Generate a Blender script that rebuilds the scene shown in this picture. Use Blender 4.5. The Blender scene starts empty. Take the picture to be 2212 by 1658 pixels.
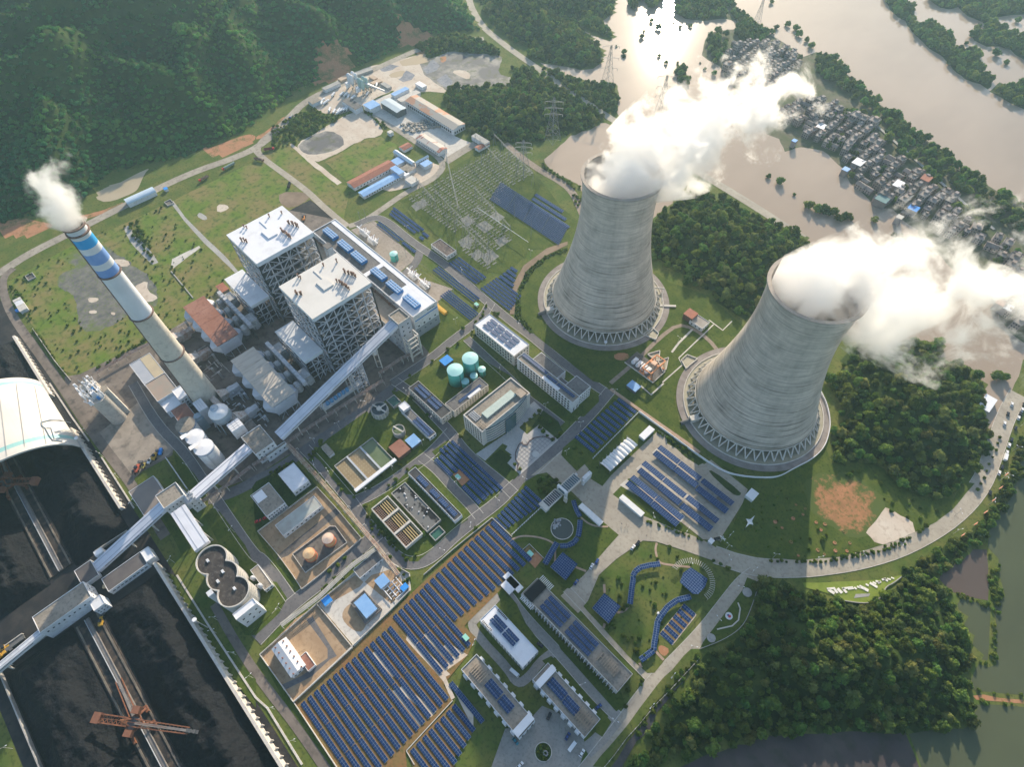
import bpy,math,random
import numpy as np
from mathutils import Vector,Matrix,noise
R=math.radians
sc=bpy.context.scene
COL=sc.collection
random.seed(7)
rng=np.random.default_rng(7)
# ---------------------------------------------------------------- camera
H=450.0
FOC,PITCH,ROLL,YAW=1295.7,R(54.59),R(1.63),R(132.68)
cam_d=bpy.data.cameras.new('camera')
cam=bpy.data.objects.new('camera',cam_d)
COL.objects.link(cam)
sc.camera=cam
F=np.array([0,math.cos(PITCH),-math.sin(PITCH)])
RT=np.array([1.0,0,0])
DN=np.cross(F,RT)
cr,sr=math.cos(ROLL),math.sin(ROLL)
cy,sy=math.cos(YAW),math.sin(YAW)
MC=np.array([cr*RT+sr*DN,-sr*RT+cr*DN,F])@np.array([[cy,-sy,0],[sy,cy,0],[0,0,1]])
mw=Matrix(((MC[0][0],-MC[1][0],-MC[2][0],0),(MC[0][1],-MC[1][1],-MC[2][1],0),
 (MC[0][2],-MC[1][2],-MC[2][2],H),(0,0,0,1)))
cam.matrix_world=mw
cam_d.sensor_width=36
cam_d.lens=36*FOC/2212
cam_d.clip_start=1
cam_d.clip_end=30000
# ---------------------------------------------------------------- sky, sun, exposure
SUN_AZ,SUN_EL=303.0,21.0
world=bpy.data.worlds.new('World')
sc.world=world
world.use_nodes=True
wn=world.node_tree
sky=wn.nodes.new('ShaderNodeTexSky')
sky.sky_type='NISHITA'
sky.sun_disc=False
sky.sun_elevation=R(SUN_EL)
sky.sun_rotation=R(90-SUN_AZ)
sky.dust_density=1.2
sky.air_density=1.0
bg=wn.nodes['Background']
bg.inputs['Strength'].default_value=0.15
wn.links.new(sky.outputs['Color'],bg.inputs['Color'])
sun_d=bpy.data.lights.new('sun','SUN')
sun_d.energy=5.0
sun_d.angle=R(0.6)
sun_d.color=(1.0,0.85,0.65)
sun=bpy.data.objects.new('sun',sun_d)
COL.objects.link(sun)
sdir=Vector((math.cos(R(SUN_AZ))*math.cos(R(SUN_EL)),math.sin(R(SUN_AZ))*math.cos(R(SUN_EL)),math.sin(R(SUN_EL))))
sun.rotation_euler=sdir.to_track_quat('Z','Y').to_euler()
vs=sc.view_settings
vs.view_transform='Standard'
vs.look='None'
vs.exposure=0.64
vs.gamma=1.0
cy_=sc.cycles
cy_.max_bounces=9
cy_.diffuse_bounces=2
cy_.glossy_bounces=2
cy_.transparent_max_bounces=6
cy_.volume_bounces=8
cy_.caustics_reflective=False
cy_.caustics_refractive=False
# ---------------------------------------------------------------- pixel of the photograph (2212 wide) -> world point on height z
def w(x,y,z=0.0):
 d=MC.T@np.array([x-1106,y-829,FOC])
 k=(z-H)/d[2]
 return(d[0]*k,d[1]*k,float(z))
def t(rc,x,y,z=0.0):
 r,c=divmod(rc,10)
 return w(553*c+x/4,414.5*r+y/4,z)
def tp(rc,pts,z=0.0):
 return[t(rc,a,b,z)[:2]for a,b in pts]
def wp(pts,z=0.0):
 return[w(a,b,z)[:2]for a,b in pts]
 # ---------------------------------------------------------------- materials
MATS={}
def lin(c):
 return c if len(c)==4 else(*c,1)
def mat(name,c1,c2=None,scale=0.2,rough=0.8,metal=0.0,detail=4,c3=None,scale3=2.0,lo=0.35,hi=0.65,
 spec=0.3,rand=0.0,stretch=None,bump=0.0,bscale=1.0):
 if name in MATS:
  return MATS[name]
 m=bpy.data.materials.new(name)
 MATS[name]=m
 m.use_nodes=True
 nt=m.node_tree
 b=nt.nodes['Principled BSDF']
 b.inputs['Roughness'].default_value=rough
 b.inputs['Metallic'].default_value=metal
 b.inputs['Specular IOR Level'].default_value=spec
 b.inputs['Base Color'].default_value=lin(c1)
 geo=nt.nodes.new('ShaderNodeNewGeometry')
 pos=geo.outputs['Position']
 if stretch:
  mp=nt.nodes.new('ShaderNodeMapping')
  mp.inputs['Scale'].default_value=stretch
  nt.links.new(pos,mp.inputs['Vector'])
  pos=mp.outputs['Vector']
 col=None
 def mixin(prev,c,scl,l,h,det):
  n=nt.nodes.new('ShaderNodeTexNoise')
  n.inputs['Scale'].default_value=scl
  n.inputs['Detail'].default_value=det
  n.inputs['Roughness'].default_value=0.6
  nt.links.new(pos,n.inputs['Vector'])
  r=nt.nodes.new('ShaderNodeMapRange')
  r.inputs['From Min'].default_value=l
  r.inputs['From Max'].default_value=h
  nt.links.new(n.outputs['Fac'],r.inputs['Value'])
  x=nt.nodes.new('ShaderNodeMix')
  x.data_type='RGBA'
  if isinstance(prev,tuple):
   x.inputs['A'].default_value=prev
  else:
   nt.links.new(prev,x.inputs['A'])
  x.inputs['B'].default_value=lin(c)
  nt.links.new(r.outputs['Result'],x.inputs['Factor'])
  return x.outputs['Result']
 if c2 is not None:
  col=mixin(lin(c1),c2,scale,lo,hi,detail)
 if c3 is not None:
  col=mixin(col,c3,scale3,0.5,0.75,3)
 if rand>0:
  oi=nt.nodes.new('ShaderNodeObjectInfo')
  hs=nt.nodes.new('ShaderNodeHueSaturation')
  mr=nt.nodes.new('ShaderNodeMapRange')
  mr.inputs['To Min'].default_value=1-rand
  mr.inputs['To Max'].default_value=1+rand
  nt.links.new(oi.outputs['Random'],mr.inputs['Value'])
  nt.links.new(mr.outputs['Result'],hs.inputs['Value'])
  wn_=nt.nodes.new('ShaderNodeTexWhiteNoise')
  wn_.noise_dimensions='1D'
  nt.links.new(oi.outputs['Random'],wn_.inputs['W'])
  mr2=nt.nodes.new('ShaderNodeMapRange')
  mr2.inputs['To Min'].default_value=0.5-rand*0.09
  mr2.inputs['To Max'].default_value=0.5+rand*0.05
  nt.links.new(wn_.outputs['Value'],mr2.inputs['Value'])
  nt.links.new(mr2.outputs['Result'],hs.inputs['Hue'])
  if col is None:
   hs.inputs['Color'].default_value=lin(c1)
  else:
   nt.links.new(col,hs.inputs['Color'])
  col=hs.outputs['Color']
 if col is not None:
  nt.links.new(col,b.inputs['Base Color'])
 if bump>0:
  n=nt.nodes.new('ShaderNodeTexNoise')
  n.inputs['Scale'].default_value=bscale
  n.inputs['Detail'].default_value=5
  nt.links.new(pos,n.inputs['Vector'])
  bp=nt.nodes.new('ShaderNodeBump')
  bp.inputs['Strength'].default_value=1.0
  bp.inputs['Distance'].default_value=bump
  nt.links.new(n.outputs['Fac'],bp.inputs['Height'])
  nt.links.new(bp.outputs['Normal'],b.inputs['Normal'])
 return m
GRASS=mat('grass',(0.08,0.125,0.026),(0.15,0.155,0.045),0.05,0.95,c3=(0.04,0.065,0.016),scale3=0.4,detail=6,spec=0.1)
LAWN=mat('lawn_grass',(0.06,0.095,0.018),(0.1,0.125,0.026),0.09,0.95,c3=(0.035,0.055,0.014),scale3=0.5,detail=6,spec=0.1)
MEADOW=mat('meadow',(0.125,0.185,0.032),(0.22,0.185,0.075),0.03,0.95,c3=(0.04,0.085,0.018),scale3=0.16,detail=10,spec=0.1,lo=0.4,hi=0.6)
DARKGRASS=mat('dark_undergrowth',(0.03,0.055,0.014),(0.055,0.085,0.022),0.08,0.95,c3=(0.02,0.035,0.01),scale3=0.5,detail=6,spec=0.1)
ASPH=mat('asphalt',(0.13,0.125,0.13),(0.18,0.172,0.17),0.06,0.85,c3=(0.1,0.095,0.1),scale3=0.5,detail=6)
ROADC=mat('concrete_road',(0.33,0.29,0.235),(0.43,0.385,0.31),0.05,0.85,c3=(0.27,0.235,0.19),scale3=0.35,detail=6)
DIRTROAD=mat('dusty_road',(0.3,0.265,0.22),(0.42,0.375,0.31),0.04,0.9,c3=(0.2,0.175,0.15),scale3=0.2,detail=6)
PAVE=mat('pale_paving',(0.42,0.41,0.4),(0.52,0.5,0.47),0.08,0.8,c3=(0.36,0.34,0.32),scale3=0.8)
YARD=mat('stained_concrete_yard',(0.15,0.125,0.105),(0.24,0.2,0.17),0.05,0.9,c3=(0.075,0.065,0.06),scale3=0.15,detail=8)
ORANGE=mat('orange_paving',(0.34,0.23,0.14),(0.43,0.31,0.2),0.07,0.9,c3=(0.25,0.165,0.1),scale3=0.35)
REDEARTH=mat('red_earth',(0.4,0.19,0.1),(0.13,0.12,0.035),0.055,0.95,c3=(0.45,0.26,0.15),scale3=0.5,detail=10,lo=0.47,hi=0.6)
PVEARTH=mat('earth_under_panels',(0.25,0.13,0.055),(0.2,0.145,0.055),0.08,0.95,c3=(0.1,0.1,0.03),scale3=0.5,detail=8)
SAND=mat('pale_sand',(0.52,0.42,0.33),(0.62,0.55,0.46),0.05,0.95,c3=(0.42,0.33,0.25),scale3=0.2,detail=8)
GREYSAND=mat('grey_silt',(0.12,0.115,0.12),(0.3,0.28,0.25),0.03,0.8,c3=(0.09,0.1,0.04),scale3=0.08,detail=9,lo=0.45,hi=0.6)
COAL=mat('coal',(0.006,0.007,0.01),(0.011,0.012,0.015),0.5,0.7,detail=8,bump=1.2,bscale=0.4,spec=0.1)
COALGRIT=mat('coal_dusted_ground',(0.012,0.013,0.018),(0.05,0.045,0.042),0.05,0.9,c3=(0.018,0.019,0.024),scale3=0.25,detail=8)
WHITE=mat('white_paint',(0.62,0.63,0.65),(0.72,0.73,0.75),0.08,0.6,c3=(0.5,0.5,0.5),scale3=0.35)
WHITEB=mat('bright_white_paint',(0.8,0.8,0.82),(0.74,0.74,0.75),0.2,0.5)
CREAM=mat('cream_render',(0.6,0.57,0.52),(0.52,0.49,0.45),0.1,0.8)
CREAM2=mat('warm_roof_sheet',(0.47,0.42,0.36),(0.55,0.5,0.43),0.12,0.7,c3=(0.38,0.33,0.28),scale3=0.5,stretch=(1,0.15,1))
ROOFD=mat('dark_flat_roof',(0.13,0.125,0.125),(0.2,0.19,0.18),0.1,0.9,c3=(0.08,0.075,0.075),scale3=0.5,detail=6)
ROOFW=mat('weathered_roof',(0.25,0.22,0.18),(0.33,0.29,0.24),0.12,0.9,c3=(0.15,0.13,0.115),scale3=0.5,detail=6)
ROOFWH=mat('white_coated_roof',(0.74,0.75,0.78),(0.6,0.6,0.62),0.1,0.7,lo=0.5,hi=0.8)
ROOFWHITE2=mat('pale_sheet_roof',(0.66,0.67,0.68),(0.58,0.58,0.58),0.06,0.6,lo=0.45,hi=0.75)
BROWNR=mat('rust_brown_roof',(0.27,0.12,0.08),(0.33,0.165,0.12),0.07,0.75,c3=(0.2,0.085,0.06),scale3=0.3)
REDR=mat('red_tile_roof',(0.35,0.13,0.08),(0.27,0.11,0.08),0.15,0.8,c3=(0.42,0.2,0.14),scale3=0.6)
BLUER=mat('blue_sheet_roof',(0.2,0.38,0.66),(0.26,0.45,0.72),0.15,0.5)
BLUEP=mat('blue_paint',(0.045,0.2,0.5),(0.06,0.24,0.55),0.3,0.5)
TARP=mat('bright_blue_sheet',(0.03,0.25,0.7),(0.05,0.3,0.75),0.3,0.5)
TEAL=mat('teal_paint',(0.07,0.42,0.4),(0.1,0.47,0.44),0.15,0.45)
TEALTOP=mat('pale_teal_paint',(0.36,0.66,0.64),(0.42,0.7,0.68),0.15,0.45)
ORTANK=mat('yellow_orange_paint',(0.62,0.4,0.2),(0.66,0.48,0.3),0.2,0.5,c3=(0.6,0.3,0.12),scale3=0.4)
RUST=mat('rusty_red_steel',(0.16,0.065,0.04),(0.27,0.115,0.06),0.3,0.8,c3=(0.08,0.04,0.03),scale3=1.2)
STEEL=mat('pale_steel',(0.5,0.52,0.55),(0.42,0.44,0.47),0.2,0.55)
DSTEEL=mat('dark_steel',(0.09,0.095,0.1),(0.14,0.14,0.14),0.3,0.7)
GALV=mat('galvanised_steel',(0.3,0.31,0.32),(0.22,0.23,0.24),0.5,0.5,0.2)
GLASS=mat('dark_window_glass',(0.03,0.035,0.045),rough=0.12,spec=0.5)
GLASSB=mat('bluish_glass',(0.08,0.13,0.16),(0.05,0.08,0.1),0.2,0.15,spec=0.5)
CONC=mat('grey_concrete',(0.34,0.33,0.31),(0.42,0.41,0.385),0.08,0.85,c3=(0.26,0.25,0.24),scale3=0.5)
LCONC=mat('light_concrete',(0.52,0.49,0.44),(0.6,0.57,0.52),0.08,0.85,c3=(0.4,0.37,0.33),scale3=0.35)
DCONC=mat('dark_stained_concrete',(0.11,0.1,0.095),(0.18,0.165,0.15),0.08,0.9,c3=(0.07,0.065,0.06),scale3=0.4)
BLACK=mat('black_void',(0.012,0.013,0.016),rough=0.9)
YELLOW=mat('yellow_machine_paint',(0.6,0.36,0.05),(0.5,0.28,0.04),0.6,0.5)
REDP=mat('red_paint',(0.5,0.04,0.04),rough=0.4)
CARBLUE=mat('dark_blue_car_paint',(0.02,0.06,0.22),rough=0.25,spec=0.5)
CARBLACK=mat('black_car_paint',(0.015,0.015,0.02),rough=0.25,spec=0.5)
CARGREEN=mat('teal_car_paint',(0.03,0.2,0.25),rough=0.25,spec=0.5)
TYRE=mat('tyre_rubber',(0.02,0.02,0.02),rough=0.9)
PURPLE=mat('dark_wet_field',(0.065,0.05,0.052),(0.09,0.075,0.07),0.03,0.9,c3=(0.045,0.045,0.035),scale3=0.1,detail=6)
BRICKPATH=mat('pinkish_path',(0.36,0.25,0.18),(0.42,0.31,0.24),0.4,0.9)
BARK=mat('bark',(0.09,0.065,0.045),(0.14,0.1,0.07),1.0,0.95)
BUFF=mat('buff_water',(0.27,0.2,0.11),(0.33,0.26,0.15),0.1,0.3,spec=0.5)
GREENW=mat('green_water',(0.03,0.1,0.075),(0.05,0.14,0.1),0.1,0.15,spec=0.5)
OLIVEW=mat('olive_water',(0.12,0.16,0.075),(0.15,0.19,0.1),0.1,0.2,spec=0.5)
CANVAS=mat('white_canvas',(0.78,0.77,0.76),(0.7,0.69,0.68),0.3,0.7)
def leafmat(name,c1,c2,rand,scl=0.35):
 m=mat(name,c1,c2,scl,0.85,rand=rand,spec=0.12,lo=0.3,hi=0.7)
 nt=m.node_tree;b=nt.nodes['Principled BSDF']
 src=b.inputs['Base Color'].links[0].from_socket
 tr=nt.nodes.new('ShaderNodeBsdfTranslucent');nt.links.new(src,tr.inputs['Color'])
 mx=nt.nodes.new('ShaderNodeMixShader');mx.inputs[0].default_value=0.4
 nt.links.new(b.outputs[0],mx.inputs[1]);nt.links.new(tr.outputs[0],mx.inputs[2])
 out=[n for n in nt.nodes if n.type=='OUTPUT_MATERIAL'][0]
 nt.links.new(mx.outputs[0],out.inputs['Surface'])
 return m
LEAF=leafmat('forest_leaves',(0.055,0.125,0.03),(0.15,0.225,0.045),0.55)
LEAF3=leafmat('olive_leaves',(0.11,0.15,0.04),(0.2,0.23,0.07),0.45)
LEAF2=leafmat('bright_leaves',(0.1,0.17,0.03),(0.15,0.21,0.04),0.35)
LEAFHILL=leafmat('hill_leaves',(0.035,0.165,0.07),(0.15,0.31,0.06),0.32,0.012)
def faded_mat(name,c_in,c_mid,c_out,centre,rad,amp=0.9,scale=0.05):
# bare ground whose edge breaks up raggedly into the grass
 m=mat(name,c_in,c_mid,0.12,0.95,detail=9,c3=c_out,scale3=0.35)
 nt=m.node_tree;b=nt.nodes['Principled BSDF'];src=b.inputs['Base Color'].links[0].from_socket
 geo=nt.nodes.new('ShaderNodeNewGeometry');d=nt.nodes.new('ShaderNodeVectorMath');d.operation='DISTANCE'
 nt.links.new(geo.outputs['Position'],d.inputs[0]);d.inputs[1].default_value=(*centre[:2],0.2)
 n=nt.nodes.new('ShaderNodeTexNoise');n.inputs['Scale'].default_value=scale;n.inputs['Detail'].default_value=8;n.inputs['Roughness'].default_value=0.7
 nt.links.new(geo.outputs['Position'],n.inputs['Vector'])
 a=nt.nodes.new('ShaderNodeMath');a.operation='MULTIPLY_ADD';nt.links.new(d.outputs['Value'],a.inputs[0]);a.inputs[1].default_value=1/rad;a.inputs[2].default_value=-amp*2.5
 k=nt.nodes.new('ShaderNodeMath');k.operation='MULTIPLY_ADD';nt.links.new(n.outputs['Fac'],k.inputs[0]);k.inputs[1].default_value=amp*5;nt.links.new(a.outputs[0],k.inputs[2])
 r=nt.nodes.new('ShaderNodeMapRange');r.inputs['From Min'].default_value=0.85;r.inputs['From Max'].default_value=1.15;nt.links.new(k.outputs[0],r.inputs['Value'])
 x=nt.nodes.new('ShaderNodeMix');x.data_type='RGBA';nt.links.new(r.outputs[0],x.inputs['Factor']);nt.links.new(src,x.inputs['A']);x.inputs['B'].default_value=lin(c_out)
 nt.links.new(x.outputs['Result'],b.inputs['Base Color'])
 return m
def water_mat(name,c1,c2,rough,scale,bump):
 m=mat(name,c1,c2,scale,rough,detail=4,spec=0.16,bump=bump,bscale=0.12,stretch=(1,.45,1))
 return m
FLOOD=water_mat('muddy_flood_water',(0.33,0.26,0.2),(0.42,0.33,0.255),0.09,0.006,0.004)
PONDG=water_mat('grey_green_pond_water',(0.075,0.085,0.05),(0.095,0.11,0.06),0.12,0.01,0.03)
PONDP=water_mat('dark_muddy_pond_water',(0.13,0.095,0.08),(0.1,0.08,0.07),0.12,0.01,0.03)
def tower_mat():
 m=mat('streaked_tower_concrete',(0.5,0.48,0.45))
 nt=m.node_tree
 b=nt.nodes['Principled BSDF']
 b.inputs['Roughness'].default_value=0.9
 tc=nt.nodes.new('ShaderNodeTexCoord')
 sep=nt.nodes.new('ShaderNodeSeparateXYZ')
 nt.links.new(tc.outputs['Object'],sep.inputs['Vector'])
 flat_=nt.nodes.new('ShaderNodeVectorMath');flat_.operation='MULTIPLY';flat_.inputs[1].default_value=(1,1,0)
 nt.links.new(tc.outputs['Object'],flat_.inputs[0])
 un=nt.nodes.new('ShaderNodeVectorMath');un.operation='NORMALIZE';nt.links.new(flat_.outputs[0],un.inputs[0])
 us=nt.nodes.new('ShaderNodeSeparateXYZ');nt.links.new(un.outputs[0],us.inputs[0])
 def noisel(a,zscale,det,add=0.0):
  cb=nt.nodes.new('ShaderNodeCombineXYZ')
  for k,src,f in((0,us.outputs['X'],a),(1,us.outputs['Y'],a),(2,sep.outputs['Z'],zscale)):
   m1=nt.nodes.new('ShaderNodeMath');m1.operation='MULTIPLY_ADD';m1.inputs[1].default_value=f;m1.inputs[2].default_value=add
   nt.links.new(src,m1.inputs[0]);nt.links.new(m1.outputs[0],cb.inputs[k])
  n=nt.nodes.new('ShaderNodeTexNoise')
  n.inputs['Scale'].default_value=1.0
  n.inputs['Detail'].default_value=det
  n.inputs['Roughness'].default_value=0.65
  nt.links.new(cb.outputs[0],n.inputs['Vector'])
  return n.outputs['Fac']
 def mr(v,a,b_,c,d):
  n=nt.nodes.new('ShaderNodeMapRange')
  for k,x in zip(('From Min','From Max','To Min','To Max'),(a,b_,c,d)):
   n.inputs[k].default_value=x
  nt.links.new(v,n.inputs['Value'])
  return n.outputs['Result']
 def mul(a,b_):
  n=nt.nodes.new('ShaderNodeMath');n.operation='MULTIPLY'
  for k,v in enumerate((a,b_)):
   if hasattr(v,'links'):nt.links.new(v,n.inputs[k])
   else:n.inputs[k].default_value=v
  return n.outputs[0]
 fine=mr(noisel(1.2,0.85,4),0.3,0.7,0.7,1.14)
 broad=mr(noisel(1.9,0.06,6,3.3),0.35,0.68,0.72,1.1)
 # dark weathering streaks, densest in the lower third
 st=mr(noisel(1.0,0.55,5,9.1),0.52,0.66,0.0,1.0)
 low=mr(sep.outputs['Z'],5,110,0.75,0.08)
 sm=mul(st,low)
 one=nt.nodes.new('ShaderNodeMath');one.operation='SUBTRACT';one.inputs[0].default_value=1.0
 nt.links.new(sm,one.inputs[1])
 v=mul(mul(fine,broad),one.outputs[0])
 # faint vertical runs
 vr=mr(noisel(14,0.03,3,5.0),0.3,0.7,0.93,1.05)
 v=mul(v,vr)
 hs=nt.nodes.new('ShaderNodeHueSaturation')
 hs.inputs['Color'].default_value=(0.6,0.53,0.455,1)
 nt.links.new(v,hs.inputs['Value'])
 nt.links.new(hs.outputs['Color'],b.inputs['Base Color'])
 return m
TOWERC=tower_mat()
def panel_mat():
 m=mat('solar_cells',(0.02,0.045,0.16))
 nt=m.node_tree
 b=nt.nodes['Principled BSDF']
 b.inputs['Roughness'].default_value=0.3
 b.inputs['Specular IOR Level'].default_value=0.12
 uv=nt.nodes.new('ShaderNodeUVMap')
 sep=nt.nodes.new('ShaderNodeSeparateXYZ')
 nt.links.new(uv.outputs[0],sep.inputs[0])
 outs=[]
 for ax,wd in(('X',0.05),('Y',0.07)):
  fr=nt.nodes.new('ShaderNodeMath');fr.operation='FRACT'
  nt.links.new(sep.outputs[ax],fr.inputs[0])
  lt=nt.nodes.new('ShaderNodeMath');lt.operation='LESS_THAN';lt.inputs[1].default_value=wd
  nt.links.new(fr.outputs[0],lt.inputs[0])
  outs.append(lt.outputs[0])
 mx=nt.nodes.new('ShaderNodeMath');mx.operation='MAXIMUM'
 nt.links.new(outs[0],mx.inputs[0]);nt.links.new(outs[1],mx.inputs[1])
 n=nt.nodes.new('ShaderNodeTexNoise');n.inputs['Scale'].default_value=0.12;n.inputs['Detail'].default_value=2
 geo=nt.nodes.new('ShaderNodeNewGeometry')
 nt.links.new(geo.outputs['Position'],n.inputs['Vector'])
 c0=nt.nodes.new('ShaderNodeMix');c0.data_type='RGBA'
 c0.inputs['A'].default_value=(0.011,0.033,0.1,1);c0.inputs['B'].default_value=(0.018,0.052,0.145,1)
 nt.links.new(n.outputs['Fac'],c0.inputs['Factor'])
 c1=nt.nodes.new('ShaderNodeMix');c1.data_type='RGBA'
 nt.links.new(mx.outputs[0],c1.inputs['Factor'])
 nt.links.new(c0.outputs['Result'],c1.inputs['A'])
 c1.inputs['B'].default_value=(0.3,0.36,0.5,1)
 nt.links.new(c1.outputs['Result'],b.inputs['Base Color'])
 return m
CELLS=panel_mat()
# ---------------------------------------------------------------- mesh builder
class MB:
 def __init__(s):
  s.v=[];s.f=[];s.m=[];s.uv=None;s.smooth=False
 def add(s,vs_,fs,mi=0):
  o=len(s.v)
  s.v.extend([tuple(map(float,p))for p in vs_])
  s.f.extend([tuple(o+i for i in f)for f in fs])
  s.m.extend([mi]*len(fs))
  return s
 def box(s,x0,x1,y0,y1,z0,z1,mi=0):
  if x0>x1:x0,x1=x1,x0
  if y0>y1:y0,y1=y1,y0
  return s.add([(x0,y0,z0),(x1,y0,z0),(x1,y1,z0),(x0,y1,z0),(x0,y0,z1),(x1,y0,z1),(x1,y1,z1),(x0,y1,z1)],
 [(3,2,1,0),(4,5,6,7),(0,1,5,4),(1,2,6,5),(2,3,7,6),(3,0,4,7)],mi)
 def prism(s,poly,z0,z1,mi=0,top=None):
  a=sum(poly[i-1][0]*poly[i][1]-poly[i][0]*poly[i-1][1]for i in range(len(poly)))
  if a<0:poly=poly[::-1]
  n=len(poly)
  o=len(s.v)
  s.v.extend([(p[0],p[1],z0)for p in poly]);s.v.extend([(p[0],p[1],z1)for p in poly])
  s.f.append(tuple(range(o+n,o+2*n)));s.m.append(mi if top is None else top)
  s.f.append(tuple(range(o+n-1,o-1,-1)));s.m.append(mi)
  for i in range(n):
   j=(i+1)%n
   s.f.append((o+i,o+j,o+n+j,o+n+i));s.m.append(mi)
  return s
 def sheet(s,poly,z,mi=0):
  a=sum(poly[i-1][0]*poly[i][1]-poly[i][0]*poly[i-1][1]for i in range(len(poly)))
  if a<0:poly=poly[::-1]
  return s.add([(p[0],p[1],z)for p in poly],[tuple(range(len(poly)))],mi)
 def tube(s,p,q,r,n=5,mi=0,r2=None,cap=True):
  p=Vector(p);q=Vector(q);d=(q-p)
  if d.length<1e-6:return s
  d.normalize()
  a=d.orthogonal().normalized();b=d.cross(a)
  r2=r if r2 is None else r2
  vs_=[]
  for c,rr in((p,r),(q,r2)):
   for i in range(n):
    th=2*math.pi*i/n
    vs_.append(c+(a*math.cos(th)+b*math.sin(th))*rr)
  fs=[(i,(i+1)%n,n+(i+1)%n,n+i)for i in range(n)]
  if cap:fs+=[tuple(range(n-1,-1,-1)),tuple(range(n,2*n))]
  return s.add(vs_,fs,mi)
 def path(s,pts,r,n=5,mi=0):
  for a,b in zip(pts,pts[1:]):s.tube(a,b,r,n,mi)
  return s
 def beam(s,p,q,wd,hh,mi=0): # box whose long axis runs p -> q, p and q at mid height
  p=Vector(p);q=Vector(q);d=(q-p)
  if d.length<1e-6:return s
  d.normalize()
  side=Vector((-d.y,d.x,0))
  side=Vector((1,0,0))if side.length<1e-4 else side.normalized()
  up=d.cross(side)*-1
  if up.z<0:up=-up
  vs_=[c+side*sx*wd/2+up*sz*hh/2 for c in(p,q)for sx,sz in((-1,-1),(1,-1),(1,1),(-1,1))]
  return s.add(vs_,[(0,1,2,3),(7,6,5,4),(0,4,5,1),(1,5,6,2),(2,6,7,3),(3,7,4,0)],mi)
 def lathe(s,cx,cy,prof,n=32,mi=0,cap0=False,cap1=False):
  o=len(s.v)
  for r_,z_ in prof:
   for i in range(n):
    th=2*math.pi*i/n
    s.v.append((cx+r_*math.cos(th),cy+r_*math.sin(th),z_))
  for k in range(len(prof)-1):
   for i in range(n):
    j=(i+1)%n
    s.f.append((o+k*n+i,o+k*n+j,o+(k+1)*n+j,o+(k+1)*n+i));s.m.append(mi)
  if cap0:s.f.append(tuple(o+i for i in range(n-1,-1,-1)));s.m.append(mi)
  if cap1:s.f.append(tuple(o+(len(prof)-1)*n+i for i in range(n)));s.m.append(mi)
  return s
 def cyl(s,cx,cy,z0,z1,r,n=24,mi=0):
  return s.lathe(cx,cy,[(r,z0),(r,z1)],n,mi,True,True)
WL={}
def build(name,mb,mats,parent=None,loc=None,smooth=False):
 base=Vector(WL[parent.name])if parent is not None else Vector((0,0,0))
 lo=Vector(loc)if loc is not None else base
 me=bpy.data.meshes.new(name)
 v=np.array(mb.v,dtype=float)-np.array(lo)
 me.from_pydata(v.tolist(),[],mb.f)
 mats=mats if isinstance(mats,(list,tuple))else[mats]
 for m in mats:me.materials.append(m)
 if len(mats)>1:me.polygons.foreach_set('material_index',mb.m)
 if smooth:me.polygons.foreach_set('use_smooth',[True]*len(mb.f))
 if mb.uv:
  uvl=me.uv_layers.new(name='UVMap')
  k=0
  for p in me.polygons:
   for li in p.loop_indices:
    uvl.data[li].uv=mb.uv[k];k+=1
 me.update()
 o=bpy.data.objects.new(name,me)
 COL.objects.link(o)
 if parent is not None:o.parent=parent
 o.location=lo-base
 WL[o.name]=tuple(lo)
 return o
def tag(o,label,cat,group=None):
 o['label']=label;o['category']=cat
 if group:o['group']=group
 return o
def thing(name,label,cat,loc,group=None):
 o=bpy.data.objects.new(name,None)
 o.empty_display_size=1
 COL.objects.link(o)
 o.location=loc
 WL[o.name]=tuple(loc)
 return tag(o,label,cat,group)
def solo(name,mb,mats,label,cat,group=None,smooth=False,loc=None):
 if loc is None:
  v=np.array(mb.v);mn=v.min(0);mx=v.max(0)
  loc=((mn[0]+mx[0])/2,(mn[1]+mx[1])/2,mn[2])
 return tag(build(name,mb,mats,None,loc,smooth),label,cat,group)
def struct(name,mb,mats,smooth=False,kind='structure'):
 o=build(name,mb,mats,smooth=smooth)
 o['kind']=kind
 return o
def dup(o,parent,loc,rot=None,scale=None): # one more object on the same mesh
 c=o.copy()
 COL.objects.link(c)
 c.parent=parent
 base=Vector(WL[parent.name])if parent is not None else Vector((0,0,0))
 c.location=Vector(loc)-base
 if rot is not None:c.rotation_euler=rot
 if scale is not None:c.scale=scale
 WL[c.name]=tuple(loc)
 return c
def dup_thing(root,loc,rotz,label=None,scale=1.0):
 r=root.copy();COL.objects.link(r);r.location=loc;r.rotation_euler=(0,0,rotz)
 r.scale=(scale,)*3 if not isinstance(scale,tuple)else scale
 if label:r['label']=label
 WL[r.name]=tuple(loc)
 for ch in root.children:
  c=ch.copy();COL.objects.link(c);c.parent=r
  for g in ch.children:
   d=g.copy();COL.objects.link(d);d.parent=c
 return r
ORD=['first','second','third','fourth','fifth','sixth','seventh','eighth','ninth','tenth','eleventh','twelfth',
 'thirteenth','fourteenth','fifteenth','sixteenth','seventeenth','eighteenth','nineteenth','twentieth',
 'twenty-first','twenty-second','twenty-third','twenty-fourth','twenty-fifth','twenty-sixth','twenty-seventh',
 'twenty-eighth','twenty-ninth','thirtieth']
def smooth_closed(p,it=2):
 for _ in range(it):
  q=[]
  for i in range(len(p)):
   a=p[i];b=p[(i+1)%len(p)]
   q+=[(a[0]*.75+b[0]*.25,a[1]*.75+b[1]*.25),(a[0]*.25+b[0]*.75,a[1]*.25+b[1]*.75)]
  p=q
 return p
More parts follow.
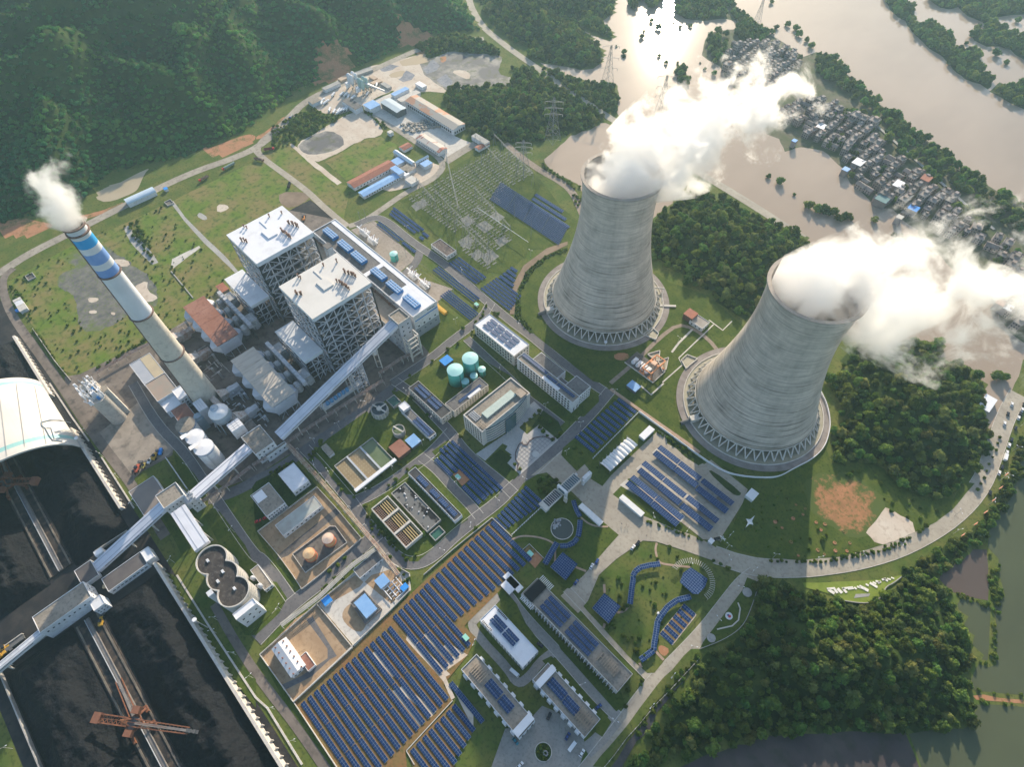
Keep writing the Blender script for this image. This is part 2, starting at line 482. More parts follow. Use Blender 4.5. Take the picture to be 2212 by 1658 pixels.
def smooth_open(p,it=2):
 for _ in range(it):
  q=[p[0]]
  for a,b in zip(p,p[1:]):
   q+=[(a[0]*.75+b[0]*.25,a[1]*.75+b[1]*.25),(a[0]*.25+b[0]*.75,a[1]*.25+b[1]*.75)]
  p=q+[p[-1]]
 return p
def rough_edge(p,amp,step=6.0,seed=0):
 q=[]
 for i in range(len(p)):
  a=Vector(p[i]);b=Vector(p[(i+1)%len(p)])
  n=max(1,int((b-a).length/step))
  for k in range(n):
   c=a.lerp(b,k/n)
   d=noise.noise_vector(Vector((c.x*0.06,c.y*0.06,seed)))*amp+noise.noise_vector(Vector((c.x*0.2,c.y*0.2,seed+5)))*amp*0.4
   q.append((c.x+d.x,c.y+d.y))
 return q
LAYER=[0.03]
def patch(name,poly,m,it=0,rough=0.0,step=6.0):
 if it:poly=smooth_closed(poly,it)
 if rough:poly=rough_edge(poly,rough,step,LAYER[0]*10)
 z=LAYER[0];LAYER[0]+=0.0025
 return struct(name,MB().sheet(poly,z),m)
def road(name,pts,width,m,it=2,kerb=None):
 if it:pts=smooth_open(pts,it)
 z=LAYER[0];LAYER[0]+=0.0025
 L=[];Rr=[]
 for i,p in enumerate(pts):
  a=Vector(pts[max(0,i-1)]);b=Vector(pts[min(len(pts)-1,i+1)])
  d=(b-a).normalized();n=Vector((-d.y,d.x))
  L.append(Vector(p)+n*width/2);Rr.append(Vector(p)-n*width/2)
 mb=MB()
 mb.add([(*q,z)for q in L]+[(*q,z)for q in Rr],[(i,len(L)+i,len(L)+i+1,i+1)for i in range(len(L)-1)])
 o=struct(name,mb,m)
 if kerb:
  for side in(L,Rr):
   k=MB()
   for a,b in zip(side,side[1:]):
    k.beam((a.x,a.y,0.1+z/2),(b.x,b.y,0.1+z/2),0.35,0.2)
   kk=build('kerb',k,kerb,parent=o)
 return o
def inside(poly,pts):
 x=pts[:,0];y=pts[:,1]
 r_=np.zeros(len(pts),bool)
 n=len(poly)
 for i in range(n):
  x1,y1=poly[i-1];x2,y2=poly[i]
  c=((y1>y)!=(y2>y))&(x<(x2-x1)*(y-y1)/((y2-y1)if abs(y2-y1)>1e-9 else 1e-9)+x1)
  r_^=c
 return r_
 # ================================================================ terrain sheet with the wooded hills
HILLS=[] # (polygon, plateau height, ramp length, relief, noise scale)
NWHILL=wp([(-500,560),(-60,520),(0,480),(60,470),(150,445),(200,425),(250,372),(330,352),(400,340),(500,296),(545,272),(600,228),(650,196),(740,163),(830,118),
 (930,72),(1036,66),(1020,40),(1000,0),(960,-150),(880,-500)])+[(4200,-3200),(4200,1200)]
F_A=wp([(1395,520),(1412,478),(1440,450),(1480,425),(1520,415),(1560,430),(1600,450),(1650,475),(1700,495),(1735,508),(1752,535),(1752,560),(1725,600),
 (1700,640),(1655,680),(1621,694),(1581,677),(1541,654),(1526,634),(1486,614),(1456,594),(1436,569),(1400,556)])
F_B=tp(23,[(480,0),(560,90),(600,220),(590,330),(560,430),(540,560),(500,620),(540,690),(700,700),(900,690),(1000,740),(1100,860),(1200,900),(1330,980),
 (1500,1020),(1600,970),(1640,880),(1740,760),(1860,660),(1900,480),(1840,400),(1850,250),(1870,130),(1830,0)])+tp(13,[(1830,1600),(1650,1500),(1500,1450),(1470,1320),(1300,1300),(1000,1330),(760,1300),(620,1450),(520,1600)])
F_C=tp(32,[(2130,30),(2050,350),(1960,560),(1800,620),(1640,700),(1570,860),(1530,1000),(1330,1130),(1290,1250),(1180,1330),(1110,1450),(1050,1658)])+tp(33,[(0,1390),(200,1350),(700,1340),(1150,1370),(1400,1330),(1720,1320),(1780,1200),(1720,1080),(1740,950),(1690,900),(1740,780),(1820,640),
 (1740,550),(1660,480),(1640,330),(1560,150),(1480,40),(1380,0),(1180,30),(1010,140),(970,230),(830,265),(640,235),(560,180),(340,120),(0,60)])
F_D=tp(23,[(2212,300),(2195,420),(2120,640),(2040,830),(1920,1050),(1800,1220),(1620,1350),(1420,1460),(1220,1570),(1100,1650),(1480,1650),(1620,1560),(1780,1430),
 (1890,1330),(1950,1200),(2080,980),(2170,830),(2212,560)])
F_E=tp(1,[(1640,780),(1800,760),(2212,750)])+tp(2,[(0,590),(200,600),(330,700),(450,800),(620,880),(800,1010),(720,1090),(600,1130),(480,1190),(380,1150),(250,1220),(0,1240)])+tp(1,[(2212,1240),(1950,1200),(1850,1180),(1810,1100),(1700,990),(1640,900)])
F_F=tp(1,[(1930,0),(1970,100),(2060,230),(2212,360)])+tp(2,[(180,420),(100,480),(180,510),(400,560),(600,600),(700,585),(770,540),(775,440),(720,370),(620,280),
 (500,200),(700,280),(850,340),(880,310),(750,190),(870,120),(880,0),(900,-300)])+tp(1,[(1800,-300)])
F_G=tp(2,[(270,600),(450,640),(560,690),(740,730),(900,720),(915,850),(900,980),(820,990),(640,870),(450,740)])
F_H=tp(1,[(1380,400),(1560,330),(1700,310),(1900,340),(2100,420),(2110,480),(1900,460),(1700,440),(1500,500)])
HILLS+=[(NWHILL,12,60,22,110),(F_A,12,60,6,80),(F_B,18,60,10,90),(F_C,26,70,12,100),(F_D,1,20,1,50),(F_E,10,60,6,60),(F_F,16,60,16,80),(F_H,5,20,2,30)]
def segdist(poly,P):
 best=np.full(len(P),1e9)
 for i in range(len(poly)):
  a=np.array(poly[i-1]);b=np.array(poly[i]);ab=b-a
  k=np.clip(((P-a)@ab)/max(1e-9,ab@ab),0,1)
  best=np.minimum(best,np.hypot(*(a+k[:,None]*ab-P).T))
 return best
GX0,GX1,GY0,GY1,GS=-700,2300,-2000,560,9.0
gx=np.arange(GX0,GX1+1,GS);gy=np.arange(GY0,GY1+1,GS)
GP=np.stack(np.meshgrid(gx,gy,indexing='ij'),-1).reshape(-1,2)
GZ=np.zeros(len(GP));GM=np.zeros(len(GP),int)
RIDGES=[(tp(0,[(1900,-60),(1800,50),(1500,250),(1100,380),(850,540),(500,790),(0,860),(-300,900)],45),62,60),(tp(0,[(1350,60),(1000,200),(600,370),(200,450)],60),85,70),(tp(0,[(500,-100),(200,100),(-300,200)],60),95,80),
 (tp(1,[(0,100),(250,210),(500,230),(700,350),(1000,480)],30),44,42),(tp(1,[(560,-60),(800,60),(1300,150),(1700,200),(1880,290)],28),40,42),(tp(0,[(900,700),(1200,790),(1500,850),(1780,930),(2080,1130)],25),36,38),
 (tp(0,[(1500,250),(1750,560),(1650,820)],30),40,45),(tp(0,[(350,900),(550,1100),(500,1400)],22),34,45),(tp(0,[(0,660),(470,690),(800,600)],40),50,45),(tp(1,[(0,100),(-200,400),(60,760)],35),46,48),(tp(0,[(900,950),(1050,1200),(1250,1400)],18),24,36),
 (tp(1,[(900,-300),(1300,-80),(1750,-30),(1900,80)],30),40,45)]
def linedist(pl,P):
 best=np.full(len(P),1e9)
 for a,b in zip(pl,pl[1:]):
  a=np.array(a);b=np.array(b);ab=b-a
  k=np.clip(((P-a)@ab)/max(1e-9,ab@ab),0,1)
  best=np.minimum(best,np.hypot(*(a+k[:,None]*ab-P).T))
 return best
SCARS=[tp(1,[(560,520),(600,470),(700,450),(830,440),(860,520),(760,600),(560,640),(520,640)],14),tp(1,[(1240,270),(1290,210),(1530,205),(1560,260),(1400,300),(1230,340)],14),tp(1,[(1390,430),(1520,385),(1560,430),(1470,460)],5),
 tp(0,[(1780,1190),(1900,1240),(2130,1160),(2212,1170),(2190,1230),(2060,1290),(1850,1330)],6),tp(10,[(0,250),(100,220),(260,230),(440,270),(470,290),(300,350),(60,350)],5)]
for hi_,(poly,plat,ramp,relief,ns)in enumerate(HILLS):
 idx=np.nonzero(inside(poly,GP))[0]
 Q=GP[idx]
 D=segdist(poly,Q)
 s_=np.clip(D/ramp,0,1);s_=s_*s_*(3-2*s_)
 s2=np.clip(D/(ramp*(1.6 if hi_==0 else 2.6)),0,1)
 rg=np.zeros(len(idx))
 if hi_==0:
  for pl,hr,wr in RIDGES:
   wob=np.array([noise.noise(Vector((x*.012,y*.012,hr)))*22 for x,y in Q])
   rg=np.maximum(rg,hr*1.35*np.exp(-np.maximum(0,linedist(pl,Q)+wob)/wr*1.5))
 for k,i in enumerate(idx):
  x,y=GP[i]
  n1=1-abs(noise.noise(Vector((x/ns*.9,y/ns*.9,hi_*3.1))))*2
  n2=noise.fractal(Vector((x/ns*2.2,y/ns*2.2,7.7)),1.0,2.0,3)
  GZ[i]=max(GZ[i],s_[k]*plat+s2[k]*(rg[k]+relief*(0.5*max(n1,0)+0.35*n2)))
 GM[idx]=1
for q in SCARS:GM[inside(q,GP)]=2
GZ2=GZ.reshape(len(gx),len(gy))
def hz(x,y):
 fx=np.clip((np.asarray(x)-GX0)/GS,0,len(gx)-1.001);fy=np.clip((np.asarray(y)-GY0)/GS,0,len(gy)-1.001)
 i=fx.astype(int);j=fy.astype(int);a=fx-i;b=fy-j
 return GZ2[i,j]*(1-a)*(1-b)+GZ2[i+1,j]*a*(1-b)+GZ2[i,j+1]*(1-a)*b+GZ2[i+1,j+1]*a*b
mb=MB()
mb.v=[(p[0],p[1],z)for p,z in zip(GP.tolist(),GZ.tolist())]
ny=len(gy)
for i in range(len(gx)-1):
 for j in range(ny-1):
  a=i*ny+j
  mb.f.append((a,a+ny,a+ny+1,a+1))
  mb.m.append(2 if GM[a]==2 else 1 if(GM[a]and GM[a+ny+1])else 0)
far=14000
for(x0,x1,y0,y1)in((-far,far,-far,GY0),(-far,far,GY1,far),(-far,GX0,GY0,GY1),(gx[-1],far,GY0,GY1)):
 mb.add([(x0,y0,-0.0),(x1,y0,0),(x1,y1,0),(x0,y1,0)],[(0,1,2,3)],0)
struct('ground',mb,[GRASS,DARKGRASS,REDEARTH],smooth=True)
# ================================================================ water
VILLAGE=wp([(1458,-60),(1458,28),(1481,40),(1518,45),(1563,40),(1591,45),(1596,62),(1528,70),(1516,120),(1531,130),(1553,142),(1568,170),(1586,190),(1618,208),(1628,250),
 (1659,290),(1680,300),(1694,328),(1731,318),(1779,325),(1799,343),(1822,365),(1834,395),(1859,412),(1874,430),(1891,447),(1924,450),(1949,475),(1981,497),
 (1992,522),(2034,555),(2090,620),(2147,650),(2160,690),(2184,722),(2240,760),(2240,470),(2212,457),(2179,427),(2154,414),(2069,362),(2029,322),(1949,265),(1879,207),
 (1819,150),(1789,120),(1762,112),(1734,122),(1706,100),(1681,85),(1659,72),(1621,48),(1593,25),(1566,-60)])
patch('flood_water',wp([(1329,0),(1326,10),(1321,32),(1292,50),(1326,78),(1317,89),(1280,76),(1241,56),(1266,75),(1291,95),(1300,110),(1298,135),(1281,148),(1256,151),(1211,142),
 (1166,136),(1188,150),(1218,160),(1246,170),(1291,180),(1321,179),(1335,185),(1336,210),(1332,243),(1345,262),(1376,285),(1470,345),(1570,403),(1640,447),(1735,508),
 (1752,535),(1752,560),(1725,600),(1700,650),(1800,722),(1880,740),(1950,745),(2020,770),(2070,800),(2120,835),(2128,870),(2122,925),(2138,930),(2172,862),(2192,829),(2215,780)])
 +[(-400,-700),(-900,-2600),(600,-3600),(1500,-3000)],FLOOD,0,3.0,9)
patch('levee_land',VILLAGE,mat('muddy_levee_grass',(0.06,0.085,0.025),(0.15,0.125,0.09),0.05,0.95,c3=(0.035,0.06,0.02),scale3=0.2,detail=8),0,3.0,8)
for k,pl in enumerate([tp(3,[(980,-60),(1160,-60),(1270,90),(1250,170),(1380,200),(1580,330),(1600,430),(1840,440),(1830,500),(1780,540),(1870,620),(1940,680),(1930,750),(1900,770),(1840,730),
 (1700,680),(1600,600),(1510,490),(1400,420),(1310,340),(1200,220),(1190,180),(1120,150),(1040,60)]),
 tp(3,[(1340,-40),(1480,60),(1560,80),(1640,60),(1730,140),(1850,190),(1900,245),(1950,200),(1960,150),(2100,130),(2300,120),(2300,-40)]),
 tp(3,[(1740,290),(1810,250),(2000,230),(2110,310),(2290,340),(2290,560),(2130,470),(2100,430),(1990,400),(1880,400),(1780,350)]),
 tp(3,[(1910,790),(2000,710),(2090,750),(2290,720),(2290,980),(2100,890),(2010,840)])]):
 patch('flooded_bank',pl,DARKGRASS,0,2.0,8)
 if k==0:ISL=[]
 ISL.append(pl)
patch('pond',tp(2,[(260,1390),(320,1340),(380,1290),(440,1240),(480,1195),(560,1140),(660,1130),(720,1095),(790,1055),(880,1090),(980,1175),(1060,1240),(1200,1330)])+
 wp([(1470,420),(1400,500),(1290,480)])+tp(2,[(600,1658),(590,1600),(500,1560),(350,1480)]),FLOOD,1,1.5,6)
patch('pond',tp(0,[(1300,1450),(1250,1500),(1200,1620),(1170,1658)])+tp(10,[(1100,30),(980,80),(860,90),(800,0)])+tp(0,[(800,1600),(1000,1600),(1180,1500)]),
 mat('tan_pond_water',(0.4,0.33,0.22),(0.46,0.38,0.26),0.02,0.3),1,1.0)
patch('pond',tp(23,[(1490,1640),(1620,1560),(1760,1440),(1890,1440),(1900,1658)])+tp(33,[(1905,225),(1740,190),(1560,140),(1480,30)]),PONDP,0,1.0)
patch('pond',tp(33,[(1590,190),(1740,225),(1900,270),(1925,300),(1905,740),(1820,730),(1750,700),(1700,560),(1660,480),(1640,360)]),PONDG,0,0.8)
patch('pond',tp(23,[(2300,540),(2230,560),(2180,640),(2170,830),(2060,1030),(1950,1180),(1905,1300),(1900,1420),(1990,1520)])+tp(33,[(2000,0),(2060,180),(1960,280),(1975,420),(1975,780),(1900,800),(1830,770),(1740,750),
 (1770,985),(1880,1000),(2300,1050),(2500,600),(2500,0)]),PONDG,0,1.0)
patch('pond',tp(33,[(1770,1120),(2000,1115),(2300,1150),(2500,1900),(1480,1900),(1330,1658),(1220,1380),(1400,1340),(1700,1330),(1780,1240)]),PONDG,0,1.0)
patch('wet_field',tp(33,[(0,1380),(700,1345),(1190,1375),(1310,1658),(1400,1900),(-800,1900)])+tp(32,[(1350,1700),(1700,1560)]),PURPLE,0,1.5)
patch('dirt_track',tp(33,[(1770,1040),(1860,1030),(2000,1060),(2300,1090),(2300,1125),(2000,1090),(1800,1075)]),REDEARTH,0,0.4,4)
# ================================================================ earth, yards and lawns
P_=patch
P_('meadow',tp(10,[(60,780),(600,480),(1070,280),(1420,110),(2212,-270)])+tp(1,[(250,1200),(380,1350),(800,1658)])+tp(11,[(760,250),(680,240),(430,340)])+
 tp(10,[(2120,700),(2060,860),(1700,1060),(1300,1290),(700,1590),(560,1560),(300,1180),(120,930)]),MEADOW,0,1.5,8)
P_('silt_flat',tp(10,[(640,500),(850,370),(950,520),(1110,570),(1150,660),(1280,720),(1290,790),(1370,880),(1380,960),(1200,1030),(980,1130),(880,1200),(780,1220),(700,1150),(650,1000),
 (580,850),(460,790),(540,690),(700,640),(540,600)]),faded_mat('meadow_silt',(0.1,0.1,0.105),(0.2,0.19,0.17),(0.12,0.16,0.04),t(10,900,850),62,.5,.035),1,5.0,3)
for q in([(750,920),(850,910),(860,940),(780,960)],[(770,1030),(840,1020),(840,1050),(780,1055)],[(960,1040),(1000,1040),(990,1065),(965,1060)],[(1150,820),(1280,760),(1270,860),(1380,910),(1300,960),(1200,930)],
 [(970,580),(1100,580),(1130,640),(1010,650)]):
 P_('sand_patch',tp(10,q),SAND,1,1.2,3)
P_('old_foundation',tp(10,[(1070,300),(1110,295),(1290,500),(1370,610),(1320,630),(1240,560),(1120,430)]),CONC,0,1.0,3)
P_('old_foundation',tp(10,[(1490,580),(1720,465),(1735,480),(1500,660),(1480,640)]),LCONC,0,0.8,3)
P_('sand_patch',tp(10,[(1870,110),(1960,110),(1980,150),(1880,190)]),SAND,1,1.0,3)
P_('sand_patch',tp(10,[(1730,170),(1800,230),(1760,250),(1700,210)]),CONC,1,1.0,3)
P_('footpath',tp(10,[(1470,90),(1500,80),(1600,220),(1800,420),(1950,560),(2060,690),(2030,700),(1920,590),(1760,440),(1590,250)]),CONC,0,0.2,6)
P_('coal_yard_floor',tp(11,[(290,160),(470,70),(690,240),(490,340)]),COALGRIT,0,0.5)
P_('dirt_patch',tp(11,[(200,0),(430,0),(480,60),(300,150),(200,90)]),mat('brown_dirt',(0.18,0.13,0.09),(0.28,0.21,0.15),0.05,0.95),1,2)
# workshops beyond the plant
P_('gravel_yard',tp(1,[(480,860),(760,650),(1000,570),(1200,530),(1400,470),(1500,470),(1580,520),(1700,700),(1660,810),(1500,790),(1380,800),(1180,780),(1000,870),(880,930),(720,990),(600,980),(500,930)]),SAND,0,3,6)
P_('silt_yard',tp(1,[(1400,480),(1560,440),(1750,440),(2100,480),(2130,500),(2080,640),(2212,680)])+tp(2,[(60,600),(20,740)])+tp(1,[(2160,740),(1800,760),(1660,800),(1560,720),(1440,640)]),GREYSAND,1,3,6)
P_('sand_patch',tp(1,[(1690,620),(1790,600),(1860,640),(1840,690),(1760,660)]),SAND,1,2,5)
P_('sand_patch',tp(1,[(1130,640),(1290,600),(1290,650),(1180,680)]),mat('tan_sand',(0.42,0.33,0.22)),1,2,5)
GRV=mat('blue_grey_gravel',(.2,.21,.24),(.3,.3,.32),.1,.95,c3=(.13,.13,.15),scale3=.3)
for q in([(1060,600),(1150,555),(1230,570),(1180,600),(1080,620)],[(1440,600),(1530,520),(1590,570),(1570,600),(1480,640)],[(1230,690),(1310,610),(1370,650),(1340,690),(1270,710)],[(1560,690),(1640,640),(1690,700),(1700,760),(1620,750)]):
 P_('gravel_spill',tp(1,q),GRV,0,3,4)
P_('earth_mound',tp(1,[(1580,500),(1640,480),(1650,520),(1600,550)]),REDEARTH,1,2,3)
P_('tan_track',tp(1,[(1240,530),(1400,470),(1510,470),(1560,510),(1400,560),(1260,570)]),MATS['tan_sand']if 'tan_sand' in MATS else SAND,0,3,5)
P_('paved_yard',tp(1,[(940,900),(1180,800),(1250,740),(1380,790),(1300,880),(1720,1180),(1900,1250),(1640,1380),(1380,1200),(1160,1100),(960,960)]),LCONC,0,1,6)
P_('sand_flat',tp(1,[(330,1240),(560,1130),(740,1010),(860,960),(960,970),(1110,1120),(1070,1180),(900,1210),(700,1330),(560,1400),(460,1380)]),SAND,1,3,5)
P_('silt_flat',tp(1,[(350,1250),(560,1130),(700,1150),(780,1240),(700,1300),(560,1330),(430,1330)]),GREYSAND,1,3,5)
P_('meadow',tp(1,[(130,1330),(330,1260),(480,1400),(760,1600),(900,1658),(520,1658)]),MEADOW,0,1,6)
P_('meadow',tp(1,[(600,1400),(900,1220),(1080,1180),(1220,1260),(1200,1370),(780,1560)]),MEADOW,0,2,6)
P_('gravel_yard',tp(1,[(960,1600),(1200,1450),(1500,1390),(1580,1430),(1550,1540),(1330,1620),(1150,1658)]),SAND,0,2,6)
P_('footpath',tp(1,[(310,1240),(480,1370),(740,1580),(700,1600),(440,1390),(290,1250)]),SAND,0,1,6)
# red banks below the wooded hill
for rc,q in((0,[(1780,1190),(1900,1240),(2130,1160),(2212,1170),(2190,1230),(2060,1290),(1850,1330)]),(10,[(0,300),(100,230),(260,240),(440,270),(470,290),(300,370),(60,350)]),
 (10,[(650,210),(800,190),(1060,90),(1070,110),(860,200),(690,240)]),(1,[(0,1180),(100,1130),(230,1010),(300,1000),(150,1130),(0,1220)])):
 P_('earth_bank',tp(rc,q),REDEARTH,1,2,5)
 # plant ground
P_('boiler_yard',tp(10,[(800,1560),(1320,1285),(1620,1105),(2060,865),(2130,700)])+tp(11,[(290,160),(690,240),(1580,960),(1600,1140),(1400,1260),(1500,1400),(1300,1560),(1180,1658)])+
 tp(21,[(1180,30),(980,190),(480,540),(280,620),(0,800)])+tp(20,[(1950,900),(1700,800),(1560,620),(1150,0)]),YARD)
P_('ash_yard',tp(10,[(560,1600),(800,1560),(1320,1300),(1280,1380),(1150,1560),(1250,1658)])+tp(20,[(1180,0),(1500,560),(1490,620),(1230,760),(1150,830),(1000,640),(850,420),(640,150),(560,40)]),YARD)
P_('concrete_apron',tp(20,[(980,330),(1200,160),(1500,570),(1460,620),(1200,760),(1140,820),(860,430)]),mat('tracked_concrete',(0.36,0.31,0.255),(0.27,0.23,0.19),0.08,0.9,c3=(0.16,0.14,0.12),scale3=0.14,detail=8),0,1.0)
P_('coal_yard_floor',[(700,88),(-80,88),(-80,215),(700,215)],COALGRIT)
P_('transformer_yard',tp(11,[(820,330),(1020,250),(1380,580),(1250,690),(1700,840),(1560,960)]),mat('brown_gravel',(0.28,0.24,0.2),(0.36,0.31,0.265),0.06,0.95,c3=(0.2,0.17,0.15),scale3=0.4))
P_('lawn',tp(11,[(1560,1040),(1640,1020),(1830,1170),(1690,1280),(1500,1400),(1390,1265),(1580,1150)]),LAWN)
P_('switchyard_lawn',tp(11,[(1240,80),(1400,20)])+tp(1,[(1650,1480),(1900,1330),(2050,1240)])+tp(2,[(0,1260),(120,1420),(300,1620)])+tp(12,[(420,130),(580,260),(510,420),(300,500),(160,500),(60,610),(-60,720)])+
 tp(11,[(2000,690),(1880,650),(1560,380),(1340,170)]),LAWN)
GB=mat('grey_gravel_bed',(.2,.2,.19),(.27,.27,.25),.3,.95,c3=(.12,.14,.06),scale3=.3)
for rc,q in((11,[(1870,420),(1790,420),(1760,470),(1850,500)]),(11,[(1760,240),(1830,200),(1900,260),(1820,310)]),(11,[(1900,290),(1980,250),(2060,310),(1970,360)]),
 (11,[(1940,560),(2040,500),(2100,560),(2000,640)]),(11,[(1850,540),(1930,500),(1980,550),(1900,600)]),(11,[(2060,420),(2140,380),(2190,430),(2110,480)]),
 (11,[(1740,430),(1830,380),(1890,430),(1790,490)]),(11,[(1340,120),(1450,60),(1490,110),(1380,170)]),(11,[(2070,170),(2150,220),(2100,260),(2020,210)])):
 P_('gravel_bed',tp(rc,q),GB,0,.8,3)
 # pavement of the plant: asphalt roads
A='plant_road'
road('perimeter_road',wp([(-60,620),(0,590),(60,550),(150,505),(265,447),(400,378),(520,337),(570,310),(622,258),(660,217),(740,181),(830,140),(930,95),(1045,83)]),12,DIRTROAD)
road('public_road',wp([(1005,-80),(1012,0),(1025,30),(1045,60),(1075,85),(1110,112),(1180,160),(1230,198),(1310,250),(1376,292),(1570,409),(1660,465),(1735,515)]),11,ROADC)
road('perimeter_road',wp([(30,580),(5,600),(8,640),(30,690),(90,772),(140,843),(176,900)])+[t(20,900,560)[:2],t(20,1090,800)[:2],t(20,1250,1040)[:2],t(20,1430,1330)[:2]],8,YARD)
road(A,[t(30,1850,250)[:2],t(30,2000,520)[:2],t(30,2100,680)[:2],t(31,0,850)[:2],t(31,150,1050)[:2],t(31,300,1240)[:2],t(31,450,1450)[:2],t(31,620,1700)[:2]],6,YARD)
road('field_road',tp(1,[(-20,1280),(60,1370),(240,1500),(450,1658)])+tp(11,[(560,110),(700,230),(790,300)]),8,ROADC)
road('field_road',tp(1,[(60,1370),(0,1300),(60,1200),(200,1100),(290,1000)]),8,DIRTROAD)
road('yard_road',tp(1,[(1000,1000),(1200,1110),(1400,1240),(1640,1400),(1560,1540),(1300,1658)])+tp(11,[(1050,180),(900,270),(800,300)]),8,DIRTROAD)
road('yard_road',tp(1,[(1640,1400),(1780,1310),(1900,1240)]),12,DIRTROAD)
road('rear_track',tp(2,[(-60,1240),(80,1360),(250,1480),(400,1560),(520,1650)])+tp(12,[(600,160),(660,330)]),9,mat('brown_cobble',(0.24,0.19,0.15),(0.32,0.26,0.21),0.4,0.95))
road(A,tp(11,[(860,290),(1020,215),(1130,250),(1330,420),(1480,520),(1650,640),(1860,830),(2010,960),(2212,1130)])+tp(12,[(180,1260),(400,1450),(620,1610),(740,1690)])+tp(22,[(800,70)]),9,ASPH,kerb=LCONC)
road(A,tp(11,[(1420,480),(1400,600),(1300,700),(1250,740)]),9,ASPH)
road(A,tp(11,[(2030,960),(1950,1100),(1700,1280),(1540,1420),(1330,1560),(1180,1658)]),9,ASPH,kerb=LCONC)
road(A,tp(21,[(1200,-20),(1400,120),(1560,300),(1680,420),(1780,560),(1900,680),(2150,880),(2230,960)]),9,ASPH,kerb=LCONC)
road(A,tp(11,[(1820,1270),(2000,1440),(2212,1630)])+tp(22,[(100,110),(250,220),(430,360)]),8,ASPH,kerb=LCONC)
road(A,tp(22,[(850,60),(700,240),(600,345),(480,470),(300,640),(150,780),(0,900)])+tp(21,[(2100,1020),(1900,1170),(1700,1330),(1550,1480),(1400,1560),(1250,1540),(1100,1400),(930,1180)]),10,ASPH,kerb=LCONC)
road(A,tp(20,[(1800,1000),(2000,950),(2212,840)])+tp(21,[(200,740),(420,580),(800,320),(980,210),(1200,30),(1280,0)]),10,ASPH)
road(A,tp(21,[(420,560),(560,710),(720,900),(850,1050),(930,1180),(1040,1330),(1130,1440)]),9,ASPH,kerb=LCONC)
road(A,tp(21,[(860,1020),(1000,960),(1200,840),(1400,690),(1520,600),(1690,410)]),10,ASPH,kerb=LCONC)
road(A,tp(21,[(1430,640),(1560,740),(1700,900),(1850,1050),(1930,1150)]),8,ASPH,kerb=LCONC)
road(A,tp(31,[(0,560),(200,350),(400,180),(560,60)])+tp(21,[(700,1580),(900,1430),(1060,1290)]),11,ASPH,kerb=LCONC)
road(A,tp(20,[(1150,0),(1350,350),(1600,600),(1750,830),(1900,1050),(2100,1350),(2212,1500)])+tp(31,[(40,-150),(150,-20),(300,200)]),8,ASPH,kerb=LCONC)
road(A,tp(10,[(700,1600),(1000,1450),(1320,1310),(1600,1150),(1860,1000)]),7,YARD)
# plazas
P_('forecourt',tp(21,[(1900,610),(2212,400)])+tp(22,[(0,320),(190,155),(270,230),(60,380),(120,430)])+tp(21,[(2212,560),(2130,520),(1980,670)]),PAVE)
P_('plaza',tp(22,[(0,480),(60,380),(80,410),(130,440),(235,355),(400,490),(70,790),(-40,690)])+tp(21,[(2120,630)]),PAVE)
P_('forecourt',tp(22,[(160,800),(430,580),(560,700),(470,800),(400,860),(300,770)]),ROADC,0)
P_('gate_road',tp(22,[(400,610),(470,700),(620,690),(700,790),(860,890),(1000,1000),(1250,1190),(1500,1290),(1660,1360),(1780,1430),(2212,1530)])+tp(23,[(200,1550),(200,1640),(0,1658)])+
 tp(22,[(1900,1600),(1700,1520),(1500,1450),(1250,1370),(1130,1360),(900,1520),(750,1658)])+tp(32,[(640,260),(570,330),(420,180),(600,20)])+
 tp(22,[(620,1658),(920,1310),(800,1210),(640,1060),(530,950),(330,780)]),ROADC)
road('access_road',tp(22,[(1750,1480),(2000,1570),(2212,1600)])+tp(23,[(200,1600),(400,1590),(800,1530),(1200,1400),(1600,1160),(1850,880),(1960,560),(2060,270),(2160,90)]),14,ROADC,kerb=LCONC)
road('estate_road',tp(22,[(2100,1640)])+tp(32,[(1990,60),(1850,240),(1650,500),(1400,760),(1250,900),(1100,1090),(950,1300),(750,1560),(600,1750)]),10,ROADC,kerb=LCONC)
road('estate_road',tp(32,[(470,120),(640,300),(850,540),(1020,720),(1180,880)]),6,ROADC,kerb=LCONC)
road('estate_road',tp(31,[(2150,150),(2190,180)])+tp(32,[(60,300),(200,460),(420,690),(650,960),(830,1150),(920,1230)]),7,mat('grey_estate_concrete',(0.28,0.265,0.24),(0.34,0.32,0.29),0.1,0.9,c3=(0.22,0.21,0.19),scale3=0.6),kerb=LCONC)
GREYC=MATS['grey_estate_concrete']
road('estate_road',tp(31,[(2212,50),(2100,180),(1900,380),(1850,430),(1980,600),(2170,800)])+tp(32,[(50,950),(150,880),(250,740),(400,640)]),6,GREYC)
P_('dormitory_yard',tp(32,[(260,1130),(400,1190),(600,1370),(640,1480),(560,1720),(-200,1720),(-60,1330),(60,1300),(170,1230)]),GREYC,0)
road('estate_road',tp(32,[(900,1240),(760,1420),(640,1520)]),9,GREYC)
P_('car_park',tp(22,[(760,890),(1260,400),(1330,450),(1340,520),(1660,700),(1720,660),(2040,920),(2010,1010),(1790,1360),(1650,1350),(1360,1120),(870,960)]),ROADC)
P_('car_park_lawn',tp(22,[(870,960),(1010,820),(1440,1180),(1540,1290),(1480,1290),(1100,1130)]),LAWN)
P_('car_park_lawn',tp(22,[(1340,490),(1380,480),(1670,680),(1610,710),(1500,640)]),DARKGRASS)
P_('car_park_lawn',tp(22,[(1690,760),(1730,750),(1980,940),(1970,975),(1900,960)]),DARKGRASS,1)
for k in range(3):
 P_('bay_strip',tp(22,[(1210+k*-140,600+k*140),(1250+k*-130,560+k*135),(1800-k*150,950+k*100),(1760-k*150,1000+k*100)]),LCONC)
